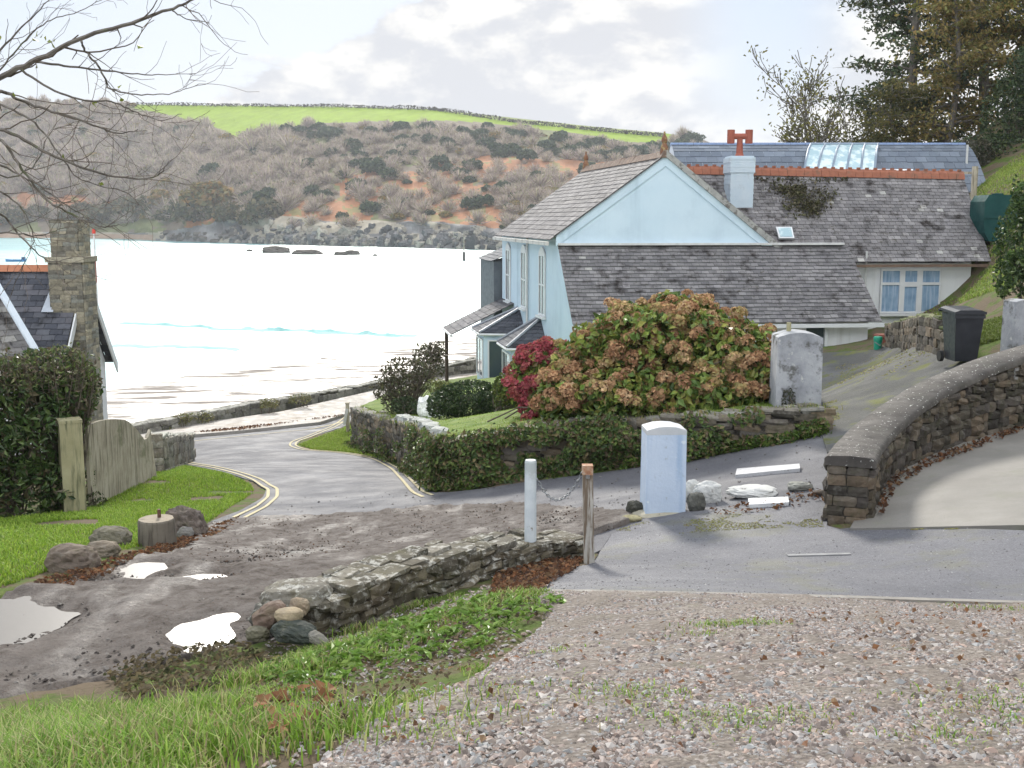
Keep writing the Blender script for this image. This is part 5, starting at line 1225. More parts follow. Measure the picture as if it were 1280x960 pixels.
LC = [(.12, .2, .035), (.18, .26, .05), (.08, .14, .03), (.26, .33, .07), (.30, .30, .07), (.2, .15, .05)]
HCB = [(.46, .27, .15), (.56, .35, .19), (.34, .18, .10), (.62, .43, .25), (.46, .33, .15), (.40, .34, .15)]
HCR = [(.40, .08, .10), (.48, .13, .15), (.30, .06, .075), (.44, .16, .14), (.36, .12, .09)]
def pl(px, py, Y, rx, ry, rz): return (P(px, py, Y), (rx, ry, rz))
lum = [pl(835, 450, 19.5, 1.35, 1.15, 1.0), pl(765, 465, 19.8, 1.0, 1.0, .85), pl(905, 462, 19.2, .95, 1.0, .85), pl(850, 410, 19.8, .8, .8, .58), pl(720, 490, 19.4, .62, .7, .55), pl(935, 480, 18.6, .5, .6, .55), pl(790, 415, 20, .6, .7, .5), pl(800, 495, 18.5, 1.1, .6, .4), pl(880, 495, 18.2, .9, .5, .35), pl(695, 505, 19.2, .35, .4, .35)]
hydrangea('large rounded hydrangea covered in faded bronze pink flower heads above the wall', lum, LC, HCB, 19000, 500, [*P(830, 520, 19.4)[:2], float(GZ(P(830, 520, 19.4)[0], 19.4))])
lum = [pl(672, 468, 21.2, .5, .5, .48), pl(690, 450, 21.4, .42, .4, .35), pl(655, 488, 21, .3, .4, .4), pl(684, 500, 20.4, .38, .4, .4), pl(676, 520, 20., .25, .3, .25)]
hydrangea('smaller hydrangea with dark crimson flower heads left of the bronze one', lum, LC, HCR, 3200, 150, [*P(675, 505, 21)[:2], float(GZ(P(675, 505, 21)[0], 21))])

def shrub(name, label, cat, lumps, cols, n, size, base, stems=30, shell=.75, lump=.35, aspect=.5, mat=None, zmin=-.8, flat=.4, srad=.014):
    root = thing(name, label, cat, base); L = MB(); tot = sum(l[1][0] * l[1][2] for l in lumps)
    for c, rad in lumps:
        p, d, r = blob_pts(c, rad, int(n * rad[0] * rad[2] / tot), g, lump, 2.4, shell, zmin); leaves(L, p, size, pick(cols, len(p), g, .35), d, flat, g, aspect)
    L.build('leaves', mat or m_leaf, root); st = MB()
    for _ in range(stems):
        c, rad = lumps[g.integers(len(lumps))]; v = g.normal(0, 1, 3); v /= np.linalg.norm(v); v[2] = abs(v[2]); e = np.asarray(c) + v * np.asarray(rad) * .95; b0 = np.asarray(base) + np.array([g.normal(0, .12), g.normal(0, .12), -.1])
        st.tube([b0, b0 * .55 + e * .45 + g.normal(0, .08, 3), e], [srad, srad * .7, srad * .3], 4, cap=False)
    st.build('stems', m_stem, root); return root
def gb(px, py, Y): q = P(px, py, Y); return [q[0], q[1], float(GZ(q[0], q[1]))]
DGL = [(.035, .065, .02), (.05, .085, .025), (.025, .05, .016), (.07, .1, .035)]
shrub('evergreen_shrub', 'dense low dark green shrub on the lawn above the ivy wall', 'shrub', [pl(590, 500, 26.5, .85, .8, .46), pl(560, 506, 26.5, .5, .6, .36), pl(620, 502, 26.3, .5, .6, .4)], DGL, 7000, .085, gb(590, 518, 26.5), shell=.9, lump=.22)
shrub('leafy_plant', 'mid green plant with yellow tinted leaves between the dark shrub and the crimson hydrangea', 'shrub', [pl(632, 490, 24.5, .3, .3, .38)], [(.1, .15, .03), (.16, .18, .04), (.07, .1, .02)], 700, .1, gb(632, 508, 24.5))
OL = [(.075, .085, .035), (.1, .1, .045), (.055, .06, .028), (.12, .105, .06), (.09, .07, .045)]
shrub('straggly_shrub', 'tall straggly half bare shrub at the corner of the garden', 'shrub', [pl(508, 470, 30, .75, .6, .55), pl(535, 452, 31, .5, .5, .5), pl(490, 490, 30, .5, .5, .4), pl(545, 440, 31, .3, .3, .3), pl(500, 505, 29.6, .5, .4, .35)], OL, 2400, .12, gb(510, 515, 30), 130, .5, .5, .45)
shrub('low_shrub', 'low dark shrub under the straggly one at the garden corner', 'shrub', [pl(505, 508, 29, .32, .3, .28), pl(530, 510, 28.6, .3, .3, .22)], DGL, 900, .08, gb(508, 518, 29))
shrub('wild_grass_tuft', 'yellowish tufted plant behind the pale rocks in the garden', 'plant', [pl(560, 490, 29.5, .4, .3, .25), pl(545, 482, 29.5, .25, .3, .2)], [(.16, .19, .05), (.22, .22, .07), (.12, .14, .04)], 700, .14, gb(556, 500, 29.5), aspect=.2)
mb = boulder(P(533, 516, 28) + Zv * .1, (.5, .4, .75), 41, 3, .3); tag(mb.build('rockery_stone', m_stone), 'upright grey rockery stone beside the low dark shrub', 'stone'); 
mb = boulder(P(545, 520, 27.6) + Zv * .05, (.45, .35, .45), 42, 3, .3); tag(mb.build('rockery_stone', m_stone), 'smaller pale rockery stone right of the upright one', 'stone')

# ---- hedge beside the wooden gate, left
LG = [(.05, .095, .022), (.075, .125, .03), (.035, .07, .018), (.11, .16, .045), (.1, .085, .045)]
def gg(px, py, Y): q = P(px, py, Y); return on(q[0], q[1])
shrub('laurel_hedge', 'big overgrown dark green laurel hedge to the left of the wooden gate post', 'hedge', [pl(30, 545, 19, .95, .9, .95), pl(-60, 540, 19, 1.3, 1.2, 1.4), pl(70, 500, 19.6, .62, .7, .6), pl(20, 610, 18.6, .9, .6, .5), pl(85, 485, 20., .55, .6, .5), pl(60, 470, 20, .7, .7, .5), pl(-150, 520, 18, 1.6, 1.5, 1.6)], LG, 17000, .15, gg(10, 645, 18.8), 60, .85, .3, .45)
shrub('hedge_top_growth', 'untidy brown twigs and pale new leaves growing over the top of the laurel hedge', 'shrub', [pl(70, 462, 19.4, .62, .6, .42), pl(105, 480, 19.5, .25, .3, .35), pl(15, 470, 19, .6, .6, .4), pl(95, 510, 19.4, .3, .3, .4)], [(.13, .17, .05), (.1, .075, .05), (.08, .11, .03), (.15, .12, .075), (.19, .2, .09)], 1900, .1, gg(75, 640, 19.3), 170, .6, .5, .4)
shrub('ivy_clump', 'ivy climbing the foot of the wooden gate beside its post', 'ivy', [pl(112, 600, 19.6, .1, .1, .35), pl(118, 625, 19.4, .2, .15, .15)], [(.06, .09, .025), (.09, .12, .04), (.12, .1, .06)], 260, .07, gg(114, 635, 19.4), 8)

# ---- right hand bank: bushes, hedge, trees
shrub('broadleaf_bush', 'glossy dark green bush on the grass bank at the right above the wheelie bin', 'shrub', [pl(1285, 300, 23, .55, .7, .9), pl(1275, 345, 22.5, .45, .5, .5), pl(1300, 250, 23, .5, .6, .6), pl(1330, 320, 23, .8, .8, 1.3)], [(.045, .085, .022), (.07, .12, .03), (.1, .15, .04), (.03, .06, .018)], 6000, .13, gg(1290, 372, 23), 40, .8, .4)
def blobpl(l): return [pl(*q) for q in l]
shrub('clipped_hedge', 'tall dark clipped hedge climbing the bank below the trees', 'hedge', blobpl([(1265, 150, 50, 1.3, 1.5, 1.9), (1290, 120, 50, 1.5, 1.5, 2.2), (1225, 195, 50, 1.6, 1.4, .9), (1330, 110, 51, 2, 2, 3.), (1260, 190, 49, 1.2, 1.2, .8)]), [(.03, .055, .02), (.05, .08, .028), (.025, .045, .016), (.075, .1, .03)], 9000, .2, gg(1270, 215, 49.5), 30, .9, .2)
shrub('brown_hedge', 'greyish brown hedge at the end of the blue slate roof', 'hedge', blobpl([(1190, 205, 48.5, 1., .9, .55), (1215, 200, 49, .9, .9, .9), (1175, 210, 48.4, .6, .7, .4)]), [(.075, .075, .045), (.1, .09, .06), (.055, .06, .03)], 3400, .16, gg(1195, 225, 48.6), 30, .85, .25)
def tree(name, label, base, H_, cols, nleaf, lsize, seed, depth=4, rad=.22, lean=(0, 0, 1), spread=.75, up=.06, ratio=.7, trunkfrac=.3, clump=.5, mat=None, bmat=None, seg=5, minr=.012, bias=None):
    r = np.random.default_rng(seed); out, tips = [], []; root = thing(name, label, 'tree', base); b0 = np.asarray(base, float)
    d0 = np.array(lean, float); grow(r, b0 - Zv * .3, d0, H_ * trunkfrac, rad, depth, out, tips, .14, (2, 3), up, ratio, seg, minr, spread)
    mb = MB()
    for p, rr, dp in out: mb.tube(p, rr, 7 if dp >= depth - 1 else 4, cap=False)
    mb.build('trunk', bmat or m_bark, root)
    if nleaf:
        tp = np.array([t_[0] for t_ in tips]); 
        if bias is not None: tp = tp[r.uniform(0, 1, len(tp)) < bias(tp, b0)]
        k = r.integers(0, len(tp), nleaf); p = tp[k] + r.normal(0, 1, (nleaf, 3)) * clump * np.array([1, 1, .6]); mb = MB(); tone = r.uniform(.75, 1.2, len(tp))[k]
        leaves(mb, p, lsize, pick(cols, nleaf, r, .3) * tone[:, None], rng=r); mb.build('crown', mat or m_leaf, root)
    return root
AUTC = [(.25, .25, .075), (.32, .28, .08), (.19, .21, .07), (.38, .29, .1), (.16, .19, .065), (.28, .19, .07)]
def tb(px, Y): q = P(px, 200, Y); return on(q[0], q[1])
tree('half_bare_tree', 'half bare autumn tree rising behind the skylight with a few yellow leaves', tb(1028, 60), 12., [(.17, .17, .05), (.2, .18, .07), (.12, .12, .045)], 2600, .2, 5, 5, .2, (-.06, 0, 1), .62, .05, .74, .30, .32, m_dry, minr=.02)
EVC = [(.045, .075, .035), (.065, .095, .042), (.085, .105, .045), (.04, .058, .032), (.1, .1, .045)]
def spray_tree(name, label, base, H_, cols, n_br, nleaf, seed, wid, lean=0., leafsize=.22, crown0=.22, rad=.28, mat=None):
    """straight trunk with level, spreading boughs carrying flat sprays"""
    r = np.random.default_rng(seed); root = thing(name, label, 'tree', base); b0 = np.asarray(base, float); zs = np.linspace(0, 1, 12); tr = b0 + np.stack([lean * zs * H_ + .25 * np.sin(zs * 5 + seed), .15 * np.cos(zs * 4), zs * H_ - .3], -1)
    mb = MB(); mb.tube(tr, rad * (1 - .8 * zs) + .02, 8); mb.build('trunk', m_bark, root); bo = MB(); cr = MB()
    for k in range(n_br):
        z = crown0 + (1 - crown0) * r.uniform(0, 1) ** .9; p0 = np.array([np.interp(z, zs, tr[:, i]) for i in range(3)]); a = r.uniform(0, 2 * PI); L = wid * r.uniform(.45, 1.1) * (1.08 - .65 * max(0, z - .45))
        d = np.array([math.cos(a), math.sin(a), r.uniform(-.05, .45)]); pts = [p0]
        for j in range(6): d = d + r.normal(0, .16, 3) + np.array([0, 0, -.03]); d /= np.linalg.norm(d); pts.append(pts[-1] + d * L / 6)
        pts = np.array(pts); bo.tube(pts, np.linspace(.07, .012, 7) * (1.3 - z), 4, cap=False)
        m = int(nleaf / n_br); s = r.uniform(1.2, 6, m); q = np.stack([np.interp(s, np.arange(7), pts[:, i]) for i in range(3)], -1) + r.normal(0, 1, (m, 3)) * np.array([.42, .42, .16]) * (L / wid)
        leaves(cr, q, leafsize, pick(cols, m, r, .3) * r.uniform(.75, 1.25), np.tile([0, 0, 1.], (m, 1)), .35, r, .5)
        for _ in range(3):
            j = r.integers(2, 6); e = pts[j] + r.normal(0, .5, 3) * np.array([1, 1, .4]); bo.tube([pts[j], (pts[j] + e) / 2 + r.normal(0, .06, 3), e], [.02, .014, .006], 3, cap=False)
    bo.build('boughs', m_bark, root); cr.build('crown', mat or m_leaf, root); return root
spray_tree('evergreen_tree', 'tall dark evergreen with level spreading boughs standing above the roof end', tb(1146, 60), 17., EVC, 95, 16000, 3, 4.4, -.03, .27, .14)
spray_tree('autumn_tree', 'tall olive and russet tree right of the dark evergreen', tb(1222, 60), 17.5, AUTC, 120, 23000, 8, 4.0, 0., .25, .05, mat=m_dry)
spray_tree('autumn_tree', 'dark brown leaved tree at the far right edge above the hedge', tb(1285, 60), 18., [(.11, .1, .045), (.16, .13, .05), (.2, .15, .07), (.09, .1, .045)], 110, 22000, 9, 4.2, .01, .27, .06, mat=m_dry)
spray_tree('yellowing_tree', 'lower yellowing tree filling the gap under the evergreen boughs', tb(1185, 56), 9., [(.26, .21, .075), (.2, .2, .075), (.3, .22, .09)], 60, 9000, 12, 2.8, 0., .22, .06, .16, mat=m_dry)
spray_tree('bushy_tree', 'small olive bush-like tree between the roof and the tall trees', tb(1115, 56), 5.4, [(.11, .11, .045), (.15, .13, .05), (.08, .09, .035)], 40, 5000, 13, 2.0, 0., .18, .1, .12, mat=m_dry)

# ---- leafless branches reaching in from the left
r = np.random.default_rng(4); base = on(-5.3, 8.2); root = thing('bare_tree', 'leafless tree whose thin grey branches reach in from the left edge', 'tree', base)
LM = [([(-260, 330), (-170, 230), (-90, 150), (0, 97), (45, 75), (100, 47), (160, 30), (215, 12), (240, 0), (262, -14)], .042, 8.4), ([(100, 47), (107, 66), (127, 87), (136, 114), (175, 118), (214, 118), (249, 105)], .014, 8.3),
      ([(44, 77), (87, 83), (144, 90), (188, 94), (245, 92)], .014, 8.5), ([(-170, 230), (-100, 170), (0, 109), (26, 127), (57, 136), (109, 153), (144, 168), (172, 163)], .024, 8.0),
      ([(26, 87), (66, 114), (109, 127), (144, 127), (175, 144), (206, 151), (227, 142)], .013, 8.2), ([(-200, 270), (-90, 190), (0, 157), (44, 184), (87, 205), (144, 223), (197, 223), (211, 202)], .022, 7.7),
      ([(-200, 270), (-80, 200), (0, 166), (26, 210), (57, 249), (87, 267), (131, 286), (149, 280)], .02, 7.6), ([(-190, 250), (-60, 120), (0, 62), (40, 22), (70, -10)], .02, 8.8), ([(215, 12), (227, 22), (262, 28)], .008, 8.4),
      ([(-180, 260), (-60, 270), (0, 262), (30, 300), (60, 330), (90, 322)], .016, 7.5), ([(-60, 190), (0, 205), (50, 232), (90, 262), (120, 276)], .013, 7.8), ([(-60, 140), (0, 128), (40, 150), (70, 185), (95, 225), (160, 240), (180, 262)], .013, 7.9),
      ([(-150, 280), (-40, 292), (20, 290), (50, 296), (78, 285)], .012, 7.4), ([(-60, 120), (0, 90), (30, 50), (60, 25), (100, 15), (140, -10)], .012, 8.9), ([(-80, 230), (0, 236), (30, 262), (45, 300), (20, 350)], .011, 7.6), ([(-40, 200), (10, 225), (48, 205), (60, 165), (100, 150)], .01, 8.1)]
mb = MB(); tw = MB(); tips = []
tr = np.array([base - Zv * .3, base + np.array([.05, 0, 1.2]), base + np.array([.25, .05, 2.4]), P(-260, 330, 8.3), P(-215, 280, 8.2)]); mb.tube(tr, [.2, .17, .13, .1, .07], 9); mb.tube([tr[2], P(-330, 250, 8.6), P(-360, 60, 8.8)], [.11, .08, .05], 8); mb.build('trunk', m_bark, root)
br = MB()
for pts, rad, Y in LM:
    k = np.linspace(0, len(pts) - 1, len(pts) * 5); a = np.array(pts, float); Yv = Y + np.cumsum(r.normal(0, .03, len(k))); x = np.interp(k, np.arange(len(a)), a[:, 0]); y = np.interp(k, np.arange(len(a)), a[:, 1])
    for _ in range(3): x[1:-1] = (x[:-2] + 2 * x[1:-1] + x[2:]) / 4; y[1:-1] = (y[:-2] + 2 * y[1:-1] + y[2:]) / 4
    q = Pn(x + r.normal(0, .7, len(k)), y + r.normal(0, .7, len(k)), Yv); rr = np.linspace(rad, max(rad * .18, .0028), len(q)); br.tube(q, np.maximum(rr * .72, .0024), 5)
    for j in range(len(q) // 4, len(q), 1):
        if r.uniform() < .4:
            d = q[min(j + 1, len(q) - 1)] - q[j - 1]; d /= np.linalg.norm(d); e = d + r.normal(0, .55, 3) + np.array([.1, 0, -.05]); out = []; grow(r, q[j], e, r.uniform(.12, .5), max(rr[j] * .45, .0026), int(r.integers(0, 2)), out, tips, .2, (1, 2), .03, .62, 5, .0019, .6)
            for p, rr2, dp in out: tw.tube(p, np.asarray(rr2) * .8, 3, cap=False)
br.build('limbs', m_bark, root); tw.build('twigs', m_stem, root)
mb = MB(); q = np.vstack([Pn([46, 52, 44, 57, 62, 66, 68], [42, 45, 50, 48, 52, 56, 50], 8.4), Pn([119, 150, 118], [128, 108, 131], [8.2] * 3), Pn(r.uniform(-10, 180, 10), r.uniform(40, 250, 10), 8.)]); leaves(mb, q, .06, pick([(.16, .2, .03), (.22, .24, .05)], len(q), r), rng=r, aspect=.7); mb.build('last_leaves', m_leaf, root)

# ------------------------------------------------------------------ grass, weeds, litter
def scatter_poly(poly, n, rng=g):
    lo, hi = poly.min(0), poly.max(0); o = []
    while sum(len(k) for k in o) < n:
        q = rng.uniform(lo, hi, (n * 2, 2)); o.append(q[inside(poly, q[:, 0], q[:, 1])])
    return np.vstack(o)[:n]
def blades(mb, q, h, w, cols, lean=.45, rng=g, zf=None):
    n = len(q); a = rng.uniform(0, 2 * PI, n); d = np.stack([np.cos(a), np.sin(a)], -1); hh = h * .85 * rng.uniform(.4, 1.3, n); z = (zf or T)(q[:, 0], q[:, 1]); ln = lean * rng.uniform(.3, 1.5, n) * hh
    s = np.stack([-d[:, 1], d[:, 0]], -1) * (w * rng.uniform(.6, 1.3, n))[:, None] / 2; b0 = np.column_stack([q - s, z - .01]); b1 = np.column_stack([q + s, z - .01]); m = q + d * (ln * .3)[:, None]; m0 = np.column_stack([m - s * .8, z + hh * .55]); m1 = np.column_stack([m + s * .8, z + hh * .55]); e = q + d * ln[:, None]; t_ = np.column_stack([e, z + hh * (1 - .25 * lean)])
    V = np.stack([b0, b1, m1, m0, t_], 1).reshape(-1, 3); i = np.arange(n)[:, None] * 5; c = pick(cols, n, rng, .25)
    mb.add(V, i + np.array([[0, 1, 2, 3]]), c)
    mb.F.append(i + np.array([[3, 2, 4]]) + mb.n - 5 * n); mb.C.append(np.clip(c * 1.1, 0, 1)); mb.M.append(np.zeros(n, int))
GR = [(.16, .29, .035), (.21, .35, .05), (.12, .22, .03), (.29, .41, .08), (.4, .42, .17), (.33, .28, .14)]
bank_px = [(-300, 1000), (-300, 930), (0, 858), (130, 836), (200, 824), (300, 800), (410, 797), (500, 762), (600, 726), (680, 702), (700, 745), (690, 770), (640, 810), (590, 850), (480, 900), (390, 965), (330, 1060), (-300, 1060)]
bank = ground_poly(bank_px, 16)
mb = MB()
q = scatter_poly(bank, 90000); dn_ = fbm(xy3(q[:, 0] * 1.5, q[:, 1] * 1.5, 2), 4); px_ = 640 + F * q[:, 0] / (q[:, 1] * CT - (T(q[:, 0], q[:, 1]) - CZ) * ST)
lush = np.clip((330 - px_) / 260, 0, 1) * np.clip((6.9 - q[:, 1]) / 1.2, 0, 1); near = np.clip((6.6 - q[:, 1]) / 1.5, .0, 1)
keep = dn_ > (.61 - .26 * lush); q = q[keep]; lu = lush[keep]
blades(mb, q, .035 + .075 * lu + .045 * np.clip(fbm(xy3(q[:, 0] * 2.2, q[:, 1] * 2.2, 7), 3) - .5, 0, 1) * 4, .0065, GR, .75)
# clumps of long grass
for (cx, cy, n, h, sp_) in ((95, 915, 2400, .13, .5), (225, 895, 900, .12, .3), (60, 950, 1800, .14, .5), (330, 850, 900, .12, .22), (180, 940, 1800, .14, .5), (280, 935, 900, .12, .33), (430, 830, 420, .09, .22), (560, 780, 220, .07, .2), (500, 785, 240, .08, .2), (440, 792, 240, .09, .14), (10, 910, 1400, .13, .4)):
    c = G(cx, cy); blades(mb, c[:2] + g.normal(0, sp_, (n, 2)) * np.array([1, .5]), h, .0075, GR, .6)
tag(mb.build('bank_grass', m_grass, origin=(0, 0, 0)), 'long bright green grass growing on the bank in front of the low wall', 'grass', kind='stuff')
verge = ground_poly([(-120, 800), (0, 735), (60, 715), (150, 690), (240, 668), (262, 652), (298, 628), (318, 616), (314, 606), (282, 592), (232, 583), (185, 592), (110, 636), (0, 650), (-120, 660)], 10)
mb = MB(); q = scatter_poly(verge, 80000); k = fbm(xy3(q[:, 0] * .9, q[:, 1] * .9, 6), 4) > .3; q = q[k]
def vz(x, y): return T(x, y)
blades(mb, q, .07, .012, [(.2, .34, .03), (.26, .4, .04), (.15, .26, .03), (.32, .41, .07)], .6)
tag(mb.build('verge_grass', m_grass, origin=(0, 0, 0)), 'bright green mown grass verge below the wooden gate', 'grass', kind='stuff')
tip = ground_poly([(374, 556), (400, 546), (425, 538), (440, 528), (446, 545), (470, 566), (500, 580), (520, 594), (540, 612), (520, 598), (490, 577), (440, 566), (390, 562)], 10)
mb = MB(); q = scatter_poly(tip, 16000); blades(mb, q, .08, .02, [(.19, .3, .03), (.25, .36, .045), (.3, .36, .08)], .6)
gq = scatter_poly(gpoly, 60000); gq = gq[(gq[:, 1] < 30)]; blades(mb, gq, .05, .014, [(.2, .31, .035), (.26, .37, .05), (.31, .38, .08)], .6, zf=GZ)
tag(mb.build('corner_grass', m_grass, origin=(0, 0, 0)), 'short green grass at the road corner and on the garden lawn', 'grass', kind='stuff')
rb = ground_poly([(1110, 428), (1160, 392), (1220, 372), (1280, 350), (1400, 300), (1400, 180), (1280, 190), (1215, 238), (1215, 300), (1240, 330), (1200, 372), (1120, 405)], 10)
mb = MB(); q = scatter_poly(rb, 26000); blades(mb, q, .12, .03, [(.2, .3, .05), (.26, .35, .07), (.3, .33, .1)], .7)
fp = ground_poly([(1165, 440), (1200, 440), (1250, 425), (1275, 412), (1270, 392), (1225, 405), (1190, 425)], 8); q = scatter_poly(fp, 5000); blades(mb, q, .09, .02, [(.12, .17, .03), (.16, .2, .05)], .7)
tag(mb.build('hillside_grass', m_grass, origin=(0, 0, 0)), 'rough grass on the steep bank beside the house wing', 'grass', kind='stuff')
# rosette weeds near the wall
mb = MB(); wp = ground_poly([(420, 815), (520, 775), (640, 745), (700, 755), (650, 800), (560, 830), (450, 850), (380, 870), (300, 850)], 10); cs = scatter_poly(wp, 170)
for c in cs:
    n = g.integers(7, 14); a = g.uniform(0, 6.3, n); L = g.uniform(.03, .085); p = np.column_stack([c[0] + np.cos(a) * L * .6, c[1] + np.sin(a) * L * .6, np.full(n, float(T(c[0], c[1]))) + .03 + g.uniform(0, .03, n)]); leaves(mb, p, L * 1.2, pick([(.14, .25, .04), (.19, .32, .055), (.24, .34, .08)], n, g), np.tile([0, 0, 1.], (n, 1)), .6, g, .35)
tag(mb.build('weeds', m_leaf, origin=(0, 0, 0)), 'rosette weeds and plantains along the foot of the low wall', 'weeds', kind='stuff')
def dry(q):
    ok = np.ones(len(q), bool)
    for poly, zc in PUD: ok &= ~inside(poly[0].mean() * 0 + poly.mean(0) + (poly - poly.mean(0)) * 1.08, q[:, 0], q[:, 1])
    return q[ok]
# fallen leaves
def litter(name, label, regs, mat=m_dry):
    mb = MB()
    for poly, n, size, cols, dz in regs:
        q = dry(scatter_poly(poly, n)); n = len(q); c3 = np.column_stack([q, T(q[:, 0], q[:, 1]) + dz + g.uniform(0, .025, n)]); leaves(mb, c3, size, pick(cols, n, g, .35), np.tile([0, 0, 1.], (n, 1)), .55, g, .75)
    return tag(mb.build(name, mat, origin=(0, 0, 0)), label, 'leaves', kind='stuff')
BRN = [(.17, .075, .035), (.22, .11, .06), (.12, .06, .035), (.26, .16, .09), (.09, .055, .04)]
gp_ = lambda l: ground_poly(l, 12)
litter('fallen_leaves', 'brown fallen leaves lying on the verges, gravel and along the wall feet', [
    (gp_([(620, 720), (690, 702), (735, 700), (715, 716), (670, 740), (610, 750)]), 1500, .055, BRN, .02),
    (gp_([(0, 755), (60, 725), (150, 700), (235, 672), (300, 648), (290, 662), (200, 700), (110, 728), (20, 770)]), 2300, .05, BRN, .03),
    (gp_([(130, 850), (170, 825), (300, 805), (340, 830), (280, 862), (160, 880)]), 900, .05, [(.16, .13, .07), (.13, .1, .06), (.17, .14, .09), (.08, .085, .04)], .035),
    (gp_([(300, 860), (420, 812), (520, 780), (640, 745), (690, 760), (600, 830), (480, 890), (380, 950), (300, 930)]), 900, .03, [(.13, .1, .06), (.17, .11, .06), (.1, .075, .05), (.2, .16, .1)], .02),
    (gp_([(320, 890), (390, 860), (420, 880), (390, 935), (330, 945)]), 34, .075, [(.34, .17, .09), (.4, .21, .12), (.25, .12, .06)], .05),
    (gp_([(400, 960), (500, 880), (650, 800), (1280, 760), (1280, 960)]), 240, .03, [(.2, .1, .05), (.28, .15, .09), (.17, .1, .06), (.3, .2, .12)], .05),
    (gp_([(1095, 640), (1110, 606), (1150, 580), (1280, 534), (1280, 541), (1160, 588), (1118, 615), (1102, 650)]), 420, .06, BRN, .045),
    (gp_([(262, 655), (450, 645), (640, 632), (760, 642), (640, 668), (480, 684), (300, 730), (200, 720)]), 1500, .03, [(.08, .05, .035), (.12, .07, .045), (.06, .045, .035)], .025),
    (gp_([(240, 545), (420, 525), (560, 480), (575, 476), (440, 520), (300, 542)]), 500, .09, BRN, .13),
    (gp_([(880, 640), (1030, 612), (1034, 630), (900, 648)]), 160, .05, BRN, .02)])
mb = MB(); mq = gp_([(820, 655), (860, 640), (1000, 628), (1034, 640), (1034, 660), (900, 668)]); 
# loose stones of the gravel drive and grit on the tarmac
def pebbles(mb, q, size, cols, dz=0., rng=g):
    n = len(q); base = np.array([[-1, -1, 0], [1, -1, 0], [1, 1, 0], [-1, 1, 0], [0, 0, 1], [0, 0, -1]], float); s = size * np.clip(rng.lognormal(0, .4, n), .5, 1.9); asp = np.stack([rng.uniform(.5, 1.1, n), rng.uniform(.4, .8, n), rng.uniform(.35, .75, n)], -1); a = rng.uniform(0, 6.3, n)
    V = base[None] * asp[:, None] * s[:, None, None] * .5 * (1 + rng.normal(0, .22, (n, 6, 3))); ca, sa = np.cos(a), np.sin(a); X_ = V[..., 0] * ca[:, None] - V[..., 1] * sa[:, None]; Y_ = V[..., 0] * sa[:, None] + V[..., 1] * ca[:, None]
    ti = rng.normal(0, .25, n)[:, None]; Zz = V[..., 2] + X_ * ti; W = np.stack([X_ + q[:, 0:1], Y_ + q[:, 1:2], Zz + (T(q[:, 0], q[:, 1]) + dz)[:, None]], -1).reshape(-1, 3); i = np.arange(n)[:, None, None] * 6
    f = np.array([[0, 1, 4], [1, 2, 4], [2, 3, 4], [3, 0, 4], [1, 0, 5], [2, 1, 5], [3, 2, 5], [0, 3, 5]])[None]; mb.add(W, (i + f).reshape(-1, 3), np.repeat(pick(cols, n, rng, .25), 8, 0))
m_peb = pm('pebble', [(.85, .85, .85), (1.1, 1.1, 1.1)], 60, .75, None, attr=True)
PC = [(.31, .26, .235), (.25, .205, .18), (.38, .35, .33), (.2, .165, .14), (.33, .265, .225), (.36, .33, .305), (.15, .12, .105), (.29, .29, .285), (.34, .25, .205)]
mb = MB(); gr = POLY['grav']; q = scatter_poly(gr, 420000); q = q[(np.abs(q[:, 0]) < q[:, 1] * .5 + .4) & (q[:, 1] > 2.7)]; q = q[R.uniform(0, 1, len(q)) < .35 + 1.2 * (fbm(xy3(q[:, 0] * 1.7, q[:, 1] * 1.7, 4), 3) - .4)][:130000]; pebbles(mb, q, .0175, PC, .036 - .03 * fbm(xy3(q[:, 0] * 1.4, q[:, 1] * 1.4, 9), 4))
q = scatter_poly(gr, 26000); q = q[(q[:, 1] < 5.6) & (q[:, 1] > 2.6) & (np.abs(q[:, 0]) < 3.2)]; pebbles(mb, q[:9000], .026, PC, .024)
q = scatter_poly(bank, 9000); px_ = 640 + F * q[:, 0] / (q[:, 1] * CT - (T(q[:, 0], q[:, 1]) - CZ) * ST); q = q[(px_ > 330) & (fbm(xy3(q[:, 0] * 1.7, q[:, 1] * 1.7, 4), 3) > .45)]; pebbles(mb, q, .02, PC, .01)
q = scatter_poly(POLY['fore'], 9000); pebbles(mb, q, .012, [(.12, .11, .11), (.26, .26, .26), (.06, .055, .05), (.36, .35, .34)], .006)
q = dry(scatter_poly(POLY['mud'], 7000)); pebbles(mb, q, .03, [(.06, .05, .042), (.1, .085, .072), (.16, .145, .13), (.045, .035, .03)], .02)
q = scatter_poly(POLY['road'], 1600); q = q[q[:, 1] < 20]; pebbles(mb, q, .025, [(.1, .09, .085), (.17, .16, .15)], .012)
tag(mb.build('gravel', m_peb, origin=(0, 0, 0)), 'loose pinkish grey gravel stones on the drive and lane', 'gravel', kind='stuff')
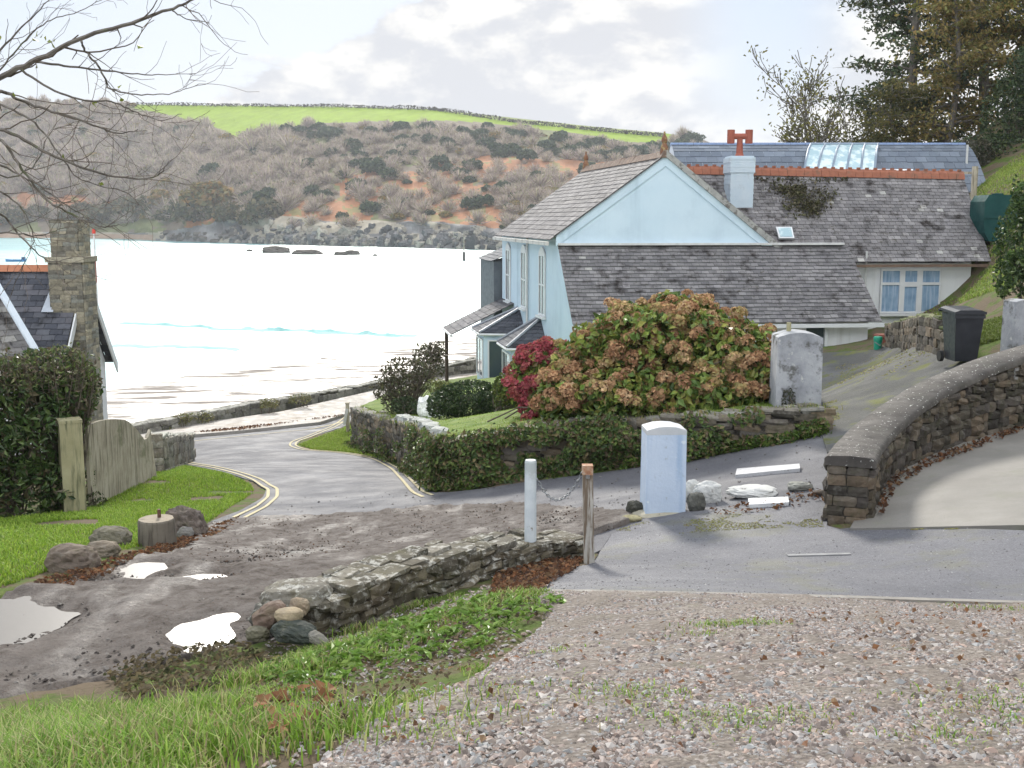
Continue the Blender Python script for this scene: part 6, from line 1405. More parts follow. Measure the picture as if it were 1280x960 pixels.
# tufts in the gravel
mb = MB()
for (cx, cy, n, sp_) in ((920, 785, 160, .12), (900, 788, 120, .1), (950, 786, 80, .08), (800, 880, 140, .12), (850, 905, 160, .14), (930, 912, 180, .14), (780, 870, 90, .1), (1240, 765, 130, .16), (1180, 930, 90, .1), (690, 820, 60, .1), (610, 870, 120, .18), (560, 905, 120, .18), (1230, 880, 120, .2), (1000, 900, 60, .1), (870, 800, 50, .08), (1270, 905, 200, .18), (380, 780, 80, .08), (540, 925, 90, .1)):
    c = G(cx, cy); blades(mb, c[:2] + g.normal(0, sp_, (n, 2)) * np.array([1, .6]), .032, .006, GR, 1.1, zf=lambda x, y: T(x, y) + .025)
tag(mb.build('gravel_weeds', m_grass, origin=(0, 0, 0)), 'small green tufts growing through the gravel', 'grass', kind='stuff')

mb = MB()
for pix, n, sz in (([(770, 664), (800, 654), (870, 646), (1000, 640), (1028, 652), (1030, 660), (940, 662), (850, 668)], 5200, .011), ([(1080, 661), (1150, 656), (1215, 653), (1262, 658), (1190, 663), (1120, 664)], 3800, .012), ([(1030, 475), (1050, 452), (1100, 440), (1175, 440), (1130, 462), (1050, 490)], 5200, .03), ([(1030, 540), (1030, 505), (1046, 500), (1050, 530)], 1500, .022), ([(300, 815), (330, 800), (362, 806), (345, 826)], 2600, .012)):
    q = scatter_poly(ground_poly(pix, 12), n); q = q[fbm(xy3(q[:, 0] * 2.1, q[:, 1] * 2.1, 4), 4) > .46]; pebbles(mb, q, sz, [(.2, .2, .05), (.26, .25, .07), (.14, .15, .04), (.17, .13, .07)], .012)
tag(mb.build('moss', m_peb, origin=(0, 0, 0)), 'yellow green moss patches on the forecourt and the house drive', 'moss', kind='stuff')

mb = MB(); s_ = g.uniform(0, len(RTw) - 1, 2600); q = np.stack([np.interp(s_, np.arange(len(RTw)), RTw[:, k]) for k in (0, 1)], -1) + g.normal(0, .12, (2600, 2)); zt_ = np.interp(s_, np.arange(len(RTw)), RTw[:, 2])
ok = fbm(xy3(q[:, 0] * 1.6, q[:, 1] * 1.6, 3), 3) > .44; blades(mb, q[ok], .13, .014, [(.2, .28, .05), (.28, .34, .08), (.32, .3, .12)], .8, zf=lambda x, y: zt_[ok] - .03)
tag(mb.build('wall_top_grass', m_grass, origin=(0, 0, 0)), 'straggling grass along the top of the ivy wall', 'grass', kind='stuff')
# ------------------------------------------------------------------ gate, posts, pillars and other objects
m_wood = pm('weathered_timber', [(.32, .28, .21), (.42, .375, .29), (.5, .45, .36)], 3., .85, (40., .4, .006), streak=(16., (.17, .15, .105), .48, .66), blot=[(1.5, (.2, .2, .12), .55, .7)])
m_gwood = pm('greenish_timber', [(.27, .25, .14), (.37, .34, .21)], 3., .85, (40., .4, .006), streak=(18., (.14, .14, .08), .48, .66))
# wooden gate
pA = G(113, 634); pB = G(190, 598); du = pB - pA; L = np.linalg.norm(du[:2]); ud = np.array([du[0] / L, du[1] / L, 0]); nd_ = np.array([ud[1], -ud[0], 0])
gate = thing('wooden_gate', 'arched close-boarded wooden gate weathered grey beside the verge', 'gate', (pA + pB) / 2)
mb = MB(); n = 16
tops = np.interp(np.linspace(0, 1, n), [0, .15, .35, .58, .75, .9, 1], [P(118, 533, pA[1])[2], P(123, 528, pA[1] + .4)[2], P(136, 521, pA[1] + 1.5)[2], P(155, 515, pA[1] + 3)[2] , P(168, 517, pA[1] + 4.6)[2], P(180, 528, pA[1] + 5.6)[2], P(187, 536, pB[1])[2]])
for k in range(n):
    s0, s1 = k / n, (k + .94) / n; a = pA + du * s0; b_ = pA + du * s1; zt0 = np.interp(s0 * (n - 1), np.arange(n), tops); zt1 = np.interp(s1 * (n - 1), np.arange(n), tops); w_ = nd_ * .03; a0, b0 = dn(a, a[2] - .05), dn(b_, b_[2] - .05)
    mb.hexa([a0 + w_, b0 + w_, b0 - w_, a0 - w_, dn(a, zt0) + w_, dn(b_, zt1) + w_, dn(b_, zt1) - w_, dn(a, zt0) - w_], R.uniform(.9, 1.1) * np.ones(3))
mb.build('boards', m_wood, gate)
mb = MB()
for f_ in (.2, .75):
    a = pA + (dn(pA, tops[0]) - pA) * f_ - nd_ * .06; b_ = pB + (dn(pB, tops[-1]) - pB) * f_ - nd_ * .06; mb.hexa([a - Zv * .06 + nd_ * .02, b_ - Zv * .06 + nd_ * .02, b_ - Zv * .06 - nd_ * .02, a - Zv * .06 - nd_ * .02, a + Zv * .06 + nd_ * .02, b_ + Zv * .06 + nd_ * .02, b_ + Zv * .06 - nd_ * .02, a + Zv * .06 - nd_ * .02])
mb.build('rails', m_gwood, gate)
q = G(93, 640); wq = 32 / F * q[1]; h = P(93, 527, q[1])[2] - q[2]; mb = MB(); mb.box([q[0], q[1], q[2] + h / 2 - .1], (wq * .84, wq * .84, h + .2), .5); mb.box([q[0], q[1], q[2] + h + .02], (wq * .88, wq * .88, .05), .5)
tag(mb.build('gate_post', m_gwood), 'thick square greenish wooden post between the laurel hedge and the gate', 'post')
# leaning plank by the stone wall
a = G(193, 597); mb = MB(); mb.tube([a, a + np.array([-.08, .05, .75])], .05, 5); tag(mb.build('fence_stake', m_wood), 'thin wooden stake leaning where the gate meets the short stone wall', 'stake')
# log stump with iron pin
q = G(197, 682); rr = 22.5 / F * q[1]; hh = P(197, 648, q[1])[2] - q[2]; st = thing('log_stump', 'sawn grey log stump standing on the leaf strewn verge', 'stump', q)
mb = MB(); a_ = np.arange(28) * 2 * PI / 28; prof = []
V = np.array([[[q[0] + rr * (1 + .03 * math.sin(5 * t_ + z * 3) + .015 * math.sin(11 * t_)) * (1.06 - .06 * z) * math.cos(t_), q[1] + rr * (1.06 - .06 * z) * math.sin(t_), q[2] - .08 + (hh + .08) * z] for t_ in a_] for z in (0, .5, .95, 1)]); V[3, :, :2] = q[:2] + (V[3, :, :2] - q[:2]) * .96
i = np.arange(3)[:, None] * 28; j = np.arange(28)[None]; j2 = (j + 1) % 28; mb.add(V.reshape(-1, 3), np.stack([i + j, i + j2, i + 28 + j2, i + 28 + j], -1).reshape(-1, 4)); mb.add(V[3], [list(range(28))], mi=1)
mb.build('log', [pm('grey_log', [(.12, .105, .085), (.2, .175, .14)], 5, .9, (24., .6, .015), streak=(20, (.09, .075, .06), .5, .66)), pm('sawn_end', [(.24, .2, .15), (.31, .265, .2)], 7, .9, (40., .4, .008), blot=[(7., (.16, .13, .1), .54, .68)])], st)
mb = MB(); mb.tube([q + np.array([.02, .05, hh - .05]), q + np.array([.02, .05, hh + .1])], .022, 6); mb.build('iron_pin', pm('rusty_iron', [(.09, .05, .035), (.14, .07, .045)], 20, .8), st)
# boulders on the left verge
def rock(px, py, w, h, seed, label, col, cat='rock', mat=None, dep=.8, name='boulder', sink=.25, rz=0., rough=.24):
    q = G(px, py); k = np.linalg.norm(q - np.array([0, 0, CZ])) / F; mb = boulder((q[0], q[1] + w * k * dep * .4, q[2] + h * k * (.5 - sink)), (w * k * 1.12, w * k * dep, h * k * 1.15), seed, 4, rough, rz); V = np.vstack(mb.V); Fa = np.vstack(mb.F)
    m2 = MB(); m2.add(V, Fa, np.array(col)); return tag(m2.build(name, mat or m_rk), label, cat)
m_rk = stonemat('field_stone', (.34, .32, .28), .2, (.09, .09, .04), .3, 5.)
m_wrock = pm('whitewashed_rock', [(.46, .46, .44), (.56, .56, .54)], 5., .85, (22., .6, .02), blot=[(6., (.2, .19, .17), .58, .68)])
rock(84, 716, 58, 34, 61, 'large rounded brown boulder at the edge of the puddled lane', (.17, .135, .11)); rock(124, 697, 38, 21, 62, 'flat brown stone right of the large rounded boulder', (.2, .165, .13)); rock(133, 684, 46, 26, 63, 'mossy grey rock behind the flat brown stone', (.16, .145, .11)); rock(108, 708, 24, 20, 67, 'small brown stone wedged between the large boulder and the flat stone', (.19, .15, .12))
rock(230, 672, 46, 46, 64, 'twisted weathered tree root lump behind the log stump', (.16, .13, .115), 'root', dep=.7, name='tree_root', rough=.5); rock(230, 674, 19, 17, 65, 'pale grey stone beside the log stump', (.22, .21, .2)); rock(150, 708, 16, 8, 66, 'small half buried stone at the puddle edge', (.15, .13, .11))
# stones heaped at the end of the low wall
def heap(px, py, Y, w, h, seed, label, col, rough=.22, rz=0., dep=.8, tilt=0.):
    k = Y / F; mb = boulder((0, 0, 0), (w * k, w * k * dep, h * k * 1.25), seed, 4, rough, rz); V = np.vstack(mb.V); ca, sa = math.cos(tilt), math.sin(tilt); V = V @ np.array([[ca, 0, -sa], [0, 1, 0], [sa, 0, ca]]) + P(px, py, Y)
    m2 = MB(); m2.add(V, np.vstack(mb.F), np.array(col)); return tag(m2.build('loose_stone', m_rk), label, 'stone')
heap(338, 771, 7.75, 52, 30, 71, 'reddish brown stone leaning on the end of the low wall', (.21, .15, .12), tilt=-.5); heap(361, 769, 7.6, 40, 16, 72, 'flat pale ochre stone on top of the heap by the wall end', (.36, .29, .2), .12); heap(374, 759, 7.8, 28, 22, 73, 'small tan stone behind the flat ochre one by the wall end', (.29, .23, .17))
heap(369, 790, 7.5, 62, 26, 74, 'dark green slab lying at the foot of the wall end', (.065, .075, .068), .3, tilt=.25); heap(398, 799, 7.45, 34, 12, 75, 'thin grey shard sloping off the dark green slab', (.2, .19, .17), .2, .3, tilt=.7); heap(322, 792, 7.6, 34, 16, 78, 'flat mossy stone left of the dark green slab', (.15, .14, .1))
q = G(352, 790); k = q[1] / F
mb = boulder(P(372, 742, 8.15), (100 * k, .5, 36 * k), 76, 4, .2); V = np.vstack(mb.V); m2 = MB(); m2.add(V, np.vstack(mb.F), np.array((.19, .175, .15))); tag(m2.build('end_stone', m_lich), 'big pale topped slab capping the near end of the low wall', 'stone')
mb = boulder(P(352, 772, 8.25), (86 * k, .4, 56 * k), 77, 4, .2); m2 = MB(); m2.add(np.vstack(mb.V), np.vstack(mb.F), np.array((.1, .095, .085))); tag(m2.build('end_stone', m_stone), 'dark block under the big pale slab at the near end of the low wall', 'stone')
# posts and chain
m_wpost = pm('flaking_white_paint', [(.50, .55, .58), (.62, .66, .68)], 8., .6, (40., .2, .004), blot=[(7., (.2, .17, .13), .62, .70), (3., (.42, .46, .46), .5, .65)])
m_opost = pm('peeling_old_post', [(.34, .32, .28), (.46, .44, .4)], 6., .85, (36., .5, .008), streak=(22., (.16, .12, .085), .46, .58), blot=[(5., (.17, .12, .085), .55, .64)])
q1 = G(663, 703); h1 = P(663, 575, q1[1])[2] - q1[2]; p1 = thing('white_post', 'round white painted metal post at the end of the low wall', 'post', q1)
mb = MB(); r1 = 7.6 / F * q1[1]; mb.lathe([(0, -.2), (r1, -.2), (r1 * 1.02, h1 * .3), (r1, h1 - .02), (r1 * .9, h1), (0, h1 + .004)], q1, 20); mb.build('shaft', m_wpost, p1)
q2 = G(737, 704); h2 = P(734, 583, q2[1])[2] - q2[2]; p2 = thing('old_post', 'peeling rusty topped wooden post right of the white metal post', 'post', q2); w2 = 13 / F * q2[1]
t2 = q2 + np.array([-.03, 0, h2]); a = np.array([[-1, -1], [1, -1], [1, 1], [-1, 1]]) * w2 / 2; mb = MB(); mb.hexa([[q2[0] + x * 1.05, q2[1] + y * 1.05, q2[2] - .2] for x, y in a] + [[t2[0] + x, t2[1] + y, t2[2]] for x, y in a]); mb.build('shaft', m_opost, p2)
mb = MB(); mb.box(t2 + Zv * .006 - Zv * .035, (w2 * 1.06, w2 * 1.06, .09)); mb.build('rusty_cap', pm('rust', [(.24, .1, .055), (.36, .2, .12), (.45, .38, .3)], 18, .9, (60., .5, .004)), p2)
mb = MB(); mb.lathe([(0, 0), (.02, 0), (.02, .03), (0, .03)], t2 + np.array([-.0, -w2 / 2 - .02, -.1]), 8); mb.build('eye_bolt', m_iron, p2)
c0 = q1 + np.array([r1, 0, h1 * .83]); c1 = t2 + np.array([-w2 / 2, 0, -.06]); mb = MB(); n = 22
u = np.linspace(0, 1, n + 1); sag = .26; pts = c0 + (c1 - c0) * u[:, None]; pts[:, 2] -= sag * 4 * u * (1 - u) * (1 - .15 * u)
for k in range(n):
    a, b_ = pts[k], pts[k + 1]; d = b_ - a; Lk = np.linalg.norm(d) * .68; d /= np.linalg.norm(d); s_ = np.cross(d, [0, 1, 0]) if k % 2 else np.array([0, 1., 0]); s_ = s_ / np.linalg.norm(s_); m_ = (a + b_) / 2; tt = np.linspace(0, 2 * PI, 11); ring = m_ + d * (Lk * np.cos(tt))[:, None] + s_ * (.012 * np.sin(tt))[:, None]; mb.tube(ring, .0048, 5, cap=False)
tag(mb.build('chain', pm('galvanised_chain', [(.2, .21, .22), (.36, .37, .38)], 30, .45, None, metal=.6)), 'galvanised chain slung between the white post and the old post', 'chain')
# pale blue gate pillar standing alone
q = G(831, 643); wq = 53 / F * q[1]; hq = P(831, 534, q[1])[2] - q[2]; a = thing('gate_pillar', 'lone pale blue gate pillar with white rounded top among painted rocks', 'pillar', q)
m_bp = pm('blue_washed_render', [(.46, .55, .68), (.54, .62, .73)], 2.5, .85, (26., .5, .012), streak=(6., (.35, .46, .62), .52, .72), speck=[(9., (.62, .68, .74), .66, .74)], blot=[(6., (.3, .34, .36), .6, .7)])
def pillar(mb, q, w, d, h, rz, crown, mi=(0, 1), n=10, foot=-.25):
    ca, sa = math.cos(rz), math.sin(rz); Rm = np.array([[ca, sa], [-sa, ca]])
    sx = np.array([-1, -.9, -.45, 0, .45, .9, 1]); top = h - crown * (np.abs(sx) ** 2.4); V = []
    for y in (-1, 1):
        V += [[x * w / 2, y * d / 2, t_] for x, t_ in zip(sx, top)]
    fs = 1.03 if foot < 0 else 1.
    V += [[-w / 2 * fs, -d / 2 * fs, foot], [w / 2 * fs, -d / 2 * fs, foot], [w / 2 * fs, d / 2 * fs, foot], [-w / 2 * fs, d / 2 * fs, foot]]
    V = np.array(V); V[:, :2] = V[:, :2] @ Rm; V += np.asarray(q); mb.add(V, [[k, k + 1, 8 + k, 7 + k] for k in range(6)], (1, 1, 1), mi[1])
    mb.F.append(np.array([[14, 15, 6, 5, 4, 3, 2, 1, 0]]) + mb.n - 18); mb.C.append(np.ones((1, 3))); mb.M.append(np.array([mi[0]])); mb.F.append(np.array([[16, 17, 7, 8, 9, 10, 11, 12, 13]]) + mb.n - 18); mb.C.append(np.ones((1, 3))); mb.M.append(np.array([mi[0]]))
    mb.add(V[[15, 16, 13, 6]], [[0, 1, 2, 3]], (1, 1, 1), mi[2] if len(mi) > 2 else mi[0]); mb.add(V[[17, 14, 0, 7]], [[0, 1, 2, 3]], (1, 1, 1), mi[0])
mb = MB(); pillar(mb, q + np.array([0, wq * .45, 0]), wq * .96, wq * .8, hq - .06, .05, .0, (0, 0)); mb.build('shaft', m_bp, a)
mb = MB(); pillar(mb, q + np.array([0, wq * .45, hq - .095]), wq * .966, wq * .806, .095, .05, .045, (0, 0), foot=.0); mb.build('cap', pm('white_washed_cap', [(.46, .48, .50), (.54, .55, .56)], 5, .8, (30., .4, .008)), a)
mb = MB(); bb = boulder(q + np.array([0, .18, -.04]), (.78, .62, .14), 81, 3, .12); bb.build('plinth', pm('worn_plinth', [(.33, .3, .23), (.42, .39, .31)], 5, .9, (24., .5, .015), blot=[(5., (.2, .2, .1), .52, .66)]), a)
rock(887, 629, 36, 26, 82, 'white painted rock, largest of those right of the blue pillar', (1, 1, 1), mat=m_wrock, sink=.12); rock(866, 626, 22, 26, 83, 'white painted rock tucked against the blue pillar', (1, 1, 1), mat=m_wrock, sink=.1); rock(945, 623, 58, 13, 84, 'low flat white painted rock by the lane edge', (1, 1, 1), mat=m_wrock, sink=.2); rock(1003, 614, 30, 11, 85, 'grey and white lichen spotted rock nearest the curved wall', (.3, .3, .28), sink=.2)
rock(795, 645, 22, 20, 86, 'dark stone at the left foot of the blue pillar', (.06, .06, .05), sink=.15); rock(872, 639, 22, 24, 87, 'dark grey stone behind the right foot of the blue pillar', (.12, .12, .11), sink=.1); rock(790, 653, 26, 10, 88, 'yellowish flat stone beside the plinth of the blue pillar', (.3, .27, .16), sink=.3); rock(1026, 620, 16, 8, 89, 'small brown stone beside the end of the curved wall', (.17, .14, .12))
# white slabs let into the lane
m_slab = pm('white_slab', [(.55, .56, .57), (.66, .67, .67)], 9., .6, (40., .3, .003), speck=[(40., (.3, .3, .29), .62, .7)])
def slab(pix, lab, mat):
    q = np.array([G(*k) for k in pix]); mb = MB(); mb.hexa([k + Zv * -.02 for k in q] + [k + Zv * .05 for k in q]); tag(mb.build('cover_slab', mat), lab, 'slab')
slab([(919, 598), (1000, 590), (999, 584), (921, 590)], 'long pale grey slab let into the lane surface', pm('grey_slab', [(.38, .38, .39), (.48, .48, .49)], 9., .7, (40., .3, .003), speck=[(40., (.25, .24, .23), .6, .7)])); slab([(936, 636), (986, 633), (985, 626), (935, 628)], 'short white slab in front of the painted rocks', m_slab)
q0, q1_ = G(985, 697), G(1064, 695); mb = MB(); mb.hexa([q0, q1_, q1_ + np.array([0, .05, 0]), q0 + np.array([0, .05, 0]), q0 + Zv * .018, q1_ + Zv * .018, q1_ + np.array([0, .05, .018]), q0 + np.array([0, .05, .018])]); tag(mb.build('drain_edge', pm('pale_concrete', [(.2, .2, .2), (.27, .27, .27)], 9., .8, (40., .3, .003))), 'thin pale concrete strip set in the forecourt tarmac', 'drain')
a_ = [G(x, y) for x, y in ((690, 743), (760, 744), (1000, 749), (1280, 757), (1500, 764))]; mb = MB()
for p_, r_ in zip(a_[:-1], a_[1:]): mb.hexa([p_ - Zv * .05, r_ - Zv * .05, r_ + np.array([0, .05, -.05]), p_ + np.array([0, .05, -.05]), p_ + Zv * .02, r_ + Zv * .02, r_ + np.array([0, .05, .02]), p_ + np.array([0, .05, .02])])
tag(mb.build('edging_kerb', pm('concrete_edging', [(.2, .185, .165), (.3, .28, .25)], 7, .85, (40., .4, .005))), kind='structure')
# grey stone gate pillar on the retaining wall
q = P(999, 510, 17.4); wq = 56 / F * 17.4; hq = P(999, 416, 17.4)[2] - q[2]
m_gp = pm('weathered_cement_pillar', [(.21, .22, .24), (.33, .34, .36), (.43, .44, .45)], 3., .9, (24., .6, .015), blot=[(3.5, (.12, .12, .115), .52, .64), (8., (.52, .52, .5), .6, .68)], streak=(5., (.46, .47, .48), .58, .72))
a = thing('stone_gate_pillar', 'weathered grey cement gate pillar beside the hydrangea', 'pillar', q); mb = MB(); pillar(mb, q + np.array([0, .3, -.1]), wq, .6, hq + .1, -.06, .08, (0, 0)); mb.build('shaft', m_gp, a)
mb = MB(); mb.box(q + np.array([-.12, .36, hq + .0]), (.06, .06, .26), 0, (1, 1, 1)); mb.build('stub', m_gwood, a)
shrub('ivy_clump', 'small dark ivy sprig climbing the grey gate pillar', 'ivy', [(q + np.array([-.18, -.03, .16]), (.1, .06, .16))], [(.05, .06, .035), (.08, .08, .05)], 120, .06, q + np.array([-.15, 0, 0]), 6)
# lower blocks of wall under the pillar
mb = MB(); c_ = np.array([G(960, 556)[:2], G(1031, 541)[:2]]); 
# grey pillar at the far right
q = G(1272, 428, 17, 24); q = P(1272, 428, 18.6); mb = MB(); a = thing('stone_gate_pillar', 'grey gate pillar at the right edge beyond the curved wall', 'pillar', q - Zv * .3); pillar(mb, q - Zv * .3, .36, .4, P(1272, 374, 18.6)[2] - q[2] + .3, .1, .03, (0, 0)); mb.build('shaft', m_gp, a)
# wheelie bin
q = G(1200, 446, 17, 24); q = P(1201, 444, 19.3); q[2] = min(q[2], float(T(q[0], q[1])) + .02); b_ = thing('wheelie_bin', 'black wheelie bin standing on the drive edge below the grass bank', 'bin', q); m_bin = pm('black_plastic', [(.018, .02, .026), (.03, .032, .04)], 6, .45, (60., .1, .002), spec=.5)
hb = (P(1200, 384, 19.3)[2] - q[2])
mb = MB(); r0 = [(-.19, -.22), (.19, -.22), (.19, .22), (-.19, .22)]; r1_ = [(-.245, -.3), (.245, -.3), (.245, .32), (-.245, .32)]; mb.hexa([[q[0] + x, q[1] + y, q[2] + .06] for x, y in r0] + [[q[0] + x, q[1] + y, q[2] + hb - .1] for x, y in r1_]); mb.build('body', m_bin, b_)
mb = MB(); ring = [(-.27, 0), (-.27, .04), (-.18, .07), (.18, .07), (.27, .04), (.27, 0)]; mb.prism([[q[0] + x, q[1] - .33, q[2] + hb - .1 + z] for x, z in ring], np.array([0, .68, .03])); lid = mb.build('lid', m_bin, b_)
mb = MB(); mb.tube([[q[0] - .27, q[1] + .41, q[2] + hb - .08], [q[0] + .27, q[1] + .41, q[2] + hb - .08]], .025, 8); mb.build('handle', m_bin, b_)
mb = MB(); mb.box([q[0], q[1] - .3, q[2] + hb - .14], (.52, .03, .06)); mb.build('rim', m_bin, b_)
for sx_ in (-.25, .25):
    mb = MB(); tt = np.linspace(0, 2 * PI, 17); mb.prism([[q[0] + sx_ - .03, q[1] + .27 + .1 * math.cos(x), q[2] + .1 + .1 * math.sin(x)] for x in tt[:-1]], np.array([.06, 0, 0])); mb.build('wheel', pm('rubber', [(.02, .02, .02)], 5, .8, None), b_)
# green tub, white object on the drive
q = P(1097, 437, 31.0); k = 31 / F; a = thing('green_tub', 'small bright green plastic tub at the corner of the lean-to', 'tub', q); mb = MB(); mb.lathe([(0, 0), (4.6 * k, 0), (5.2 * k, 11 * k), (5.6 * k, 12 * k), (5.6 * k, 15 * k), (5 * k, 16.5 * k), (0, 17 * k)], q, 18); mb.build('tub', pm('green_plastic', [(.01, .26, .16), (.02, .34, .21)], 5, .45, None), a)
mb = MB(); mb.tube([q + np.array([-5 * k, -.05, 10 * k]), q + np.array([0, -.2, 6 * k]), q + np.array([5 * k, -.05, 10 * k])], .012, 5); mb.build('handle', m_iron, a)
mb = MB(); mb.box(P(1105, 425, 31.8), (.42, .4, .34)); mb.box(P(1105, 420, 31.8) , (.48, .46, .06)); tag(mb.build('red_planter', pm('red_clay', [(.2, .07, .05), (.27, .1, .07)], 6, .8)), 'dark red planter box just behind the green tub', 'planter')
rock(1147, 425, 12, 7, 91, 'white stone on the drive at the foot of the bank', (1, 1, 1), mat=m_wrock)
# stone facing of the bank beside the drive
bp = [(1112, 432), (1135, 432), (1160, 436), (1178, 440), (1190, 446)]; bt = [(1112, 408), (1135, 400), (1160, 396), (1178, 398), (1190, 420)]
B_, zt, zb = path_from(bp, bt); mb = MB(); rubble(mb, B_ + np.array([.15, .25]), zt, zb - .3, .4, .3, .16, DARK_COLS * 1.25, tops=np.array([(.12, .14, .06), (.16, .16, .09)])); root = thing('bank_wall', 'mossy stone facing holding up the grass bank beside the drive', 'wall', [B_[2][0], B_[2][1], zb[2]]); mb.build('wall', m_dark, root)
mb = MB(); n = 12000; s = g.uniform(0, 4, n); p = np.stack([np.interp(s, np.arange(5), B_[:, 0]), np.interp(s, np.arange(5), B_[:, 1]), np.interp(s, np.arange(5), zb)], -1); hz = np.interp(s, np.arange(5), zt) - p[:, 2]; v = g.uniform(.05, 1.08, n); p[:, 2] += hz * v; p[:, 1] -= .1 + np.abs(g.normal(0, .07, n)); ok = fbm(p * np.array([1.2, 1.2, 2]), 3) > .3; leaves(mb, p[ok], .11, pick([(.18, .21, .05), (.22, .2, .08), (.13, .13, .05), (.22, .27, .06)], int(ok.sum()), g), np.tile([0, -.8, .5], (int(ok.sum()), 1)), .5, aspect=.35); mb.build('moss_and_grass', m_leaf, root)
# oil tank behind the wing
q = P(1244, 289, 38.3); tk = thing('oil_tank', 'dark green oil tank on the bank behind the end of the wing roof', 'tank', q - Zv * .3); k = 38.3 / F; m_tank = pm('dark_green_tank', [(.012, .05, .05), (.02, .075, .07)], 3, .8, None, spec=.15)
mb = MB(); pr = [(-22, -2), (-16, -12), (12, -12), (20, -2), (23, 14), (23, 34), (17, 44), (-19, 44), (-24, 36), (-24, 12)]; mb.prism([[q[0] + x * k, q[1] - .6, q[2] + y * k] for x, y in pr], np.array([0, 1.2, 0])); mb.build('shell', m_tank, tk)
mb = MB(); mb.box(q + np.array([0, 0, 16.5 * k]), (48.5 * k, 1.26, 1.4 * k)); mb.build('rib', m_tank, tk); mb = MB(); mb.lathe([(0, 0), (7 * k, 0), (7 * k, 2 * k), (0, 2.6 * k)], q + np.array([0, 0, 44 * k]), 14); mb.build('lid', m_tank, tk)
# rail fence
fe_ = thing('rail_fence', 'pale wooden post and rail beside the roof end', 'fence', P(1218, 245, 41.5)); a, c_ = P(1218, 246, 41.5), P(1218, 208, 41.5); mb = MB(); mb.box((a + c_) / 2 - Zv * .2, (.17, .15, c_[2] - a[2] + .4)); mb.build('post', m_wood, fe_)
mb = MB(); a = P(1218, 216, 41.55); b2 = P(1142, 217, 42.9); mb.hexa([a - Zv * .045, b2 - Zv * .045, b2 + np.array([0, .05, -.045]), a + np.array([0, .05, -.045]), a + Zv * .045, b2 + Zv * .045, b2 + np.array([0, .05, .045]), a + np.array([0, .05, .045])]); mb.build('rail', m_wood, fe_)
# small sign post at the road corner
q = G(435, 541); h = P(435, 504, q[1])[2] - q[2]; sp_ = thing('finger_post', 'short weathered wooden waymark post at the bend of the road', 'post', q); mb = MB(); mb.box(q + Zv * (h / 2 - .1), (.11, .11, h + .2)); mb.box(q + Zv * (h + .0), (.13, .13, .04)); mb.build('post', m_wood, sp_)
mb = MB(); mb.box(q + np.array([-.06, -.07, h * .55]), (.1, .025, h * .55), 0, (1, 1, 1), 0, (0, .2)); mb.build('board', pm('pale_board', [(.42, .42, .4), (.54, .54, .52)], 9, .8), sp_)
# overhead details: wild growth on the sea wall
for (px, py, Y, w_, lab) in ((250, 522, 41.6, .55, 'yellowing tuft on the sea wall, largest near its left end'), (228, 524, 41, .35, 'pale green tuft left of the largest one on the sea wall'), (375, 499, 45.5, .5, 'low weed tuft on the sea wall above the pavement bend'), (337, 505, 44, .4, 'small tuft on the sea wall left of the pavement bend'), (205, 540, 40.3, .35, 'green weed at the foot of the sea wall')):
    c_ = P(px, py, Y); shrub('wall_tuft', lab, 'plant', [(c_, (w_, .3, .22))], [(.2, .2, .07), (.15, .17, .05), (.24, .2, .09)], 320, .13, c_ - Zv * .25, 10, aspect=.25)
# ------------------------------------------------------------------ sky, sun, camera
SUN_EL, SUN_AZ = math.radians(30), math.radians(-9)     # ahead of the camera, behind thin cloud
w = bpy.data.worlds.new('World'); bpy.context.scene.world = w; w.use_nodes = True
t = NT(w.node_tree); bg = w.node_tree.nodes['Background']
sky = t.n('ShaderNodeTexSky', _sky_type='NISHITA', _sun_disc=False, _sun_elevation=SUN_EL, _sun_rotation=SUN_AZ, _altitude=10, _air_density=1., _dust_density=2.)
STR = .1
vec = t.n('ShaderNodeTexCoord').outputs['Generated']
sx = t.n('ShaderNodeSeparateXYZ', Vector=vec); x_, y_, z_ = sx.outputs
az = t.math('MULTIPLY', t.math('ARCTAN2', x_, y_), 180 / PI); el = t.math('MULTIPLY', t.math('ARCSINE', z_), 180 / PI)
mp = t.n('ShaderNodeMapping', Vector=vec, Scale=(1, 1, 1.9)).outputs[0]
n1 = t.noise(mp, 7.5, 9, .58, .1); n2 = t.noise(mp, 3.2, 7, .55)
mp2 = t.n('ShaderNodeMapping', Vector=vec, Scale=(1, 1, 1.9), Location=(.0, 0, .035)).outputs[0]
n1u = t.noise(mp2, 7.5, 9, .58, .1)
top = t.rng(az, -19, -2.5, 4.6, 12.0, False)
edge = t.math('ADD', t.math('SUBTRACT', top, el), t.math('MULTIPLY', t.math('SUBTRACT', n1, .5), 9.))
m1 = t.rng(edge, -.15, .55)
gap = t.math('MULTIPLY', t.math('SUBTRACT', 1., t.rng(t.math('ABSOLUTE', t.math('SUBTRACT', az, 12.5)), .6, 5.5)), t.rng(t.math('ADD', el, t.math('MULTIPLY', t.math('SUBTRACT', n1, .5), 9.)), 3.6, 6.2))
m1 = t.math('MULTIPLY', m1, t.math('SUBTRACT', 1., gap))
high = t.rng(n2, .42, .62); m1 = t.math('MAXIMUM', m1, t.math('MULTIPLY', high, t.rng(el, 12, 22)))
shade = t.math('ADD', t.math('MULTIPLY', t.math('SUBTRACT', n1, n1u), 3.0), t.math('ADD', t.math('MULTIPLY', n2, .9), -.05))
back = t.rng(y_, .4, -.4, 1., 3.9)  # unseen clouds behind the camera brightened as fill for the shaded walls
cl = t.mix(t.rng(shade, .2, .68), (.415, .425, .45), (.57, .562, .545))
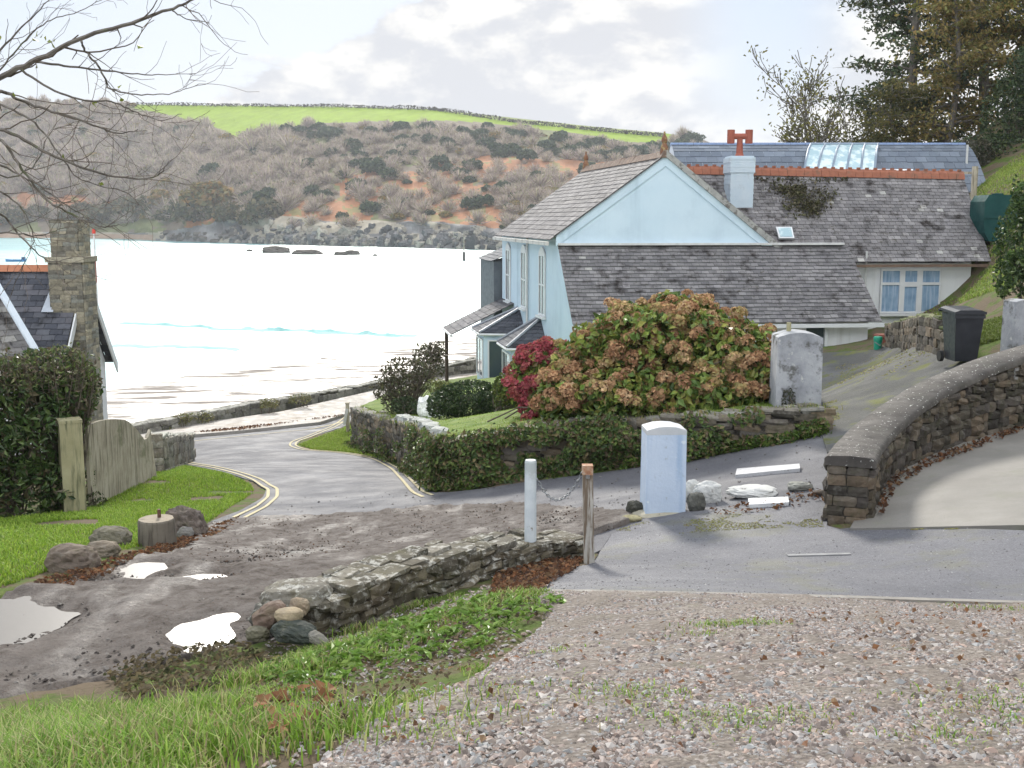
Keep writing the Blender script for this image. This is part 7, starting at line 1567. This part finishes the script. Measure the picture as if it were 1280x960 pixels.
cl = t.mix(1., cl, t.n('ShaderNodeCombineXYZ', X=back, Y=back, Z=back).outputs[0], 'MULTIPLY')
cl = t.mix(1., cl, (1 / STR,) * 3, 'MULTIPLY')
veil = t.mix(t.rng(el, 1, 14), (.40, .445, .505), (.33, .395, .49)); veil = t.mix(1., veil, (1 / STR,) * 3, 'MULTIPLY')
base = t.mix(.93, sky.outputs[0], veil)
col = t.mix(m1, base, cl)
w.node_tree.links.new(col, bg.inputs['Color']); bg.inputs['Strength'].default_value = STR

sl = bpy.data.lights.new('sun', 'SUN'); sl.energy = 2.5; sl.angle = math.radians(10); sl.color = (1., .95, .86)
so = bpy.data.objects.new('sun', sl); C.objects.link(so)
d = Vector((math.sin(SUN_AZ) * math.cos(SUN_EL), math.cos(SUN_AZ) * math.cos(SUN_EL), math.sin(SUN_EL)))
so.rotation_euler = d.to_track_quat('Z', 'Y').to_euler(); so.location = (0, 40, 60)

cam = bpy.data.cameras.new('camera'); co = bpy.data.objects.new('camera', cam); C.objects.link(co)
cam.sensor_width = 36; cam.lens = F / 1280 * 36; cam.clip_start = .1; cam.clip_end = 20000
co.location = (0, 0, CZ); co.rotation_euler = (PI / 2 - TH, 0, 0)
sc = bpy.context.scene; sc.camera = co
sc.view_settings.view_transform = 'Standard'; sc.view_settings.look = 'None'; sc.view_settings.exposure = 0.9; sc.view_settings.gamma = 1
sc.view_settings.use_curve_mapping = False
sc.cycles.use_denoising = True; sc.cycles.max_bounces = 6; sc.cycles.diffuse_bounces = 3; sc.cycles.transparent_max_bounces = 8
sc.cycles.caustics_reflective = False; sc.cycles.caustics_refractive = False

m = bpy.data.materials.new('haze'); m.use_nodes = True; nt_ = m.node_tree; nt_.nodes.remove(nt_.nodes['Principled BSDF'])
pv = nt_.nodes.new('ShaderNodeVolumePrincipled'); pv.inputs['Color'].default_value = (.90, .93, .98, 1); pv.inputs['Density'].default_value = .0002; pv.inputs['Anisotropy'].default_value = .1
nt_.links.new(pv.outputs[0], nt_.nodes['Material Output'].inputs['Volume'])
mb = MB(); mb.hexa([[-2000, -60, -4], [2000, -60, -4], [2000, 2000, -4], [-2000, 2000, -4], [-2000, -60, 100], [2000, -60, 100], [2000, 2000, 100], [-2000, 2000, 100]])
tag(mb.build('haze', m, origin=(0, 0, 0)), 'thin sea haze over the bay', 'haze', kind='stuff')
